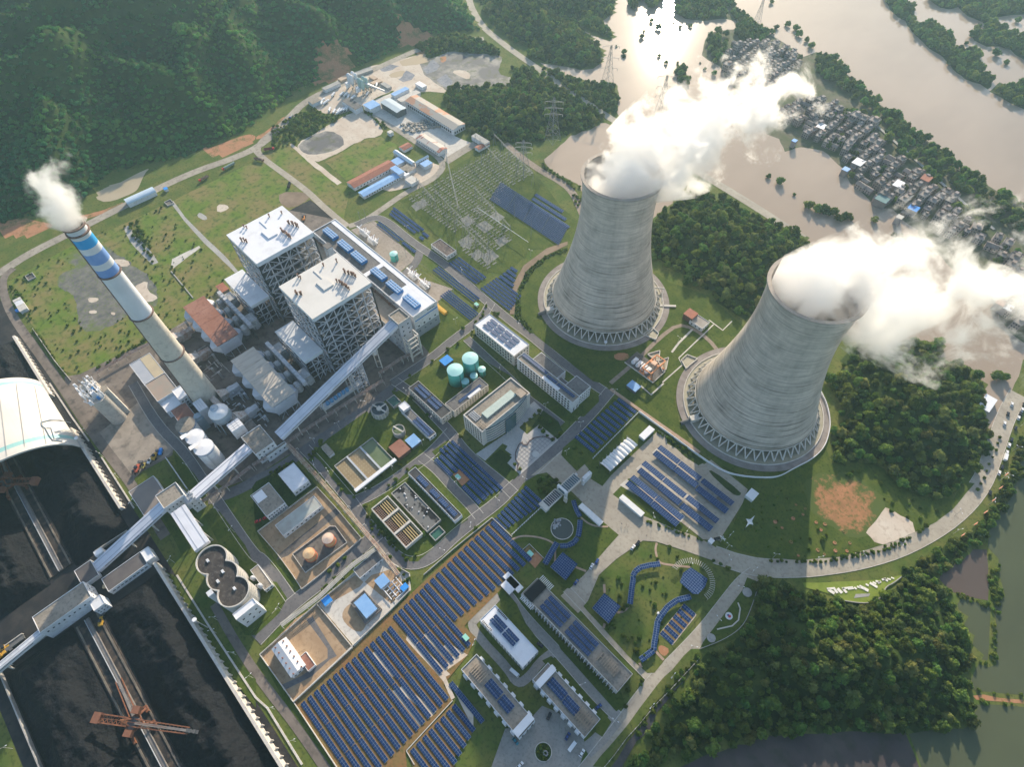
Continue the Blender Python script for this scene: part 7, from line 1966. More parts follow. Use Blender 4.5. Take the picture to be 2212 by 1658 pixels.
# oil tank court
for(x,y,z,m_,l_)in((225,-11,9,mat('peach_top',(0.68,0.52,0.42),(.62,.45,.34),.3,.5),'peach topped oil tank in the walled bund'),(225.2,6,9,ORTANK,'yellow orange topped oil tank in the walled bund')):
 e=thing('oil_tank',l_,'tank',(x,y,0),'oil tanks')
 build('tank_shell',MB().lathe(x,y,[(4.4,.6),(4.4,z)],36,0,True,False),ORTANK,e,smooth=True)
 build('tank_roof',MB().lathe(x,y,[(4.5,z+.01),(4.5,z+.2),(.2,z+1.2)],36,0,True,True),m_,e)
 build('red_ring',MB().lathe(x,y,[(4.42,z-1),(4.75,z-1),(4.75,z-.6),(4.42,z-.6)],36).lathe(x,y,[(4.42,2),(4.8,2),(4.8,2.3),(4.42,2.3)],36),mat('red_pipe_paint',(0.6,0.14,0.08)),e)
def wallrun(label,pts,h=2.2,th_=.4,m_=LCONC,closed=False,name='boundary_wall',cat='wall',z0=0.0):
 k=MB();P=list(pts)+([pts[0]]if closed else[])
 for a,b in zip(P,P[1:]):k.beam((*a[:2],z0+h/2),(*b[:2],z0+h/2),th_,h)
 return solo(name,k,m_,label,cat)
wallrun('low concrete bund wall around the two oil tanks',tp(21,[(320,1480),(640,1240),(690,1240),(790,1380),(430,1640)]),1.6,.4,LCONC,True,'bund_wall')
wallrun('brown wall around the court of the oil tanks',tp(21,[(530,900),(690,1075),(915,1345),(560,1658)])+tp(31,[(400,125),(320,0)])+tp(21,[(190,1480),(20,1285)]),2,.4,LCONC,True)
flat('long shed with a mottled green grey roof beside the oil tanks',21,(370,1140),12,36,6,mat('mint_grey_roof',(0.42,0.45,0.42),(.34,.33,.3),.12,.7),WHITE,'oil_pump_house','shed',.4,[('-x',8,1,1,5)])
# hydrogen station court
wallrun('cream wall around the lower fuel courts',tp(31,[(40,690),(530,250),(860,-20)])+tp(21,[(1060,1495),(1330,1650)])+tp(31,[(1325,140),(1170,300),(330,1100)]),2.2,.5,LCONC,True)
wallrun('cream wall dividing the two lower courts',tp(31,[(535,260),(840,630)]),2.2,.5,LCONC)
bld('compressor_house','pale blue flat roofed building inside the small walled court','building',rc2(31,(850,240),31,(1045,290),5),5,WHITE,BLUER,0)
wallrun('grey wall boxing in the pale blue roofed building',tp(31,[(825,245),(940,140),(1090,300),(950,430)]),3,.5,MATS['grey_brown_roof']if 'grey_brown_roof' in MATS else CONC,True)
flat('little blue roofed cabin near the yellow valve',31,(1090,50),8,8,4,BLUER,WHITE,'cabin','cabin')
flat('small bright blue box by the court gate pipe rack',31,(612,218),5.5,6,3,TARP,WHITE,'blue_cabin','cabin')
flat('small bright blue box at the corner of the pipework court',31,(1282,104),4,5,3,TARP,WHITE,'blue_cabin','cabin')
k=MB()
for i in range(5):q=t(31,1150+i*25,80+i*22,2);k.path([(q[0],q[1]-5,2),(q[0],q[1]+5,2)],.35,6)
for i in range(4):q=t(31,1130+i*40,160-i*30,2);k.path([(q[0]-6,q[1],2.4),(q[0]+6,q[1],2.4)],.35,6)
solo('pipe_manifold',k,WHITEB,'white pipe manifold on the court beside the big solar field','pipework')
flat('corner shed with white parapet beside the pipe rack foot',21,(970,1560),9,22,4.5,ROOFD,WHITE,'shed','shed',.4,[('-x',4,1,1,3.5)])
e=gable('compressor_hall','white ribbed hall with rows of round roof vents in the tan court','hall',rc2(31,(140,640),31,(420,775),7),6.5,8.2,WHITE,ROOFWHITE2,'x',[('-x',3,1,1,4)])
k=MB();q0=WL[e.name]
for i in range(6):
 for j in(-3.2,3.2):k.lathe(q0[0]-12+i*4.6,q0[1]+j,[(.01,8.6),(.5,8.6),(.5,7.5)],8)
build('roof_vent',k,BROWNR,e)
flat('small brown yard box behind the ribbed white hall',31,(440,745),12,6,4,BROWNR,WHITE,'store','store',.5)
# ================================================================ housing blocks
def roofext(e,pieces,m_):build('roof_structure',pieces,m_,e)
lo=bld('apartment_block','very long grey roofed apartment block with white fins and two bays of solar rows','apartment block',(2,91.5,-104,-88.5),10,CREAM,ROOFW,.8,[('+y',34,2,1,8.5,dict(wd=1.4,hh=1.4)),('-x',5,2,1,8.5)])
k=MB()
for i in range(31):k.box(4+i*2.9,4.4+i*2.9,-88.4,-87.3,0,9.4)
build('balcony_fin',k,WHITE,lo)
k=MB()
for i in range(9):
 k.box(79+i*1.3,79.5+i*1.3,-88.2,-84.5,9.6,10.3);k.box(79+i*1.3,79.5+i*1.3,-108.5,-104.4,9.6,10.3)
build('white_louvre',k,WHITE,lo)
build('stairwell_roof',MB().box(82,90,-104,-88.5,10.05,10.8),BLACK,lo)
k=MB()
for i in range(8):k.box(10+i*1.7,10.6+i*1.7,-100,-93,11.2,11.8)
k.box(9,25,-97,-96.4,10.8,11.2).box(9.4,10,-100,-93,9.3,11.1).box(24,24.6,-100,-93,9.3,11.1)
build('pergola',k,MATS['buff_brown_roof'],lo)
n_=0
for(xa,xb)in((76,56),(52,30)):
 for y in(-100.6,-96.4,-92.2):
  solar_row(ORD[n_]+' solar row on the very long grey roofed apartment block',xb,xa,y,3.4,tilt=8,z=9.7,group='solar rows on the long block',posts=False);n_+=1
wb=bld('dining_hall','white roofed block with four solar rows and black roof slots between lawns','block',(56,99,-69,-54),10,WHITE,ROOFWH,.6,[('+y',14,2,1,9,dict(wd=1.5,hh=1.5)),('-x',4,2,1,9)])
k=MB()
for i in range(8):k.box(88+i*1.2,88.6+i*1.2,-55.6,-54.5,10.02,10.2);k.box(86+i*1.2,86.6+i*1.2,-68.6,-67.2,10.02,10.2)
build('roof_slot',k,BLACK,wb)
n_=0
for(xa,xb)in((94,82),(81,70)):
 for y in(-63.5,-60):solar_row(ORD[n_]+' solar row on the white roofed dining hall',xb,xa,y,3,tilt=8,z=9.8,group='solar rows on the dining hall',posts=False);n_+=1
def dorm(name,rect,label,rows_,endm,cap=None):
 x0,x1,y0,y1=rect
 e=bld(name,label,'apartment block',rect,10.5,WHITE,ROOFW,.8,[('+y',12,3,.5,10,dict(wd=1.3,hh=1.4)),('-x',3,3,.5,10)])
 pb=None
 for i in range(7):
  for s_,yy in((1,y1),(-1,y0)):
   xx=x0+4+i*(x1-x0-8)/6.3
   k=MB()
   ya,yb=(yy+.02,yy+1.5)if s_>0 else(yy-1.5,yy-.02)
   k.box(xx,xx+3.2,ya,yb,0.5,9.6)
   build('balcony',k,WHITE,e)
 if cap:build('stair_hood',MB().box(cap[0],cap[1],y0-.5,y1+.5,10.55,12.6),WHITEB,e)
 k=MB()
 xs=x0+2 if not cap or cap[0]>(x0+x1)/2 else x1-15
 for i in range(7):k.box(xs+i*1.7,xs+.5+i*1.7,y0+3,y1-3,11.2,11.7)
 k.box(xs-.4,xs+11.5,y0+5,y0+5.5,10.8,11.15).box(xs-.4,xs+11.5,y1-5.5,y1-5,10.8,11.15)
 build('pergola',k,endm,e)
 for i,(xa,xb,y)in enumerate(rows_):
  solar_row(ORD[i]+' solar row on the '+label.split(' beside')[0].split(' at')[0].split(' above')[0],xb,xa,y,3.2,tilt=8,z=10.1,group='solar rows on apartment roofs',posts=False)
 return e
dorm('apartment_block',(-.5,46.3,-68.4,-53.5),'grey roofed apartment block with white balconies above the round garden',[(38,24,-63),(38,24,-59.6),(23.5,12,-62.4),(23.5,12,-59)],MATS['buff_brown_roof'],(39,43.5))
dorm('apartment_block',(28,84,-37.5,-23.5),'mottled apartment block with balconies beside the big solar field',[(66,54,-33),(66,54,-29.6),(53,43,-32.6),(53,43,-29.2)],MATS['buff_brown_roof'],(29,34))
dorm('apartment_block',(-20,30,3,17),'apartment block with a zigzag pale roof end at the bottom frame edge',[(16,0,8),(16,0,12)],MATS['buff_brown_roof'],(19,24))
# ================================================================ gate building, tents, small things of the car park
e=thing('gatehouse','modern gatehouse of white frames and glass roofs spanning the entrance road','gatehouse',(127,-176,0))
build('roof_frame',MB().box(122,131,-186,-166,8.2,9.4).box(118.8,122,-166,-164.8,2,9.4),LCONC,e)
k=MB()
for i in range(10):k.box(123.2,130,-185.4+i*1.95,-184+i*1.95,9.41,9.6)
build('roof_glazing',k,GLASSB,e)
build('roof_frame',MB().box(124,132.5,-166,-147,6.2,7.2),LCONC,e)
k=MB()
for i in range(8):k.box(125,131.7,-165+i*1.8,-163.8+i*1.8,7.21,7.4)
build('roof_glazing',k,GLASS,e)
build('lodge',MB().box(125,131,-152,-148,0,6.1).box(120.5,123.5,-197,-188,0,8.8),WHITE,e)
build('portal',MB().box(121.4,123.4,-169,-167,0,12).box(129.6,131.6,-169,-167,0,12).box(121.4,131.6,-169,-167,12.01,13),WHITE,e)
build('portal',MB().box(120,122,-188,-186.6,0,8.1).box(128,130,-188,-186.6,0,8.1),WHITE,e)
# fence of white lattice from the gate in both directions
def fence(label,pts,h=2.0,step=2.2,m_=WHITE):
 e=thing('fence',label,'fence',(*pts[0][:2],0))
 k=MB();ps=MB()
 for a,b in zip(pts,pts[1:]):
  A_=Vector((*a[:2],0));B_=Vector((*b[:2],0));L=(B_-A_).length;n=max(1,int(L/step))
  for z in(.5,h-.2):k.beam(A_+Vector((0,0,z)),B_+Vector((0,0,z)),.18,.22)
  for i in range(n+1):
   c=A_.lerp(B_,i/n);ps.box(c.x-.28,c.x+.28,c.y-.28,c.y+.28,0,h)
 build('rail',k,m_,e);build('posts',ps,m_,e)
 return e
fence('white fence between the gatehouse and the cooling tower corner',tp(22,[(700,650),(1095,250)]))
fence('white fence running from the gatehouse lodge down to the big solar field',tp(22,[(330,1000),(0,1310)]))
wallrun('long white wall sweeping round the foot of the eastern lawns and car park',smooth_open(tp(22,[(1095,250),(1300,400),(1680,680),(1850,780),(2030,815),(2212,822)])+tp(23,[(100,810),(220,740),(380,660),(480,560),(520,440),(530,330),(500,180),(450,80)]),2),2.6,.5,WHITEB)
wallrun('earth coloured service path wall beside the cooling tower lawn',tp(22,[(850,50),(1100,230),(1500,510),(1620,600)]),.6,3.0,MATS['pinkish_path'])
fence('white picket fence above the dark stream on the estate boundary',tp(32,[(1610,730),(1480,870),(1360,1000),(1230,1130),(1100,1290),(990,1410),(880,1560),(800,1658)]),1.8,4,LCONC)
q=None
e=thing('tensile_canopy','ribbed white membrane canopy along the drive into the car park','canopy',(110,-230,0))
cr4=rc2(22,(760,690),22,(1085,535),4)
k=MB();x0,x1,y0,y1=cr4;n=8;V_=[]
m_=4
for i in range(n*m_+1):
 for j in range(9):
  u=i/(n*m_);v=j/8
  z=3.4+1.3*abs(math.cos(math.pi*u*n))**.6*(1-.3*v)+.9*math.sin(math.pi*v)
  V_.append((x0+(x1-x0)*v+.5*math.cos(2*math.pi*u*n)*(v-.5),y0+(y1-y0)*u,z))
for i in range(n*m_):
 for j in range(8):
  a=i*9+j;k.f.append((a,a+1,a+10,a+9));k.m.append(0)
k.v=V_
build('membrane',k,CANVAS,e)
k=MB()
for i in range(n+1):
 y=y0+(y1-y0)*i/n;k.tube((x1-.3,y,0),(x1+1,y,6.2),.18,5);k.tube((x1+1,y,6.2),(x0+.5,y,4.4),.09,4);k.tube((x0+.5,y,0),(x0+.5,y,4.2),.15,5)
build('mast',k,GALV,e)
flat('low white flat roofed pavilion in the corner lawn of the car park',22,(1165,425),5.5,14,3.5,WHITEB,WHITE,'pavilion','pavilion')
flat('long white marquee on the pavement beside the avenue',22,(680,1130),22,4.2,3.2,CANVAS,CANVAS,'marquee','marquee')
flat('long white marquee on the lawn beside the car park entrance',22,(1035,1055),22,4.2,3.2,CANVAS,CANVAS,'marquee','marquee')
flat('white cube shaped kiosk at the outer corner of the car park',22,(2075,960),6.5,8.5,4,WHITEB,WHITE,'kiosk','kiosk')
# star shaped sail
q=[t(22,*p,z)for p,z in(((2022,1170),2.4),((2098,1142),5),((2085,1222),2.4),((2020,1245),4.6))]
k=MB();c=Vector((sum(p[0]for p in q)/4,sum(p[1]for p in q)/4,3.4))
V_=[];N=12
for i in range(4):
 a=Vector(q[i]);b=Vector(q[(i+1)%4])
 for j in range(N):
  u=j/N;e_=a.lerp(b,u);e_=e_.lerp(c,.45*math.sin(math.pi*u));V_.append(e_)
k.add([c]+V_,[(0,i+1,(i+1)%(4*N)+1)for i in range(4*N)])
e=thing('shade_sail','white four pointed shade sail on the lawn beyond the car park','shade sail',(c.x,c.y,0))
build('sail',k,CANVAS,e)
k=MB()
for p in q:k.tube((p[0],p[1],0),p,.12,5)
build('mast',k,GALV,e)
flat('pale blue roofed shelter on the lawn between the cooling towers',22,(1052,22),10,8,4,BLUER,DSTEEL,'shelter','shelter')
flat('dark roofed house with arched white walls beside the switchyard',11,(1620,480),27,13,6,mat('mottled_brown_roof',(0.13,0.1,0.09),(.09,.075,.07),.15,.9,c3=(.3,.25,.22),scale3=.5),WHITE,'control_house','house',.6,[('+y',10,1,1.5,4.5,dict(wd=1.4,hh=1.6)),('-x',3,1,1,4)])
flat('grey roofed valve house next to the red hut between the towers',12,(1622,1120),15,12,5,mat('taupe_roof',(0.3,0.27,0.24),(.36,.33,.3),.15,.9),WHITE,'valve_house','house',.6,[('-x',3,1,1,4),('+y',3,1,1,4)])
flat('open hut under a dark red roof between the cooling towers',12,(1545,1055),10,10,7,REDR,RUSTV,'red_hut','hut')
solo('yellow_container',MB().box(*(lambda q:(q[0]-8,q[0]+8,q[1]-1.8,q[1]+1.8,0,3.4))(t(11,1598,1010,3))),YELLOW,'yellow container lying beside the end wall of the turbine hall','container')
# gantry crane and pump pit between the towers
pr=rc2(12,(1060,1520),12,(1330,1470),0)
e=thing('pump_pit','sunken pump deck with four white motors under the orange gantry crane','pump deck',(163,-317,0))
build('deck',MB().box(145,178,-327,-309,0.1,.8),DCONC,e);build('kerb_wall',MB().box(145,178,-309,-308.4,0,1.4).box(144.4,145,-327,-308.4,0,1.4),LCONC,e)
for k_ in range(4):
 x=172-k_*5.2;build('motor',MB().lathe(x,-314,[(2,.82),(2,2.4),(1.3,3),(1.3,4.6),(.5,5)],14,0,True,True).box(x-2,x+2,-320,-316.5,.82,2.6),WHITEB,e)
ORC=mat('orange_crane_paint',(0.72,0.3,0.13),(.62,.27,.13),.4,.6)
e=thing('gantry_crane','orange gantry crane standing over the pump deck between the cooling towers','crane',(153,-318,0))
k=MB()
for x in(149,159):
 k.beam((x,-309,10),(x,-330,10),1,1.4)
 for y in(-310,-328):k.tube((x-2.4,y,0.8),(x,y,9.4),.5,5).tube((x+2.4,y,.8),(x,y,9.4),.5,5).beam((x-3,y,1.2),(x+3,y,1.2),.8,.8)
k.beam((149,-309,10.2),(159,-309,10.2),.8,1).beam((149,-330,10.2),(159,-330,10.2),.8,1).beam((149,-320,10.8),(159,-320,10.8),2.4,1)
build('gantry_frame',k,ORC,e);build('trolley',MB().box(151.5,156,-321.5,-317,11.32,13),mat('pale_orange',(0.75,0.5,0.35)),e)
road('footpath',tp(12,[(850,1658),(1000,1530),(1100,1440),(1280,1260),(1430,1150),(1560,1180),(1700,1280),(1780,1380)])+[],4,MATS['brown_cobble'],1)
road('footpath',tp(22,[(1310,0),(1200,100),(1110,20)]),1.6,LCONC,0)
road('footpath',tp(12,[(1560,1190),(1440,1310),(1380,1390)]),2,LCONC,0);road('footpath',tp(12,[(1900,1120),(1820,1200),(1700,1110)]),1.2,LCONC,0)
road('footpath',tp(12,[(1740,1150),(1680,1210),(1440,1440),(1470,1500),(1300,1650)]),1.2,LCONC,0)
solo('footbridge',MB().beam((*t(12,1275,990)[:2],1),(*t(12,1415,995)[:2],1),2.4,1),LCONC,'narrow concrete footbridge from the nearer cooling tower towards the red hut','footbridge')
solo('overflow_pipe',MB().tube((*t(12,1225,855)[:2],4),(*t(12,1310,860)[:2],4),.8,8).tube((*t(12,1300,860)[:2],4),(*t(12,1290,960)[:2],1),.5,6),LCONC,'white pipe bracket sticking out of the nearer cooling tower','pipe')
# ================================================================ solar park: sails, arcades, pavilion, pond
def slab_panel(label,quad,z,name='solar_roof',cat='solar roof',lo_=0.0,group=None):
 """rectangular solar roof on posts; quad = 4 world xy in order"""
 c=(sum(p[0]for p in quad)/4,sum(p[1]for p in quad)/4)
 e=thing(name,label,cat,(*c,0),group)
 mb_=MB();v=[(*p,z+(lo_ if i in(0,1)else 0))for i,p in enumerate(quad)]
 a=sum(quad[i-1][0]*quad[i][1]-quad[i][0]*quad[i-1][1]for i in range(4))
 if a<0:v=v[::-1]
 v2=[(p[0],p[1],p[2]-.15)for p in v]
 mb_.add(v+v2,[(0,1,2,3),(7,6,5,4),(0,4,5,1),(1,5,6,2),(2,6,7,3),(3,7,4,0)])
 L1=(Vector(v[1])-Vector(v[0])).length;L2=(Vector(v[2])-Vector(v[1])).length
 n,m__=max(1,round(L1/1.7)),max(1,round(L2/1.7))
 mb_.uv=[(0,0),(n,0),(n,m__),(0,m__)]+[(.5,.5)]*20
 build('panel',mb_,CELLS,e)
 k=MB()
 for p in v:
  q_=Vector((c[0]+(p[0]-c[0])*.85,c[1]+(p[1]-c[1])*.85,0));k.tube(q_,(q_.x,q_.y,p[2]-.16),.14,5)
 build('post',k,GALV,e)
 return e
slab_panel('square tilted solar canopy beside the red footpath and kiosk',[t(22,437,1458,4)[:2],t(22,567,1562,4)[:2],t(32,465,45,4)[:2],t(22,330,1585,4)[:2]],4)
slab_panel('square solar canopy at the left corner of the park',[t(32,797,155,4)[:2],t(32,940,270,4)[:2],t(32,835,418,4)[:2],t(32,693,285,4)[:2]],4)
def arcade(label,pts,wd=4.0,z=3.2):
 e=thing('solar_arcade',label,'solar walkway',(*pts[0],0),'solar roofed walkways')
 P=pts
 for a,b in zip(P,P[1:]):
  A_=Vector(a);B_=Vector(b);d=(B_-A_).normalized();s_=Vector((-d.y,d.x))*wd/2
  v=[A_-s_,B_-s_,B_+s_,A_+s_]
  vv=[(p.x,p.y,z)for p in v];v2=[(p.x,p.y,z-.15)for p in v]
  mb_=MB().add(vv+v2,[(0,1,2,3),(7,6,5,4),(0,4,5,1),(1,5,6,2),(2,6,7,3),(3,7,4,0)])
  n=max(1,round((B_-A_).length/1.6));mb_.uv=[(0,0),(n,0),(n,2),(0,2)]+[(.5,.5)]*20
  build('panel',mb_,CELLS,e)
 k=MB()
 for a in P:
  k.tube((a[0],a[1],0),(a[0],a[1],z-.2),.15,5)
 build('post',k,GALV,e)
Z3=3.2
tw_=lambda rc_,l_:[t(rc_,a,b,Z3)[:2]for a,b in l_]
arcade('curving solar walkway beside the gatehouse lawn, upper arc',tw_(22,[(530,1010),(545,1060),(565,1110),(590,1150)]),3.6)
arcade('short straight solar walkway on the round pond lawn',tw_(22,[(590,1180),(585,1250),(572,1325)]))
arcade('curving solar walkway below the round pond',tw_(22,[(565,1335),(535,1375),(480,1402),(415,1405)]))
arcade('straight solar walkway between the pond and the kiosk',tw_(22,[(390,1375),(340,1460),(285,1560)]),4.4)
arcade('top arc of the solar walkway in the sapling park',tw_(22,[(1280,1560),(1190,1570),(1110,1590),(1065,1625),(1045,1665)])+tw_(32,[(1048,30),(1035,120),(1020,250)]),4)
arcade('winding solar walkway leading to the round pavilion',tw_(32,[(1545,185),(1430,215)])+tw_(32,[(1420,220),(1350,270),(1290,345),(1258,400),(1245,500),(1228,600),(1225,650)])+tw_(32,[(1215,655),(1110,735)]),4)
# round pavilion
e=thing('solar_pavilion','round solar pavilion ringed by a white ribbed pergola','pavilion',t(32,1580,80))
pc=t(32,1585,60,5)
n=26;mb_=MB();ov=[t(32,1450,60,5),t(32,1480,-20,5),t(22,1545,1590,5),t(32,1690,30,5),t(32,1670,100,5),t(32,1610,165,5),t(32,1560,160,5)]
mb_=MB().prism([p[:2]for p in ov],4.8,5.0);mb_.uv=None
me_pan=build('panel',mb_,CELLS,e)
uvl=me_pan.data.uv_layers.new(name='UVMap')
for pol in me_pan.data.polygons:
 for li in pol.loop_indices:
  vco=me_pan.data.vertices[me_pan.data.loops[li].vertex_index].co;uvl.data[li].uv=(vco.x/1.8,vco.y/1.8)
k=MB();P0=t(32,1560,40,4)
for i in range(34):
 a=-2.35+i*3.5/33
 # ring on the side away from the plant
 pa=Vector((P0[0]+12.5*math.cos(a-1.0),P0[1]+12.5*math.sin(a-1.0),4.1));pb=Vector((P0[0]+16.4*math.cos(a-1.0),P0[1]+16.4*math.sin(a-1.0),4.1))
 k.beam(pa,pb,.3,.3);k.tube((pb.x,pb.y,0),(pb.x,pb.y,4),.12,4)
build('pergola',k,LCONC,e)
# framed plot with six rows
q_=tp(32,[(1275,510),(1480,255),(1590,345),(1385,605)])
wallrun('low cream kerb framing the little six row solar plot',q_,.5,.5,SAND,True,'plot_kerb','kerb')
struct('earth_plot',MB().sheet(q_,LAYER[0]),PVEARTH)
field(6,32,(1290,490),32,(1475,258),(32,1390,590),(32,1580,345),'row of the little framed plot counted from the winding walkway','rows of the framed plot',wd=4.0,z=.8)
# pond and rockery
pc=t(22,432,1260)
e=thing('round_pond','round concrete rimmed pond on the lawn','pond',pc)
build('pond_rim',MB().lathe(pc[0],pc[1],[(8.4,0.1),(8.4,.8),(8.9,.8),(8.9,.1)],40),LCONC,e);build('water',MB().lathe(pc[0],pc[1],[(.01,.5),(8.4,.5)],40),mat('slate_pond',(0.06,0.07,0.06),rough=.12,spec=.5),e);e.location.z+=.3
k=MB();rr=random.Random(12)
for i in range(26):
 q=t(22,390+rr.uniform(-28,28),1215+rr.uniform(-35,40));s_=rr.uniform(.5,1.3)
 k.lathe(q[0],q[1],[(s_,.3),(s_*1.1,s_),(s_*.6,s_*2.2),(.05,s_*2.7)],6,0,True)
solo('rockery',k,mat('white_grey_rock',(0.5,0.5,0.52),(.35,.35,.37),.6,.8),'pile of pale rocks at the rim of the round pond','rockery')
for(rc_,pts,w__)in((22,[(0,1350),(80,1318),(200,1325),(300,1350),(370,1390),(375,1450),(370,1540)],1.4),(22,[(595,1160),(660,1215),(740,1240),(830,1240)],1.4),(22,[(1250,1380),(1235,1440),(1260,1530),(1290,1560),(1400,1575),(1540,1590)],1.6),
 (32,[(905,325),(960,320),(1010,270)],1.6),(32,[(795,80),(800,155)],1.8),(32,[(800,420),(790,460)],1.8),(32,[(1240,660),(1310,735)],1.8),(32,[(1100,760),(1120,800)],1.6),(22,[(550,1590),(640,1625)],1.6)):
 road('footpath',tp(rc_,pts),w__,BRICKPATH,2)
for(rc_,x,y,l_)in((22,158,1468,'mint roofed kiosk in the walled earth corner near the square canopy'),(21,1745,805,'mint roofed kiosk inside the solar block left of the plaza'),(31,1812,538,'mint roofed kiosk in the notch of the big solar field'),(11,1905,970,'mint roofed kiosk at the tip of the transformer yard solar strips'),(32,1268,330,'tiny white kiosk beside the winding walkway')):
 q=t(rc_,x,y,2.4);s_=1 if 'tiny' in l_ else 2.1
 e=thing('kiosk',l_,'kiosk',(q[0],q[1],0));build('wall',MB().box(q[0]-s_,q[0]+s_,q[1]-s_*.7,q[1]+s_*.7,0,2.2),WHITE,e);build('roof',MB().box(q[0]-s_-.15,q[0]+s_+.15,q[1]-s_*.7-.15,q[1]+s_*.7+.15,2.22,2.45),mat('mint_sheet',(0.3,0.62,0.52))if s_>1 else WHITEB,e)
wallrun('thin concrete wall round the earth corner kiosk',tp(22,[(80,1450),(150,1390),(275,1515)]),1.2,.3,LCONC)
wallrun('pale wall of the big solar field beside the road',tp(21,[(1450,1658),(1700,1440),(2040,1165),(2212,1330)])+tp(22,[(0,1330)]),1.6,.4,LCONC)
wallrun('pale wall closing the big solar field on the coal yard side',tp(31,[(330,1100),(720,1690)]),1.8,.5,LCONC)
wallrun('thin wall between the big solar field and the lower right plot',tp(31,[(1370,1640),(1300,1520),(1700,1085)]),.8,.5,LCONC)
wallrun('pale parapet wall between the fuel courts and the big solar field',tp(31,[(330,1100),(840,625)]),2.4,.7,LCONC)
flat('white roofed guard house at the corner of the solar field road',31,(2195,85),9,10,3,ROOFWH,WHITE,'guard_house','guard house')
flat('open white floored shelter beside the guard house',32,(10,60),16,5,3,WHITEB,LCONC,'shelter','shelter')
# ================================================================ plaza ornament
e=thing('plaza_ornament','half round plaza pattern of squares with a dark scalloped kerb','plaza',t(22,205,610))
k=MB()
cpt=Vector(t(22,205,615)[:2]);
kb=[t(22,a,b)[:2]for a,b in[(80,750),(50,755),(45,720),(60,700),(30,660),(30,600),(60,530),(90,510),(90,530),(130,535),(150,500),(200,470),(270,460),(330,480),(350,500),(370,485),(360,460)]]
for a,b in zip(kb,kb[1:]):k.beam((*a,.45),(*b,.45),.6,.5)
build('scalloped_kerb',k,mat('dark_red_granite',(0.12,0.08,0.08)),e)
k=MB();A_=Vector(t(22,80,750)[:2]);B_=Vector(t(22,350,500)[:2]);d=(B_-A_);L=d.length;d.normalize();s_=Vector((-d.y,d.x))
if s_.dot(Vector(t(22,60,560)[:2])-A_)<0:s_=-s_
R_=L/2;C_=A_+d*R_
for i in range(1,12):
 o_=(i/12-.5)*L;h_=math.sqrt(max(0,R_*R_-o_*o_))*.9
 p=C_+d*o_;q=p+s_*h_;k.beam((p.x,p.y,.17),(q.x,q.y,.17),.22,.1)
for i in range(0,6):
 o_=i/6*R_*.9;h_=math.sqrt(max(0,R_*R_-(o_/.9)**2))
 p=C_+s_*o_-d*h_;q=C_+s_*o_+d*h_;k.beam((p.x,p.y,.21),(q.x,q.y,.21),.22,.1)
build('paving_line',k,mat('grey_line',(0.2,0.2,0.22)),e);e.location.z+=.35
build('centre_disc',MB().cyl(cpt.x,cpt.y,.12,.3,3.2,24),mat('pale_disc',(0.5,0.5,0.48)),e)
# round garden in the dormitory yard
q=t(32,270,1530)
e=thing('round_flower_bed','round green bed with pale stones in the apartment yard','flower bed',q)
build('kerb',MB().lathe(q[0],q[1],[(5.6,0.1),(5.6,.5),(5.1,.5),(5.1,.1)],28),LCONC,e);build('lawn',MB().lathe(q[0],q[1],[(.01,.42),(5.1,.42)],28),DARKGRASS,e);e.location.z+=.35
k=MB()
for i in range(9):a=i*.7;k.lathe(q[0]-1.5+math.cos(a)*1.4,q[1]-.5+math.sin(a)*1.2,[(.6,.43),(.5,1.2),(.1,1.9)],6,0,True)
build('stones',k,MATS['white_grey_rock'],e)
k=scatter('flower_bed_shrubs','green shrubs in the round bed of the apartment yard',[(q[0]+rng.uniform(-4,4),q[1]+rng.uniform(-3.6,3.6),.3)for _ in range(16)],np.tile([1.3,1.3,1.1],(16,1)),PROTO['bright'],'undergrowth')
# memorial characters on the slope
CH=mat('white_gravel_letters',(0.8,0.76,0.68))
for rc_,strokes in((33,[([(510,118),(580,112)],3),([(520,125),(575,158)],5),([(575,120),(600,155)],4),([(600,115),(640,155)],5),([(645,112),(680,152)],4),([(640,115),(735,105)],3),([(690,120),(740,112)],3),([(745,105),(765,122)],3),([(770,98),(800,110)],3),
 ([(790,95),(868,135)],5),([(845,78),(870,90)],3),([(880,66),(945,105)],4),([(905,60),(935,75)],3),([(930,50),(970,62)],3),([(950,68),(975,55)],3),([(985,40),(1020,30)],3),([(1000,28),(1035,52)],3),([(1030,30),(1060,38)],2.4),([(1065,20),(1090,30)],2.4)]),):
 for i,(pts,w__)in enumerate(strokes):
  a,b=[t(rc_,*p,.6)for p in pts]
  solo('ground_letter',MB().beam((a[0],a[1],.55),(b[0],b[1],.55),w__*.45,.4),CH,'white stroke of the big ground lettering on the bright slope','lettering','white ground lettering')
wallrun('curved stone wall under the white ground lettering',smooth_open(tp(33,[(600,215),(780,243),(870,243),(960,205),(1000,160),(1010,105),(1080,70),(1150,15)]),2),1.2,.6,CONC)
q=tp(33,[(740,200),(755,165),(880,160),(870,185)]);struct('stone_terrace',MB().sheet(q,.5),CONC)
wallrun('thin fence wall enclosing the small landscaped corner by the wood',smooth_open(tp(33,[(0,10)])+tp(32,[(2140,60),(2060,300),(1990,450),(1830,560),(1620,640)]),2),1,.4,CONC)
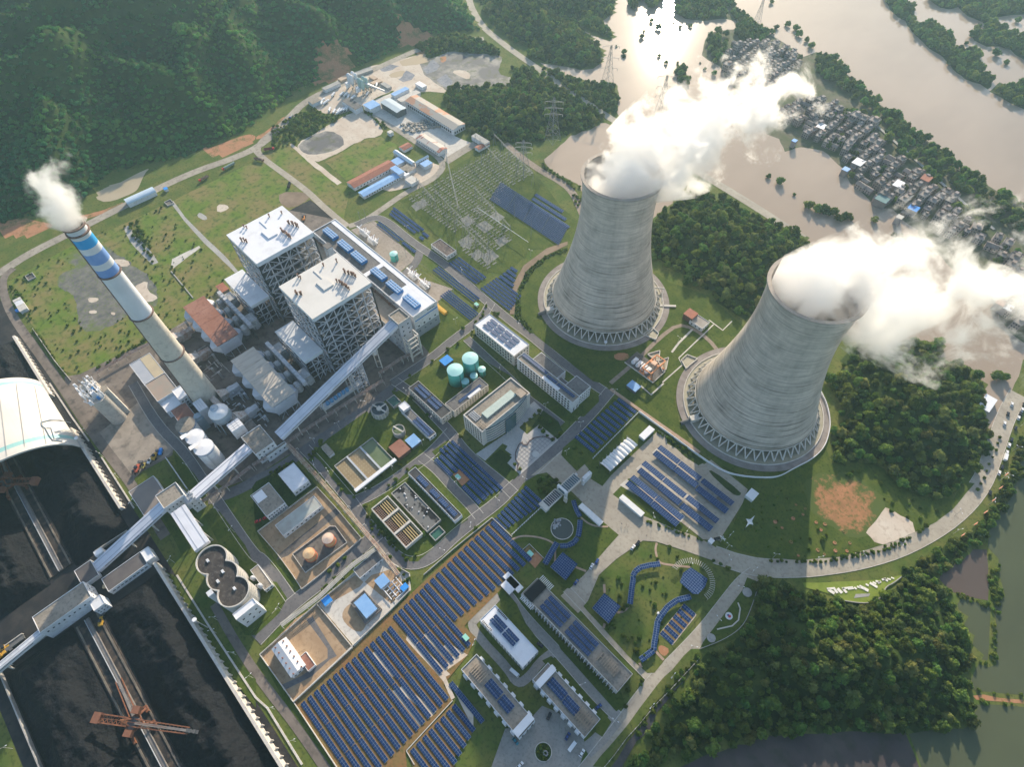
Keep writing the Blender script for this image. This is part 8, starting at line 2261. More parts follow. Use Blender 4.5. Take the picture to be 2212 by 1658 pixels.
for(x,y,r1,l_)in((1872,355,2.6,'small white oval emblem bed with a red and blue centre'),(1720,545,3,'round white patterned bed at the lower tip of the landscaped corner'),(2030,150,3.4,'round white patterned bed at the top of the landscaped corner')):
 q=t(32,x,y);e=thing('emblem_bed',l_,'emblem bed',q)
 e.location.z+=.4;build('disc',MB().cyl(q[0],q[1],0.1,.5,r1,20),WHITE if 'emblem' in l_ else CONC,e)
 if 'emblem' in l_:
  build('red_centre',MB().cyl(q[0]-.4,q[1],.51,.6,1.1,14),REDP,e);build('blue_edge',MB().box(q[0]+.3,q[0]+1.3,q[1]-.6,q[1]+.8,.62,.7),CARBLUE,e)
q=[t(32,*p)[:2]for p in[(1950,240),(1970,290),(1955,390),(1900,440),(1770,470)]]
wallrun('curved white low wall around the emblem bed',q,.8,.9,LCONC)
# ================================================================ switchyard
def pylon(label,base,hh,wd,arms,lean=None,group='lattice pylons'):
 e=thing('pylon',label,'pylon',base,group)
 k=MB();x,y,z0=base;n=7
 def lev(u):return wd*(1-u)**1.2+.7,z0+hh*u
 for i in range(n):
  a,za=lev(i/n);b,zb=lev((i+1)/n)
  for sx,sy in((-1,-1),(1,-1),(1,1),(-1,1)):
   k.tube((x+sx*a,y+sy*a,za),(x+sx*b,y+sy*b,zb),.22,4,cap=False)
  for(s1,s2)in(((-1,-1),(1,-1)),((1,-1),(1,1)),((1,1),(-1,1)),((-1,1),(-1,-1))):
   k.tube((x+s1[0]*a,y+s1[1]*a,za),(x+s2[0]*b,y+s2[1]*b,zb),.12,3,cap=False)
   k.tube((x+s2[0]*a,y+s2[1]*a,za),(x+s1[0]*b,y+s1[1]*b,zb),.12,3,cap=False)
 build('lattice_mast',k,GALV,e)
 for(u,L)in arms:
  a=MB();z=z0+hh*u
  for s_ in(-1,1):
   a.tube((x,y,z+1.4),(x+s_*L*.75,y+s_*L*.66,z),.16,4).tube((x,y,z-.6),(x+s_*L*.75,y+s_*L*.66,z),.16,4)
   a.tube((x+s_*L*.75,y+s_*L*.66,z),(x+s_*L*.75,y+s_*L*.66,z-3),.28,5)
  build('cross_arm',a,LCONC,e)
 return e
for rc_,x,y,hh,wd,arms,l_ in((2,350,1215,58,7,((.62,11),(.76,11),(.9,11)),'big lattice pylon on the green bank behind the nearer cooling tower'),(11,2010,10,0,0,(),''),
 (12,100,-140,48,6,((.66,10),(.8,10),(.92,9)),'lattice pylon inside the large solar array'),
 (2,820,745,56,6,((.45,12),(.7,12),(.97,11)),'lattice pylon at the water edge of the green spit'),(2,1260,1080,66,7,((.6,10),(.78,10),(.97,11)),'lattice pylon rising out of the flood behind the steam'),
 (2,2110,215,40,4,((.95,8),),'distant lattice pylon in the wide river')):
 if hh:pylon(l_,t(rc_,x,y),hh,wd,arms)
 # gantry portals: rows of A posts with beams
gi_=0
def portal(p,q,hh,n,label,drop=True):
 A_=Vector((*p[:2],0));B_=Vector((*q[:2],0))
 e=thing('switchyard_gantry',label,'gantry',(A_.x,A_.y,0),'switchyard gantries')
 d=(B_-A_).normalized();s_=Vector((-d.y,d.x,0))
 for i in range(n+1):
  c=A_.lerp(B_,i/n);k=MB()
  for sg in(-1,1):k.tube(c+s_*sg*2.2,c+Vector((0,0,hh)),.2,4,cap=False)
  k.tube(c+Vector((0,0,hh)),c+Vector((0,0,hh+4)),.12,4,cap=False)
  build('a_post',k,GALV,e)
 k=MB()
 for dz,ds in((0,-.5),(0,.5),(.9,0)):k.tube(A_+s_*ds+Vector((0,0,hh+dz)),B_+s_*ds+Vector((0,0,hh+dz)),.13,4,cap=False)
 m_=int((B_-A_).length/2)
 for i in range(m_):
  k.tube(A_.lerp(B_,i/m_)+s_*.5+Vector((0,0,hh)),A_.lerp(B_,(i+1)/m_)-s_*.5+Vector((0,0,hh)),.07,3,cap=False)
 build('truss_beam',k,GALV,e)
ga=[((1,1640,1380),(11,1760,240)),((1,1900,1260),(1,2120,1500)),((2,-150,1260),(2,180,1600)),((11,1560,90),(11,2010,560)),((11,1400,-20),(11,1560,180)),((11,1740,330),(11,2020,620)),((11,1900,70),(11,2200,400))]
for i,((r1_,a1,b1),(r2_,a2,b2))in enumerate(ga):
 portal(t(r1_,a1,b1),t(r2_,a2,b2),16,5,ORD[i]+' long steel portal gantry of the switchyard, counted from the workshops')
 # busbar supports and breakers: many slim posts in bays
SW=tp(11,[(1330,60),(1700,-180)])+tp(1,[(1860,1390),(2050,1260)])+tp(2,[(30,1330),(180,1500)])+tp(12,[(0,-40),(-100,60)])+tp(11,[(2050,120),(1700,320),(1560,280)])
SW2=tp(11,[(1900,100),(2100,180),(2200,420),(2180,470),(2010,640),(1860,560),(1740,440),(1880,240)])
sp=None
bay=0
INS=mat('pale_insulator',(0.4,0.39,0.38),(.2,.17,.16),1.5,.5)
for poly,st_x,st_y,gname in((SW,5.4,9.6,'breakers of the upper switchyard'),(SW2,5.6,9.2,'breakers of the lower switchyard')):
 P_a=np.array(poly);x0,y0=P_a.min(0);x1,y1=P_a.max(0)
 for yy in np.arange(y0+4,y1-2,st_y):
  for xx in np.arange(x0+3,x1-2,st_x*2.6):
   if not inside(poly,np.array([[xx,yy]]))[0]:continue
   if sp is None:
    e=thing('breaker_bay','grey three phase breaker set on its pads in the '+gname[12:],'breaker set',(xx,yy,0),gname)
    k=MB()
    for i in range(3):
     for j in range(2):
      X=xx+i*5-5;Y=yy+j*3.6
      k.tube((X,Y,0),(X,Y,2.4),.1,4).tube((X,Y,2.4),(X,Y,4.2+j),.16,5)
     k.tube((xx+i*5-5,yy-.5,4.2),(xx+i*5-5,yy+4.1,5.2),.05,3)
    build('insulator',k,INS,e)
    k=MB()
    for i in range(3):k.box(xx+i*5-5.8,xx+i*5-4.2,yy-.9,yy+4.4,.05,.35)
    build('pad',k,mat('worn_pad',(.26,.26,.25),(.17,.18,.14),.1,.9),e)
    k=MB().box(xx-5,xx+5,yy-.06,yy+.06,4.22,4.32);build('busbar',k,GALV,e)
    sp=e
   else:
    c=dup_thing(sp,(float(xx),float(yy),0),0);c['group']=gname;c['label']='grey three phase breaker set on its pads in the '+gname[12:]
for yy,xa,xb in((t(11,1990,230)[1],t(11,1880,200)[0],t(12,20,560)[0]),):
 solo('tubular_busbar',MB().tube((xa,yy,7),(xb,yy,7),.3,6),WHITEB,'bright tubular busbar running through the lower switchyard','busbar')
for i,(rc_,a,b)in enumerate(((11,1690,210),(11,1725,360),(11,2010,450),(12,165,400),(11,1660,290),(1,1950,1420),(1,2100,1480),(11,1740,560),(12,20,220),(1,1650,1400))):
 q=t(rc_,a,b);solo('lightning_mast',MB().tube(q,(q[0],q[1],26),.35,5,r2=.08),GALV,'tall thin lightning mast in the switchyard','mast','lightning masts')
 # transformers beside the turbine hall
def transformer(label,rc_,c):
 q=t(rc_,*c);x,y=q[:2]
 e=thing('transformer',label,'transformer',(x,y,0),'transformers by the turbine hall')
 build('tank',MB().box(x-5,x+5,y-3,y+3,.3,5),WHITE,e)
 k=MB()
 for i in range(7):k.box(x-4.6+i*1.4,x-3.9+i*1.4,y-4.6,y-3.05,.8,4.6)
 build('radiator',k,WHITEB,e)
 k=MB()
 for i in range(3):k.tube((x-3+i*3,y-1,5.02),(x-3+i*3,y-2,9),.3,6)
 build('bushing',k,RUSTV,e)
 build('conservator',MB().tube((x-4,y+1.5,6.4),(x+4,y+1.5,6.4),.8,10),WHITEB,e)
 return e
for(c,l_)in(((940,370),'white transformer farthest from the white end wall of the turbine hall'),((1010,440),'white transformer with stub pipes, second beside the turbine hall'),((1360,740),'white transformer, third beside the turbine hall'),((1460,820),'white transformer nearest the white end wall of the turbine hall')):
 transformer(l_,11,c)
for i,(a,b)in enumerate((((880,330),(1060,480)),((1310,690),(1500,860)))):
 k=MB();A_=t(11,*a);B_=t(11,*b)
 k.tube((A_[0],A_[1],5.5),(B_[0],B_[1],5.5),.7,8)
 for u in(.1,.3,.5,.7,.9):k.tube((A_[0]*(1-u)+B_[0]*u,A_[1]*(1-u)+B_[1]*u,0),(A_[0]*(1-u)+B_[0]*u,A_[1]*(1-u)+B_[1]*u,5),.3,5).tube((A_[0]*(1-u)+B_[0]*u,A_[1]*(1-u)+B_[1]*u,5.5),(A_[0]*(1-u)+B_[0]*u,A_[1]*(1-u)+B_[1]*u-5,7.5),.5,6)
 solo('bus_duct',k,WHITEB,('upper' if i==0 else 'lower')+' white bus duct zigzagging over the transformers','bus duct')
k=MB()
for(a,b)in(((880,170),(1280,480)),((930,150),(1330,450)),((1340,620),(1690,850)),((1390,600),(1700,820))):
 A_=t(11,*a,14);B_=t(11,*b,14);k.tube(A_,B_,.1,3).tube((A_[0],A_[1],0),A_,.2,4).tube((B_[0],B_[1],0),B_,.2,4)
solo('overhead_line',k,GALV,'thin overhead line portals above the transformer yard','overhead line')
# ================================================================ workshops beyond the plant
def q4(rc_,L,R_,h):return rc2(rc_,L,rc_,R_,h)
gable('warehouse','long grey roofed warehouse with a rust brown far end and arched openings','warehouse',q4(1,(1290,870),(1805,1070),8),8,10,WHITE,mat('two_tone_roof',(0.5,0.27,0.17),(.42,.38,.33),.03,.8,lo=.45,hi=.5),'x',
 [('+y',22,1,1,5,dict(wd=3,hh=3.4)),('-x',5,1,1,5,dict(wd=2.4,hh=3)),('+y',22,1,6,7.6,dict(wd=2,hh=.8))])
gable('open_warehouse','pale blue grey open sided shed with a wide sheet roof','shed',q4(1,(1075,880),(1295,930),9),8.2,9,DSTEEL,mat('pale_blue_sheet',(0.5,0.58,0.62),(.44,.52,.56),.1,.5),'x')
gable('market_shed','shed with patchwork rust red and cream roof sheets beside the yard road','shed',q4(1,(1380,1190),(1650,1280),6),5.6,7,WHITE,mat('patchwork_roof',(0.36,0.13,0.09),(.55,.5,.44),.1,.8,lo=.49,hi=.51,stretch=(1,.2,1)),'x',[('+y',12,1,1,4)])
gable('brown_roof_hall','long brown red roofed hall beside the weedy lot','hall',q4(1,(785,1575),(1205,1430),5),4.8,6.6,WHITE,REDR,'y',[('-x',12,1,1,4)])
gable('blue_roof_hall','long pale blue roofed hall parallel to the brown red one','hall',(t(11,930,20,4)[0]-4,t(11,930,20,4)[0]+7,t(1,1285,1530,4)[1],t(11,930,40,4)[1]),3.8,5,WHITE,BLUER,'y',[('-x',14,1,1,3)])
gable('prefab_block','long white prefabricated dormitory with a pale blue arched roof','dormitory',q4(1,(1185,1310),(1370,1400),6),5.6,7,WHITE,mat('icy_blue_roof',(0.6,0.68,0.74)),'x',[('+y',14,2,0.5,5.4,dict(wd=1,hh=1))])
gable('prefab_block','short white prefabricated block with a pale blue roof beside the white yard','dormitory',q4(1,(1375,1400),(1490,1350),6),5.6,7,WHITE,MATS['icy_blue_roof'],'y',[('-x',6,2,.5,5.4,dict(wd=1,hh=1))])
gable('small_red_shed','small white house with patchy red roof behind the prefabricated dormitory','house',q4(1,(1235,1270),(1350,1260),4),3.8,5.2,WHITE,REDR,'y')
for c,w_,l__,m_,l_ in(((1225,1392),13,12,BLUER,'flat blue roof between the brown red hall and the prefabricated dormitory'),((1220,1470),18,8,BLUER,'pale blue link roof at the end of the brown red hall'),((1310,1455),14,14,ROOFW,'tan flat roof next to the prefabricated dormitories'),
 ((1470,1412),10,12,BLUER,'blue and white open shed at the edge of the white yard'),((1345,1555),13,11,LCONC,'white flat roof over a blue shed by the white yard'),((1290,1500),8,7,WHITEB,'small white box near the blue roofed hall'),
 ((1000,905),17,17,BLUER,'white cube building with a small blue roof at the concrete works gate'),((1245,790),8,26,BLUER,'low bright blue roofed row house behind the open shed'),((830,895),32,12,ROOFD,'grey flat roofed office in the concrete works'),
 ((505,870),12,14,ROOFW,'small pale roofed hut among the mixer trucks'),((1425,730),16,8,WHITEB,'small white cabin on the grey silt yard'),((1320,830),10,34,LCONC,'long narrow grey roof at the end of the long warehouse'),
 ((1160,1140),6,6,LCONC,'tiny white shed by the sand flat ditch'),((650,740),8,26,CONC,'long grey bin roof beside the perimeter road')):
 flat(l_,1,c,w_,l__,4.5 if w_<17 or l__>20 else 7,m_,WHITE)
gable('red_annex','low red roofed strip beside the switchyard corner house','annex',q4(1,(1890,1270),(2020,1240),4),3.6,4.6,WHITE,REDR,'y')
flat('white walled ruin like house at the switchyard corner',1,(1940,1200),26,8,6,CONC,WHITE)
for i,(a,b,w_)in enumerate((((720,690),(820,640),9),((860,640),(1000,590),9),((990,655),(1035,680),7),((1090,715),(1155,755),7),((1000,720),(1080,690),8))):
 A_=t(1,*a,3);B_=t(1,*b,3)
 solo('aggregate_bin',MB().beam((A_[0],A_[1],1.6),(B_[0],B_[1],1.6),w_,3.2),CONC if i%2 else mat('tan_bin_roof',(0.5,0.38,0.28)),ORD[i]+' long bin from the perimeter road side of the concrete works','bin')
 # batching plants
for(x,y,l_)in((845,760,'white batching plant with silos nearer the perimeter road'),(935,800,'pale green batching plant beside the grey bins')):
 q=t(1,x,y);e=thing('batching_plant',l_,'batching plant',q)
 k=MB()
 for i in range(4):k.lathe(q[0]-5+(i%2)*7,q[1]-4+(i//2)*7,[(.6,5),(2.6,9),(2.6,20),(1,21.5)],12,0,True,True)
 build('silo',k,WHITE if x<900 else mat('pale_green_silo',(0.36,0.48,0.45)),e)
 k=MB();lattice(k,(q[0]-8,q[1]-7,0),(13,0,0),(0,0,9),2,2,.5,3,.8);lattice(k,(q[0]-8,q[1]-7,0),(0,14,0),(0,0,9),2,2,.5,3,.8)
 build('support_frame',k,DSTEEL,e)
 build('feed_conveyor',MB().beam((q[0]-6,q[1],16),(q[0]-22,q[1]-20,3),2.4,1.6),STEEL,e)
 build('control_room',MB().box(q[0]-1,q[0]+6,q[1]+4.5,q[1]+9,4,9),WHITEB,e)
 # perimeter shed and field things
e=gable('perimeter_shed','long pale blue roofed shed standing by the perimeter road','shed',(0,1,0,1),5,7,WHITE,mat('frost_blue_roof',(0.55,0.65,0.75),(.5,.6,.7),.1,.5),'x')
A_=Vector(t(10,1090,90,5));B_=Vector(t(0,1330,1640,5));d=(B_-A_);ang=math.atan2(d.y,d.x);L=d.length
e.location=((A_.x+B_.x)/2,(A_.y+B_.y)/2,0);e.rotation_euler=(0,0,ang)
for ch_ in e.children:bpy.data.objects.remove(ch_)
k=MB().box(-L/2,L/2,-5.5,5.5,0,5);r_=MB();n_=8
for i in range(n_):
 a0=math.pi*i/n_;a1=math.pi*(i+1)/n_
 r_.add([(-L/2-.4,-6*math.cos(a0),5.02+2.6*math.sin(a0)),(L/2+.4,-6*math.cos(a0),5.02+2.6*math.sin(a0)),(L/2+.4,-6*math.cos(a1),5.02+2.6*math.sin(a1)),(-L/2-.4,-6*math.cos(a1),5.02+2.6*math.sin(a1))],[(0,1,2,3)])
WL['_o']=(0,0,0)
for nm,mb__,mm in(('wall',k,WHITE),('roof',r_,MATS['frost_blue_roof'])):
 o=build(nm,mb__,mm);o.parent=e
flat('small blue roofed gate cabin beside the long pale shed',0,(1430,1630),5,4,3,TARP,WHITE,'cabin','cabin')
flat('small shed with rust striped roof behind the boiler wing',10,(1920,830),13,8,4,REDR,CONC,'shed','shed')
for rc_,x,y,l_ in((10,268,740,'small concrete chamber with two open cells in the meadow'),(10,1465,100,'small concrete chamber at the head of the meadow path')):
 q=t(rc_,x,y);pool(l_,(q[0]-5,q[0]+5,q[1]-4,q[1]+4),1.5,DCONC,CONC,'chamber')
k=MB();e=thing('weighbridge_hut','white roofed hut with a blue tarpaulin on the corner road','hut',t(10,190,990))
q=t(10,190,990);build('wall',MB().box(q[0]-12,q[0]+10,q[1]-3.6,q[1]+3.6,0,3.6),WHITE,e);build('roof',MB().box(q[0]-12,q[0]-2,q[1]-3.8,q[1]+3.8,3.62,3.9).box(q[0]+6,q[0]+10,q[1]-3.8,q[1]+3.8,3.62,3.9),LCONC,e);build('tarpaulin',MB().box(q[0]-6,q[0]-2,q[1]+3.9,q[1]+7,0.1,1.6),TARP,e)
wallrun('thin concrete ditch crossing the meadow',tp(10,[(1480,690),(1670,920)]),.8,1,CONC)
wallrun('dark fence line along the lower edge of the meadow',tp(10,[(290,1190),(480,1470),(620,1640)]),2,.4,CONC)
wallrun('thin ditch wall beside the coal yard road and lawn',[t(20,430,0)[:2],t(20,620,290)[:2],t(20,770,500)[:2]],.6,1.2,LCONC)
wallrun('thin pipe line between coal yard wall and road',[t(20,880,640)[:2],t(20,1160,1080)[:2]],.8,1.0,LCONC)
wallrun('thin pipe line along the lower coal yard wall',[t(30,1530,0)[:2],t(30,1800,430)[:2],t(30,2212,1060)[:2],t(31,100,1150)[:2],t(31,400,1640)[:2]],.7,1.2,LCONC)
# cut earth banks with plastic cloth: scrap heap between sheds
k=MB();rr=random.Random(21)
for i in range(140):
 q=t(1,rr.uniform(1240,1600),0);a=rr.uniform(0,1);b=rr.uniform(0,1)
 p=t(1,1250+330*a+40*b,1080-60*a+80*b-(a*b)*0)
 s_=rr.uniform(.6,2.2);k.box(p[0]-s_,p[0]+s_,p[1]-s_*.6,p[1]+s_*.6,0.1,rr.uniform(.8,2.6))
o=build('scrap_pile',k,mat('mixed_scrap',(0.45,0.38,0.3),(.16,.18,.2),.3,.8,lo=.45,hi=.55),loc=t(1,1420,1080));o['kind']='stuff';o['label']='jumbled scrap and parts between the two sheds';o['category']='scrap'
# ================================================================ village on the flooded levee
HW=[mat('village_render',(0.32,0.28,0.265),(.26,.23,.225),.12,.85,rand=.25),mat('village_brick',(0.27,0.2,0.17),(.33,.28,.25),.12,.85,rand=.25)]
HR=[mat('village_roof_grey',(0.19,0.17,0.16),(.26,.235,.22),.2,.9,rand=.3),mat('village_roof_tan',(0.29,0.255,0.225),(.22,.2,.185),.2,.9,rand=.25),mat('village_roof_tile',(0.15,0.13,0.13),(.2,.18,.17),.3,.9,rand=.2)]
protos=[]
def house_proto(w_,l_,floors,wm,rm,kind):
 h=floors*3.1
 e=thing('village_house','grey house in the flooded village','house',(0,0,0),'houses of the flooded village')
 build('wall',MB().box(-w_/2,w_/2,-l_/2,l_/2,0,h),wm,e)
 if kind=='flat':
  b=MB().box(-w_/2-.2,w_/2+.2,-l_/2-.2,l_/2+.2,h+.01,h+.3)
  b.box(-w_/2-.2,w_/2+.2,-l_/2-.2,-l_/2+.15,h+.31,h+1.1).box(-w_/2-.2,-w_/2+.15,-l_/2+.2,l_/2+.2,h+.31,h+1.1).box(w_/2-.15,w_/2+.2,-l_/2+.2,l_/2+.2,h+.31,h+1.1)
  ro=build('roof',b,rm,e)
  build('stair_head',MB().box(-w_/4,w_/6,-l_/2+1,0,h+.31,h+2.8),wm,ro)
 else:
  r_=MB().add([(-w_/2-.5,-l_/2-.5,h),(w_/2+.5,-l_/2-.5,h),(w_/2+.5,l_/2+.5,h),(-w_/2-.5,l_/2+.5,h),(-w_/2-.5,0,h+2.2),(w_/2+.5,0,h+2.2)],[(0,1,5,4),(2,3,4,5),(0,4,3),(1,2,5),(3,2,1,0)])
  build('roof',r_,rm,e)
 for s_ in('-x','+y'):
  windows(e,(-w_/2,w_/2,-l_/2,l_/2),s_,3,min(floors,3),.3,h,1.5,1.6)
 return e
for i,sp_ in enumerate(((11,10,3,0,0,'flat'),(10,12,4,0,1,'flat'),(13,10,2,1,2,'gable'),(9,9,3,1,0,'flat'),(12,11,4,1,1,'flat'),(14,8,1,0,2,'gable'))):
 protos.append(house_proto(sp_[0],sp_[1],sp_[2],HW[sp_[3]],HR[sp_[4]],sp_[5]))
vill=[]
VP=[tp(3,[(300,1080),(420,1000),(640,980),(860,1060),(980,1180),(990,1330),(1150,1380),(1180,1480),(1400,1540),(1440,1658)])+tp(13,[(1600,60),(1640,200),(1800,330),(2000,440),(2212,560),(2240,900),(2212,1250),(2100,1200),(1950,900),(1950,600),(1700,400),(1460,400),(1420,250),(1180,220),(1060,130),(930,120),(860,20)])+
 tp(3,[(740,1610),(660,1460),(600,1360),(470,1270),(300,1230)]),
 tp(2,[(1910,380),(2100,380),(2212,420),(2290,560),(2280,800),(2100,960),(2080,850),(1930,700),(1850,650),(1800,580)]),tp(3,[(0,380),(90,400),(220,480),(300,540),(100,700),(0,900)]),tp(3,[(80,980),(250,880),(600,900),(560,1000),(300,1060),(120,1130)])]
used=[False]*6
hp=[]
for vp_ in VP:
 g=grid_pts(vp_,12.2,.24)
 for p in g:hp.append(p)
hp=np.array(hp);hp=hp[in_view(hp,40)]
for p in hp:
 i=random.choices(range(6),(4,5,2,4,4,2))[0]
 rot=random.choice((.35,.35+math.pi))+random.uniform(-.18,.18)
 rot=R(-8)+.5*noise.noise(Vector((p[0]*.012,p[1]*.012,3)))+random.uniform(-.12,.12)
 if not used[i]:
  used[i]=True;protos[i].location=(p[0],p[1],0);protos[i].rotation_euler=(0,0,rot);continue
 dup_thing(protos[i],(float(p[0]),float(p[1]),-.2),rot,scale=random.uniform(.62,.92))
for i,o in enumerate(protos):
 o['label']='grey concrete house crowded on the flooded river levee'
for o in bpy.data.objects:
 if o.get('category')=='house' and o.get('group')=='houses of the flooded village':o['label']='grey concrete house crowded on the flooded river levee'
for rc_,c,w_,l__,m_,l_ in((3,(465,1090),10,12,WHITEB,'bright white flat roof in the middle of the levee village'),(3,(785,1400),11,14,WHITEB,'bright white flat roof at the water edge of the levee village'),(3,(1130,1590),9,14,WHITEB,'bright white roof beside the red trimmed house in the village'),
 (3,(675,1462),7,8,BLUER,'pale blue roofed hut at the village water edge'),(13,(1260,140),10,10,TARP,'house with a blue edged roof nearest the drowned field'),(13,(1140,217),6,7,LCONC,'small pale hut standing alone in the flood by the village'),
 (13,(990,60),13,12,mat('dull_teal_roof',(0.14,0.24,0.24)),'teal roofed house at the water edge of the village'),(3,(230,1215),5,6,TARP,'bright blue tarpaulin roof at the upper edge of the village'),(3,(1370,1540),10,12,REDR,'house with a red roof trim at the levee road'),
 (13,(2080,1000),7,9,WHITEB,'white roofed house below the drifting steam'),(13,(2020,960),9,9,REDR,'pinkish red roofed house below the drifting steam'),(2,(1990,825),6,6,TARP,'bright blue roof at the edge of the upper village')):
 flat(l_,rc_,c,w_,l__,8.4,m_,HW[0],'village_building','house')
flat('white slanted roof of a flooded shed beside the road bend',23,(1898,170),9,18,4,WHITEB,LCONC,'flooded_shed','shed')
solo('levee_road',MB().beam((*t(3,880,1040)[:2],.7),(*t(13,1950,330)[:2],.7),3.5,.6),CONC,'narrow grey road on top of the river levee','levee road')
# village greenery
g=grid_pts(VP[0],12,.4,thin=.62)
scatter('village_trees','green trees squeezed between the village houses',np.c_[g,np.zeros(len(g))],np.tile([5,5,5.5],(len(g),1))*rng.uniform(.7,1.2,(len(g),1)),PROTO['forest'])
# ================================================================ vehicles
def car_proto(m_,label,L=4.4,W_=1.8,Hh=1.45,box=False):
 e=thing('parked_car',label,'car',(0,0,0),None)
 pts=[(-L/2,.35),(-L/2,.75),(-L*.42,.85),(-L*.2,.9),(L*.22,.95),(L*.44,.9),(L/2,.7),(L/2,.35)]if not box else[(-L/2,.35),(-L/2,Hh),(L*.42,Hh),(L/2,Hh*.6),(L/2,.35)]
 b=MB();n=len(pts)
 V_=[(x,-W_/2,z)for x,z in pts]+[(x,W_/2,z)for x,z in pts]
 b.add(V_,[tuple(range(n)),tuple(range(2*n-1,n-1,-1))]+[(i,n+i,n+(i+1)%n,(i+1)%n)for i in range(n)])
 build('body',b,m_,e)
 if not box:
  c=MB().add([(-L*.4,-W_*.46,.9),(L*.25,-W_*.46,.9),(L*.25,W_*.46,.9),(-L*.4,W_*.46,.9),(-L*.28,-W_*.38,Hh-.03),(L*.08,-W_*.38,Hh-.03),(L*.08,W_*.38,Hh-.03),(-L*.28,W_*.38,Hh-.03)],[(0,1,5,4),(1,2,6,5),(2,3,7,6),(3,0,4,7),(4,5,6,7)])
  build('window',c,GLASS,e);build('roof',MB().box(-L*.28,L*.08,-W_*.38,W_*.38,Hh-.02,Hh+.03),m_,e)
 else:build('window',MB().box(L*.42,L*.47,-W_*.42,W_*.42,Hh*.66,Hh*.95),GLASS,e)
 wp_=None
 for sx in(-.31,.31):
  for sy in(-1,1):
   if wp_ is None:wp_=build('wheel',MB().tube((0,-.1,0),(0,.1,0),.32,10),TYRE,e);wp_.location=(sx*L,sy*W_/2,.32)
   else:
    c=wp_.copy();COL.objects.link(c);c.location=(sx*L,sy*W_/2,.32)
 return e
CARW=mat('white_car_paint',(0.8,0.8,0.8),rough=.25,spec=.5)
cp={}
def car(kind,rc_,x,y,ang_px,label,group=None):
 """ang_px: second pixel point the car's nose looks at"""
 p=t(rc_,x,y);q=t(rc_,*ang_px);a=math.atan2(q[1]-p[1],q[0]-p[0])
 m_={'w':CARW,'b':CARBLACK,'u':CARBLUE,'r':REDP,'g':CARGREEN,'v':CARW}[kind]
 zz=LAYER[0]
 if kind not in cp:
  cp[kind]=car_proto(m_,label,*((6.5,2.1,2.4,True)if kind=='v' else()))
  o=cp[kind];o.location=(p[0],p[1],zz);o.rotation_euler=(0,0,a)
 else:o=dup_thing(cp[kind],(p[0],p[1],zz),a)
 o['label']=label
 if group:o['group']=group
 elif 'group' in o:del o['group']
 o.scale=(1.12,1.12,1.12)
ACC='cars parked along the curved access road'
for k_,x,y,q,l_ in(('w',2100,185,(2110,150),'white car by the grass at the top of the curved road'),('b',2067,270,(2075,240),'dark car alone on the inner side of the curved road'),('w',2037,352,(2045,320),'pale car on the inner side below the dark one'),
 ('w',2190,232,(2200,200),'white car topmost on the outer verge of the curved road'),('b',2175,268,(2185,240),'black car behind the topmost white one on the outer verge'),('w',2158,303,(2168,270),'silver white car third on the outer verge'),
 ('b',2133,392,(2143,360),'dark car alone by the lamp post on the outer verge'),('b',2098,492,(2106,460),'black car just above the lone white car on the outer verge'),('w',2077,540,(2085,510),'white car below the black one on the outer verge'),
 ('w',2058,603,(2066,575),'upper of two bumper to bumper white cars on the outer verge'),('v',2042,645,(2050,615),'white van behind the bumper to bumper white cars'),('b',2017,728,(2025,700),'purplish dark car above the first red flag'),
 ('w',1990,778,(1998,750),'white car beside the first red flag'),('b',1912,950,(1920,920),'dark car with something red on top near the second flag'),('b',2205,190,(2212,160),'dark car at the very top of the outer verge')):
 car(k_,23,x,y,q,l_,None)
for k_,rc_,x,y,q,l_ in(('b',22,1085,1385,(1100,1365),'black car parked first on the avenue kerb'),('w',22,1043,1422,(1058,1402),'white car parked behind the black one on the avenue'),('u',22,732,1545,(745,1520),'dark blue car parked on the lawn side of the avenue'),
 ('w',22,688,1585,(700,1562),'white car parked behind the dark blue one on the avenue'),('u',32,553,65,(568,45),'dark blue car in the corner of the square canopy lawn'),('b',32,243,605,(262,620),'black car beside the white roofed dining hall'),
 ('u',32,745,1140,(760,1128),'bright blue car beside the apartment verge'),('r',32,88,1335,(105,1355),'red car in the apartment yard'),('g',32,30,1438,(48,1460),'teal car in the apartment yard'),
 ('u',32,480,1395,(492,1375),'dark blue car by the balcony wall of the apartment block'),('v',32,520,1482,(540,1455),'white van parked in the apartment yard'),('w',32,603,1540,(618,1515),'white car near the exit of the apartment yard'),
 ('w',32,70,1645,(85,1628),'white car at the bottom edge of the apartment yard'),('b',32,320,1222,(330,1200),'black car tucked under the trees of the apartment yard'),('v',32,22,848,(38,862),'small white van on the path by the dining hall'),
 ('r',21,20,1195,(60,1180),'red car parked behind the two tone roofed office'),('r',21,88,1165,(110,1155),'dark red car beside the two tone roofed office'),('b',22,1770,1345,(1790,1340),'dark car at the car park exit')):
 car(k_,rc_,x,y,q,l_)
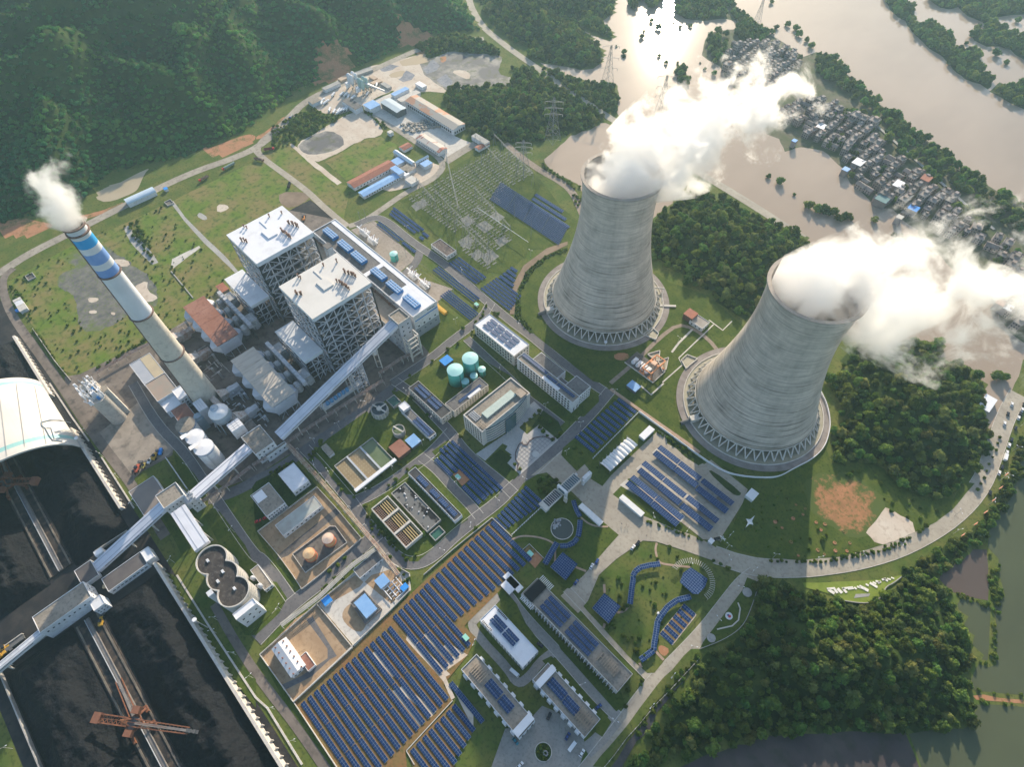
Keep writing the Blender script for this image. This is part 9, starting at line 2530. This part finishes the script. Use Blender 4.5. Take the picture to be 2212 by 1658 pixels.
 # trucks and loaders
def truck(label,rc_,x,y,q2,cm,bm_,tanker=False,L=9,group=None,loader=False,s=1.0):
 p=t(rc_,x,y);q=t(rc_,*q2);a=math.atan2(q[1]-p[1],q[0]-p[0])
 e=thing('truck' if not loader else 'wheel_loader',label,'truck' if not loader else 'loader',(0,0,0),group)
 if loader:
  build('body',MB().box(-3.4,0,-1.2,1.2,.9,2.3).box(.1,2,-.9,.9,.9,1.7),cm,e);build('cab',MB().box(-1.6,-.1,-.8,.8,2.31,3.5),GLASS,e)
  build('bucket',MB().box(3.2,4.6,-1.5,1.5,.2,1.3).box(2,3.2,-.7,-.4,.9,1.3).box(2,3.2,.4,.7,.9,1.3),DSTEEL,e);xs=(-2.4,1.2);rw=.8
 else:
  build('cab',MB().box(L/2-2.2,L/2,-1.2,1.2,.8,3),cm,e);build('windscreen',MB().box(L/2+.01,L/2+.06,-1.05,1.05,1.9,2.8),GLASS,e)
  if tanker:build('tank_body',MB().tube((-L/2,0,2.3),(L/2-2.5,0,2.3),1.3,14).box(-L/2,L/2-2.3,-.9,.9,.8,1.2),bm_,e)
  else:build('cargo_box',MB().box(-L/2,L/2-2.4,-1.25,-1.15,1,2.9).box(-L/2,L/2-2.4,1.15,1.25,1,2.9).box(-L/2,L/2-2.4,-1.15,1.15,1,2.2),bm_,e)
  xs=(-L*.36,-L*.22,L*.32);rw=.5
 for X in xs:
  for sy in(-1.15,1.15):build('wheel',MB().tube((X,sy-.25,rw),(X,sy+.25,rw),rw,10),TYRE,e)
 e.location=(p[0],p[1],LAYER[0]);e.rotation_euler=(0,0,a);e.scale=(s,s,s)
 return e
BR=mat('brown_truck_box',(0.2,0.1,0.07),(.28,.2,.15),.5,.8)
truck('red dump truck with a rusty box on the perimeter road',0,1765,1555,(1735,1572),REDP,BR,L=13);truck('long green tanker truck with a red cab on the perimeter road',0,1980,1450,(1935,1475),REDP,mat('grey_green_tank',(0.3,0.36,0.32)),True,18)
truck('red truck turning at the field road corner',1,118,1300,(160,1295),REDP,mat('dark_red_box',(0.2,0.04,0.05)),L=13);truck('blue cab truck on the narrow bend of the perimeter road',1,308,1020,(290,1040),CARBLUE,LCONC,L=9)
truck('black heap laden truck parked by the dirt patch',1,290,1610,(300,1580),CARBLACK,BLACK,L=9);truck('brown lorries cluster at the field road head',1,30,1390,(70,1400),BR,BR,L=14)
truck('red loader with its arm up on the tracked concrete apron',20,1200,735,(1215,700),mat('machine_red',(.5,.12,.07)),None,loader=True,s=1.4);truck('dark loader beside the red one on the tracked apron',20,1170,765,(1185,730),BR,None,loader=True)
truck('yellow green loader third in the line on the tracked apron',20,1255,712,(1270,680),mat('machine_olive',(.4,.33,.1)),None,loader=True);truck('white loader in the middle of the line on the tracked apron',20,1305,672,(1320,640),CARW,None,loader=True)
truck('yellow brown loader near the blue cab on the tracked apron',20,1350,632,(1365,600),YELLOW,None,loader=True,s=1.3);truck('blue cab truck at the end of the line on the tracked apron',20,1398,600,(1405,575),TARP,TARP,L=6)
truck('yellow bulldozer working beside the lower stacker rail',30,888,395,(890,350),YELLOW,None,loader=True,s=1.25);truck('yellow loader outside the lower coal yard, nearer the frame edge',30,35,690,(60,670),YELLOW,None,loader=True,s=1.4);truck('yellow loader outside the lower coal yard, farther from the frame edge',30,65,625,(90,610),YELLOW,None,loader=True,s=1.2)
truck('sand coloured bulldozer beside the dark roofed shed',30,935,70,(945,30),mat('sandy_paint',(.5,.42,.28)),None,loader=True,s=1.3);truck('orange excavator by the boiler coal store',11,415,235,(420,200),mat('machine_orange',(.7,.28,.08)),None,loader=True,s=1.3)
mx=None
for i,(x,y)in enumerate(((670,830),(745,825),(780,830),(800,850),(840,855),(800,760),(880,800),(500,895),(530,885),(580,880),(600,900),(570,900),(615,890),(720,965),(745,962),(770,955),(790,950),(680,975),(640,960),(715,985),(965,820),(1045,745))):
 p=t(1,x,y)
 if mx is None:mx=truck('white concrete mixer truck parked in the concrete works',1,x,y,(x+10,y-12),CARW,CARW,True,9,'concrete mixer trucks')
 else:dup_thing(mx,(p[0],p[1],.5),mx.rotation_euler.z+random.uniform(-.3,.3))
 # ================================================================ lamps, flags, people, steel pole fence
lp=None
def lamp_proto():
 e=thing('street_lamp','slim pale street lamp beside a plant road','street lamp',(0,0,0),'street lamps')
 build('pole',MB().tube((0,0,0),(0,0,9),.14,5,r2=.09),LCONC,e);build('lamp_arm',MB().tube((0,0,9),(1.8,0,9.4),.08,4).tube((0,0,9),(-1.8,0,9.4),.08,4),LCONC,e)
 build('lamp_head',MB().box(1.4,2.4,-.2,.2,9.41,9.6).box(-2.4,-1.4,-.2,.2,9.41,9.6),WHITEB,e)
 return e
for rc_,lst in((21,[(1300,100),(1530,320),(720,385),(640,790),(950,945),(1180,750),(1440,540),(1620,1470),(1860,1260),(2090,1040),(940,200),(510,520),(1740,880),(520,730),(1560,690)]),(22,[(590,380),(290,220),(470,620),(110,860),(1210,1180),(1500,1300),(1850,1430),(1870,1335),(1855,1540),(880,100),(2070,1640),(1530,1570)]),
 (23,[(40,1510),(415,1535),(790,1510),(1120,1420),(1610,1145),(2000,840),(2110,590),(2180,370),(2030,830),(1900,1050),(1600,1300)]),(32,[(1950,130),(1760,400),(1550,640),(1370,890),(1190,1150),(880,1270),(600,960)]),(31,[(220,300),(160,1160),(345,1440),(40,140),(1890,605)]),
 (30,[(1880,390),(2040,690),(1870,500),(110,1500),(2190,890)]),(20,[(760,440),(900,640),(1030,820),(1180,1060),(1890,1100),(2030,1290),(1510,1550),(1640,740)]),(11,[(1780,720),(1310,350),(1730,1150),(2110,1560),(560,1350)]),(12,[(60,1180),(1430,1310),(160,560)])):
 for(x,y)in lst:
  p=t(rc_,x,y)
  if lp is None:lp=lamp_proto();lp.location=p
  else:dup_thing(lp,p,random.uniform(0,3))
for(rc_,x,y,l_)in((30,1800,455,'tall floodlight mast with a round head beside the lower coal yard wall'),(20,795,585,'tall floodlight mast beside the barrel roof corner'),(12,805,1330,'white stub mast on the apron of the nearer cooling tower')):
 p=t(rc_,x,y);e=thing('floodlight_mast',l_,'floodlight',p,None)
 hh=22 if rc_!=12 else 5
 build('pole',MB().tube(p,(p[0],p[1],hh),.35,6,r2=.18),LCONC,e);build('lamp_head',MB().cyl(p[0],p[1],hh+.01,hh+.9,1.5,12),WHITEB,e)
for i,(x,y)in enumerate(((2035,800),(1985,915),(1925,1020),(1855,1125),(1770,1225),(1660,1320))):
 p=t(23,x,y);e=thing('flag',ORD[i]+' red banner from the top along the outer kerb of the curved road','flag',p,'red banners on the curved road')
 build('pole',MB().tube(p,(p[0],p[1],7),.09,4),LCONC,e);build('cloth',MB().box(p[0]-.05,p[0]+.05,p[1],p[1]+2.2,2.6,6.9),mat('faded_red_cloth',(.62,.22,.15),(.66,.36,.26),.5,.8),e)
 # wind turbine on the car park lawn
p=t(22,1800,1370);e=thing('wind_turbine','small white wind turbine with spread blades at the car park exit','wind turbine',p)
build('pole',MB().tube(p,(p[0],p[1],9),.18,6),LCONC,e);k=MB()
for i in range(5):a=i*1.257;k.beam((p[0],p[1]+.6,9),(p[0]+2.6*math.cos(a),p[1]+.6,9+2.6*math.sin(a)),.3,.5)
build('blades',k,WHITEB,e)
k=MB();q=t(22,1722,1362,2.6)
bld('gate_booth','tiny white booth in the car park exit','booth',(q[0]-1.6,q[0]+1.6,q[1]-1.8,q[1]+1.8),2.6,WHITE,WHITEB,0)
# roadside trees in small rows that throw shadows on the access road
for i in range(17):
 u=i/16;x=450+(1180-450)*u;y=1580-160*u**1.3*1.0
 p=t(23,x,1545-150*u**1.4);single_tree('roadside_tree',(p[0],p[1],0),random.uniform(1.0,1.7),'bright','small tree in the row along the inner kerb of the curved access road','tree','row of small trees on the curved road')
for i,(x,y)in enumerate(((1990,470),(1975,520),(1960,580),(1930,640),(1900,700),(1880,760),(1860,820),(1830,870),(1800,920))):
 p=t(23,x+5,y);single_tree('roadside_tree',(p[0],p[1],0),random.uniform(1.1,1.8),'bright','small tree in the row along the inner kerb of the curved access road','tree','row of small trees on the curved road')
 # ================================================================ people standing about on the forecourt junction
SKIN=mat('skin',(0.45,0.28,0.2),rough=.6)
def person_mesh(coat,legm,pose):
 vs_=[(0,0,.95),(0,0,1.2),(0,0,1.42),(0,0,1.52),(0,.01,1.66),
 (.17,0,1.4),(.22,.02,1.12),(.23,.1,.88),(-.17,0,1.4),(-.22,.02,1.12),(-.23,.1*pose,.88),
 (.09,0,.9),(.1,.06*pose,.5),(.1,-.04*pose,.06),(.1,.12,.04),(-.09,0,.9),(-.1,-.05*pose,.5),(-.1,.05*pose,.06),(-.1,.18,.04)]
 es=[(0,1),(1,2),(2,3),(3,4),(2,5),(5,6),(6,7),(2,8),(8,9),(9,10),(0,11),(11,12),(12,13),(13,14),(0,15),(15,16),(16,17),(17,18)]
 rad_=[.15,.14,.15,.06,.1,.07,.05,.04,.07,.05,.04,.09,.065,.045,.04,.09,.065,.045,.04]
 me=bpy.data.meshes.new('person');me.from_pydata(vs_,es,[])
 o=bpy.data.objects.new('person',me);COL.objects.link(o)
 md=o.modifiers.new('skin','SKIN');me.skin_vertices or bpy.ops.object
 return o,rad_
def person_simple(label,p,coat,trouser,a):
 e=MB()
 def ring(pts): # lofted body: list of (x, y, z, rx, ry)
  n=8;o=len(e.v)
  for(x,y,z,rx,ry)in pts:
   for i in range(n):th=2*math.pi*i/n;e.v.append((x+rx*math.cos(th),y+ry*math.sin(th),z))
  for k_ in range(len(pts)-1):
   for i in range(n):j=(i+1)%n;e.f.append((o+k_*n+i,o+k_*n+j,o+(k_+1)*n+j,o+(k_+1)*n+i));e.m.append(MI[0])
  e.f.append(tuple(o+(len(pts)-1)*n+i for i in range(n)));e.m.append(MI[0])
 MI=[1]
 for s_ in(-1,1):ring([(s_*.1,.14,0.0,.05,.13),(s_*.1,.03*s_,.1,.055,.06),(s_*.1,.04*s_,.5,.07,.075),(s_*.09,0,.9,.1,.11)])
 MI[0]=0
 ring([(0,0,.86,.17,.12),(0,0,1.05,.15,.11),(0,0,1.3,.19,.12),(0,0,1.44,.17,.1),(0,0,1.5,.06,.06)])
 for s_ in(-1,1):ring([(s_*.2,0,1.43,.06,.06),(s_*.24,.02,1.15,.045,.05),(s_*.25,.08,.92,.035,.04)])
 MI[0]=2
 for s_ in(-1,1):ring([(s_*.25,.08,.93,.035,.04),(s_*.25,.1,.8,.03,.045)])
 ring([(0,.01,1.5,.05,.05),(0,.01,1.56,.07,.08),(0,.01,1.65,.08,.1),(0,.01,1.7,.075,.09)])
 MI[0]=3
 ring([(0,0,1.66,.084,.104),(0,0,1.75,.07,.09),(0,0,1.79,.02,.03)])
 o=build('person',e,[coat,trouser,SKIN,CARBLACK],None,(0,0,0),smooth=True)
 tag(o,label,'person');o.location=(p[0],p[1],LAYER[0]+.01);o.rotation_euler=(0,0,a)
CO=[CARBLUE,CARW,REDP,MATS['slate_water'],CARBLACK]
for i,(x,y,l_)in enumerate(((945,1218,'person in dark blue standing topmost of the group at the road junction'),(950,1245,'person in white just below the topmost one at the road junction'),(988,1225,'person in red on the right of the group at the road junction'),(1000,1250,'person in slate grey lowest right of the group at the junction'),
 (975,1250,'person in black in the middle of the group at the road junction'),(1160,1320,'person in dark clothes alone by the corner of the park'))):
 person_simple(l_,t(22,x,y),CO[i%5],CARBLACK,i*1.1)
 # planting pits dug in the slope beyond the car park
pit=None
for i,(x,y)in enumerate(((580,1450),(680,1452),(575,1382),(705,1382),(430,1445),(485,1480),(415,1205),(490,1220),(455,1268),(650,1280),(240,1050),(300,1135),(320,1085),(215,1170),(195,1375),(120,1250),(60,1200),(260,1490))):
 p=t(23,x,y)
 if pit is None:
  pit=thing('planting_pit','small ring of red earth dug for a tree on the slope beyond the car park','planting pit',(p[0],p[1],LAYER[0]),'red earth planting pits')
  build('earth_ring',MB().lathe(p[0],p[1],[(1.5,LAYER[0]),(1.1,LAYER[0]+.35),(.6,LAYER[0]+.05),(.01,LAYER[0]+.05)],12),REDEARTH,pit)
 else:dup_thing(pit,(p[0],p[1],LAYER[0]),0,scale=random.uniform(.7,1.15))
 # ================================================================ valley haze: one even box of pale air round camera and ground
hz_=MB().box(-14200,14200,-14200,14200,-1.2,470)
hm=bpy.data.materials.new('pale_air');hm.use_nodes=True
ht=hm.node_tree
for n in list(ht.nodes):
 if n.type!='OUTPUT_MATERIAL':ht.nodes.remove(n)
pv=ht.nodes.new('ShaderNodeVolumePrincipled')
pv.inputs['Color'].default_value=(0.55,0.85,1.0,1)
pv.inputs['Density'].default_value=0.00008
pv.inputs['Anisotropy'].default_value=0.35
ht.links.new(pv.outputs[0],[n for n in ht.nodes if n.type=='OUTPUT_MATERIAL'][0].inputs['Volume'])
ho=build('haze',hz_,hm,loc=(0,0,-1.2))
ho['kind']='stuff';ho['label']='thin pale morning haze over the valley';ho['category']='haze'
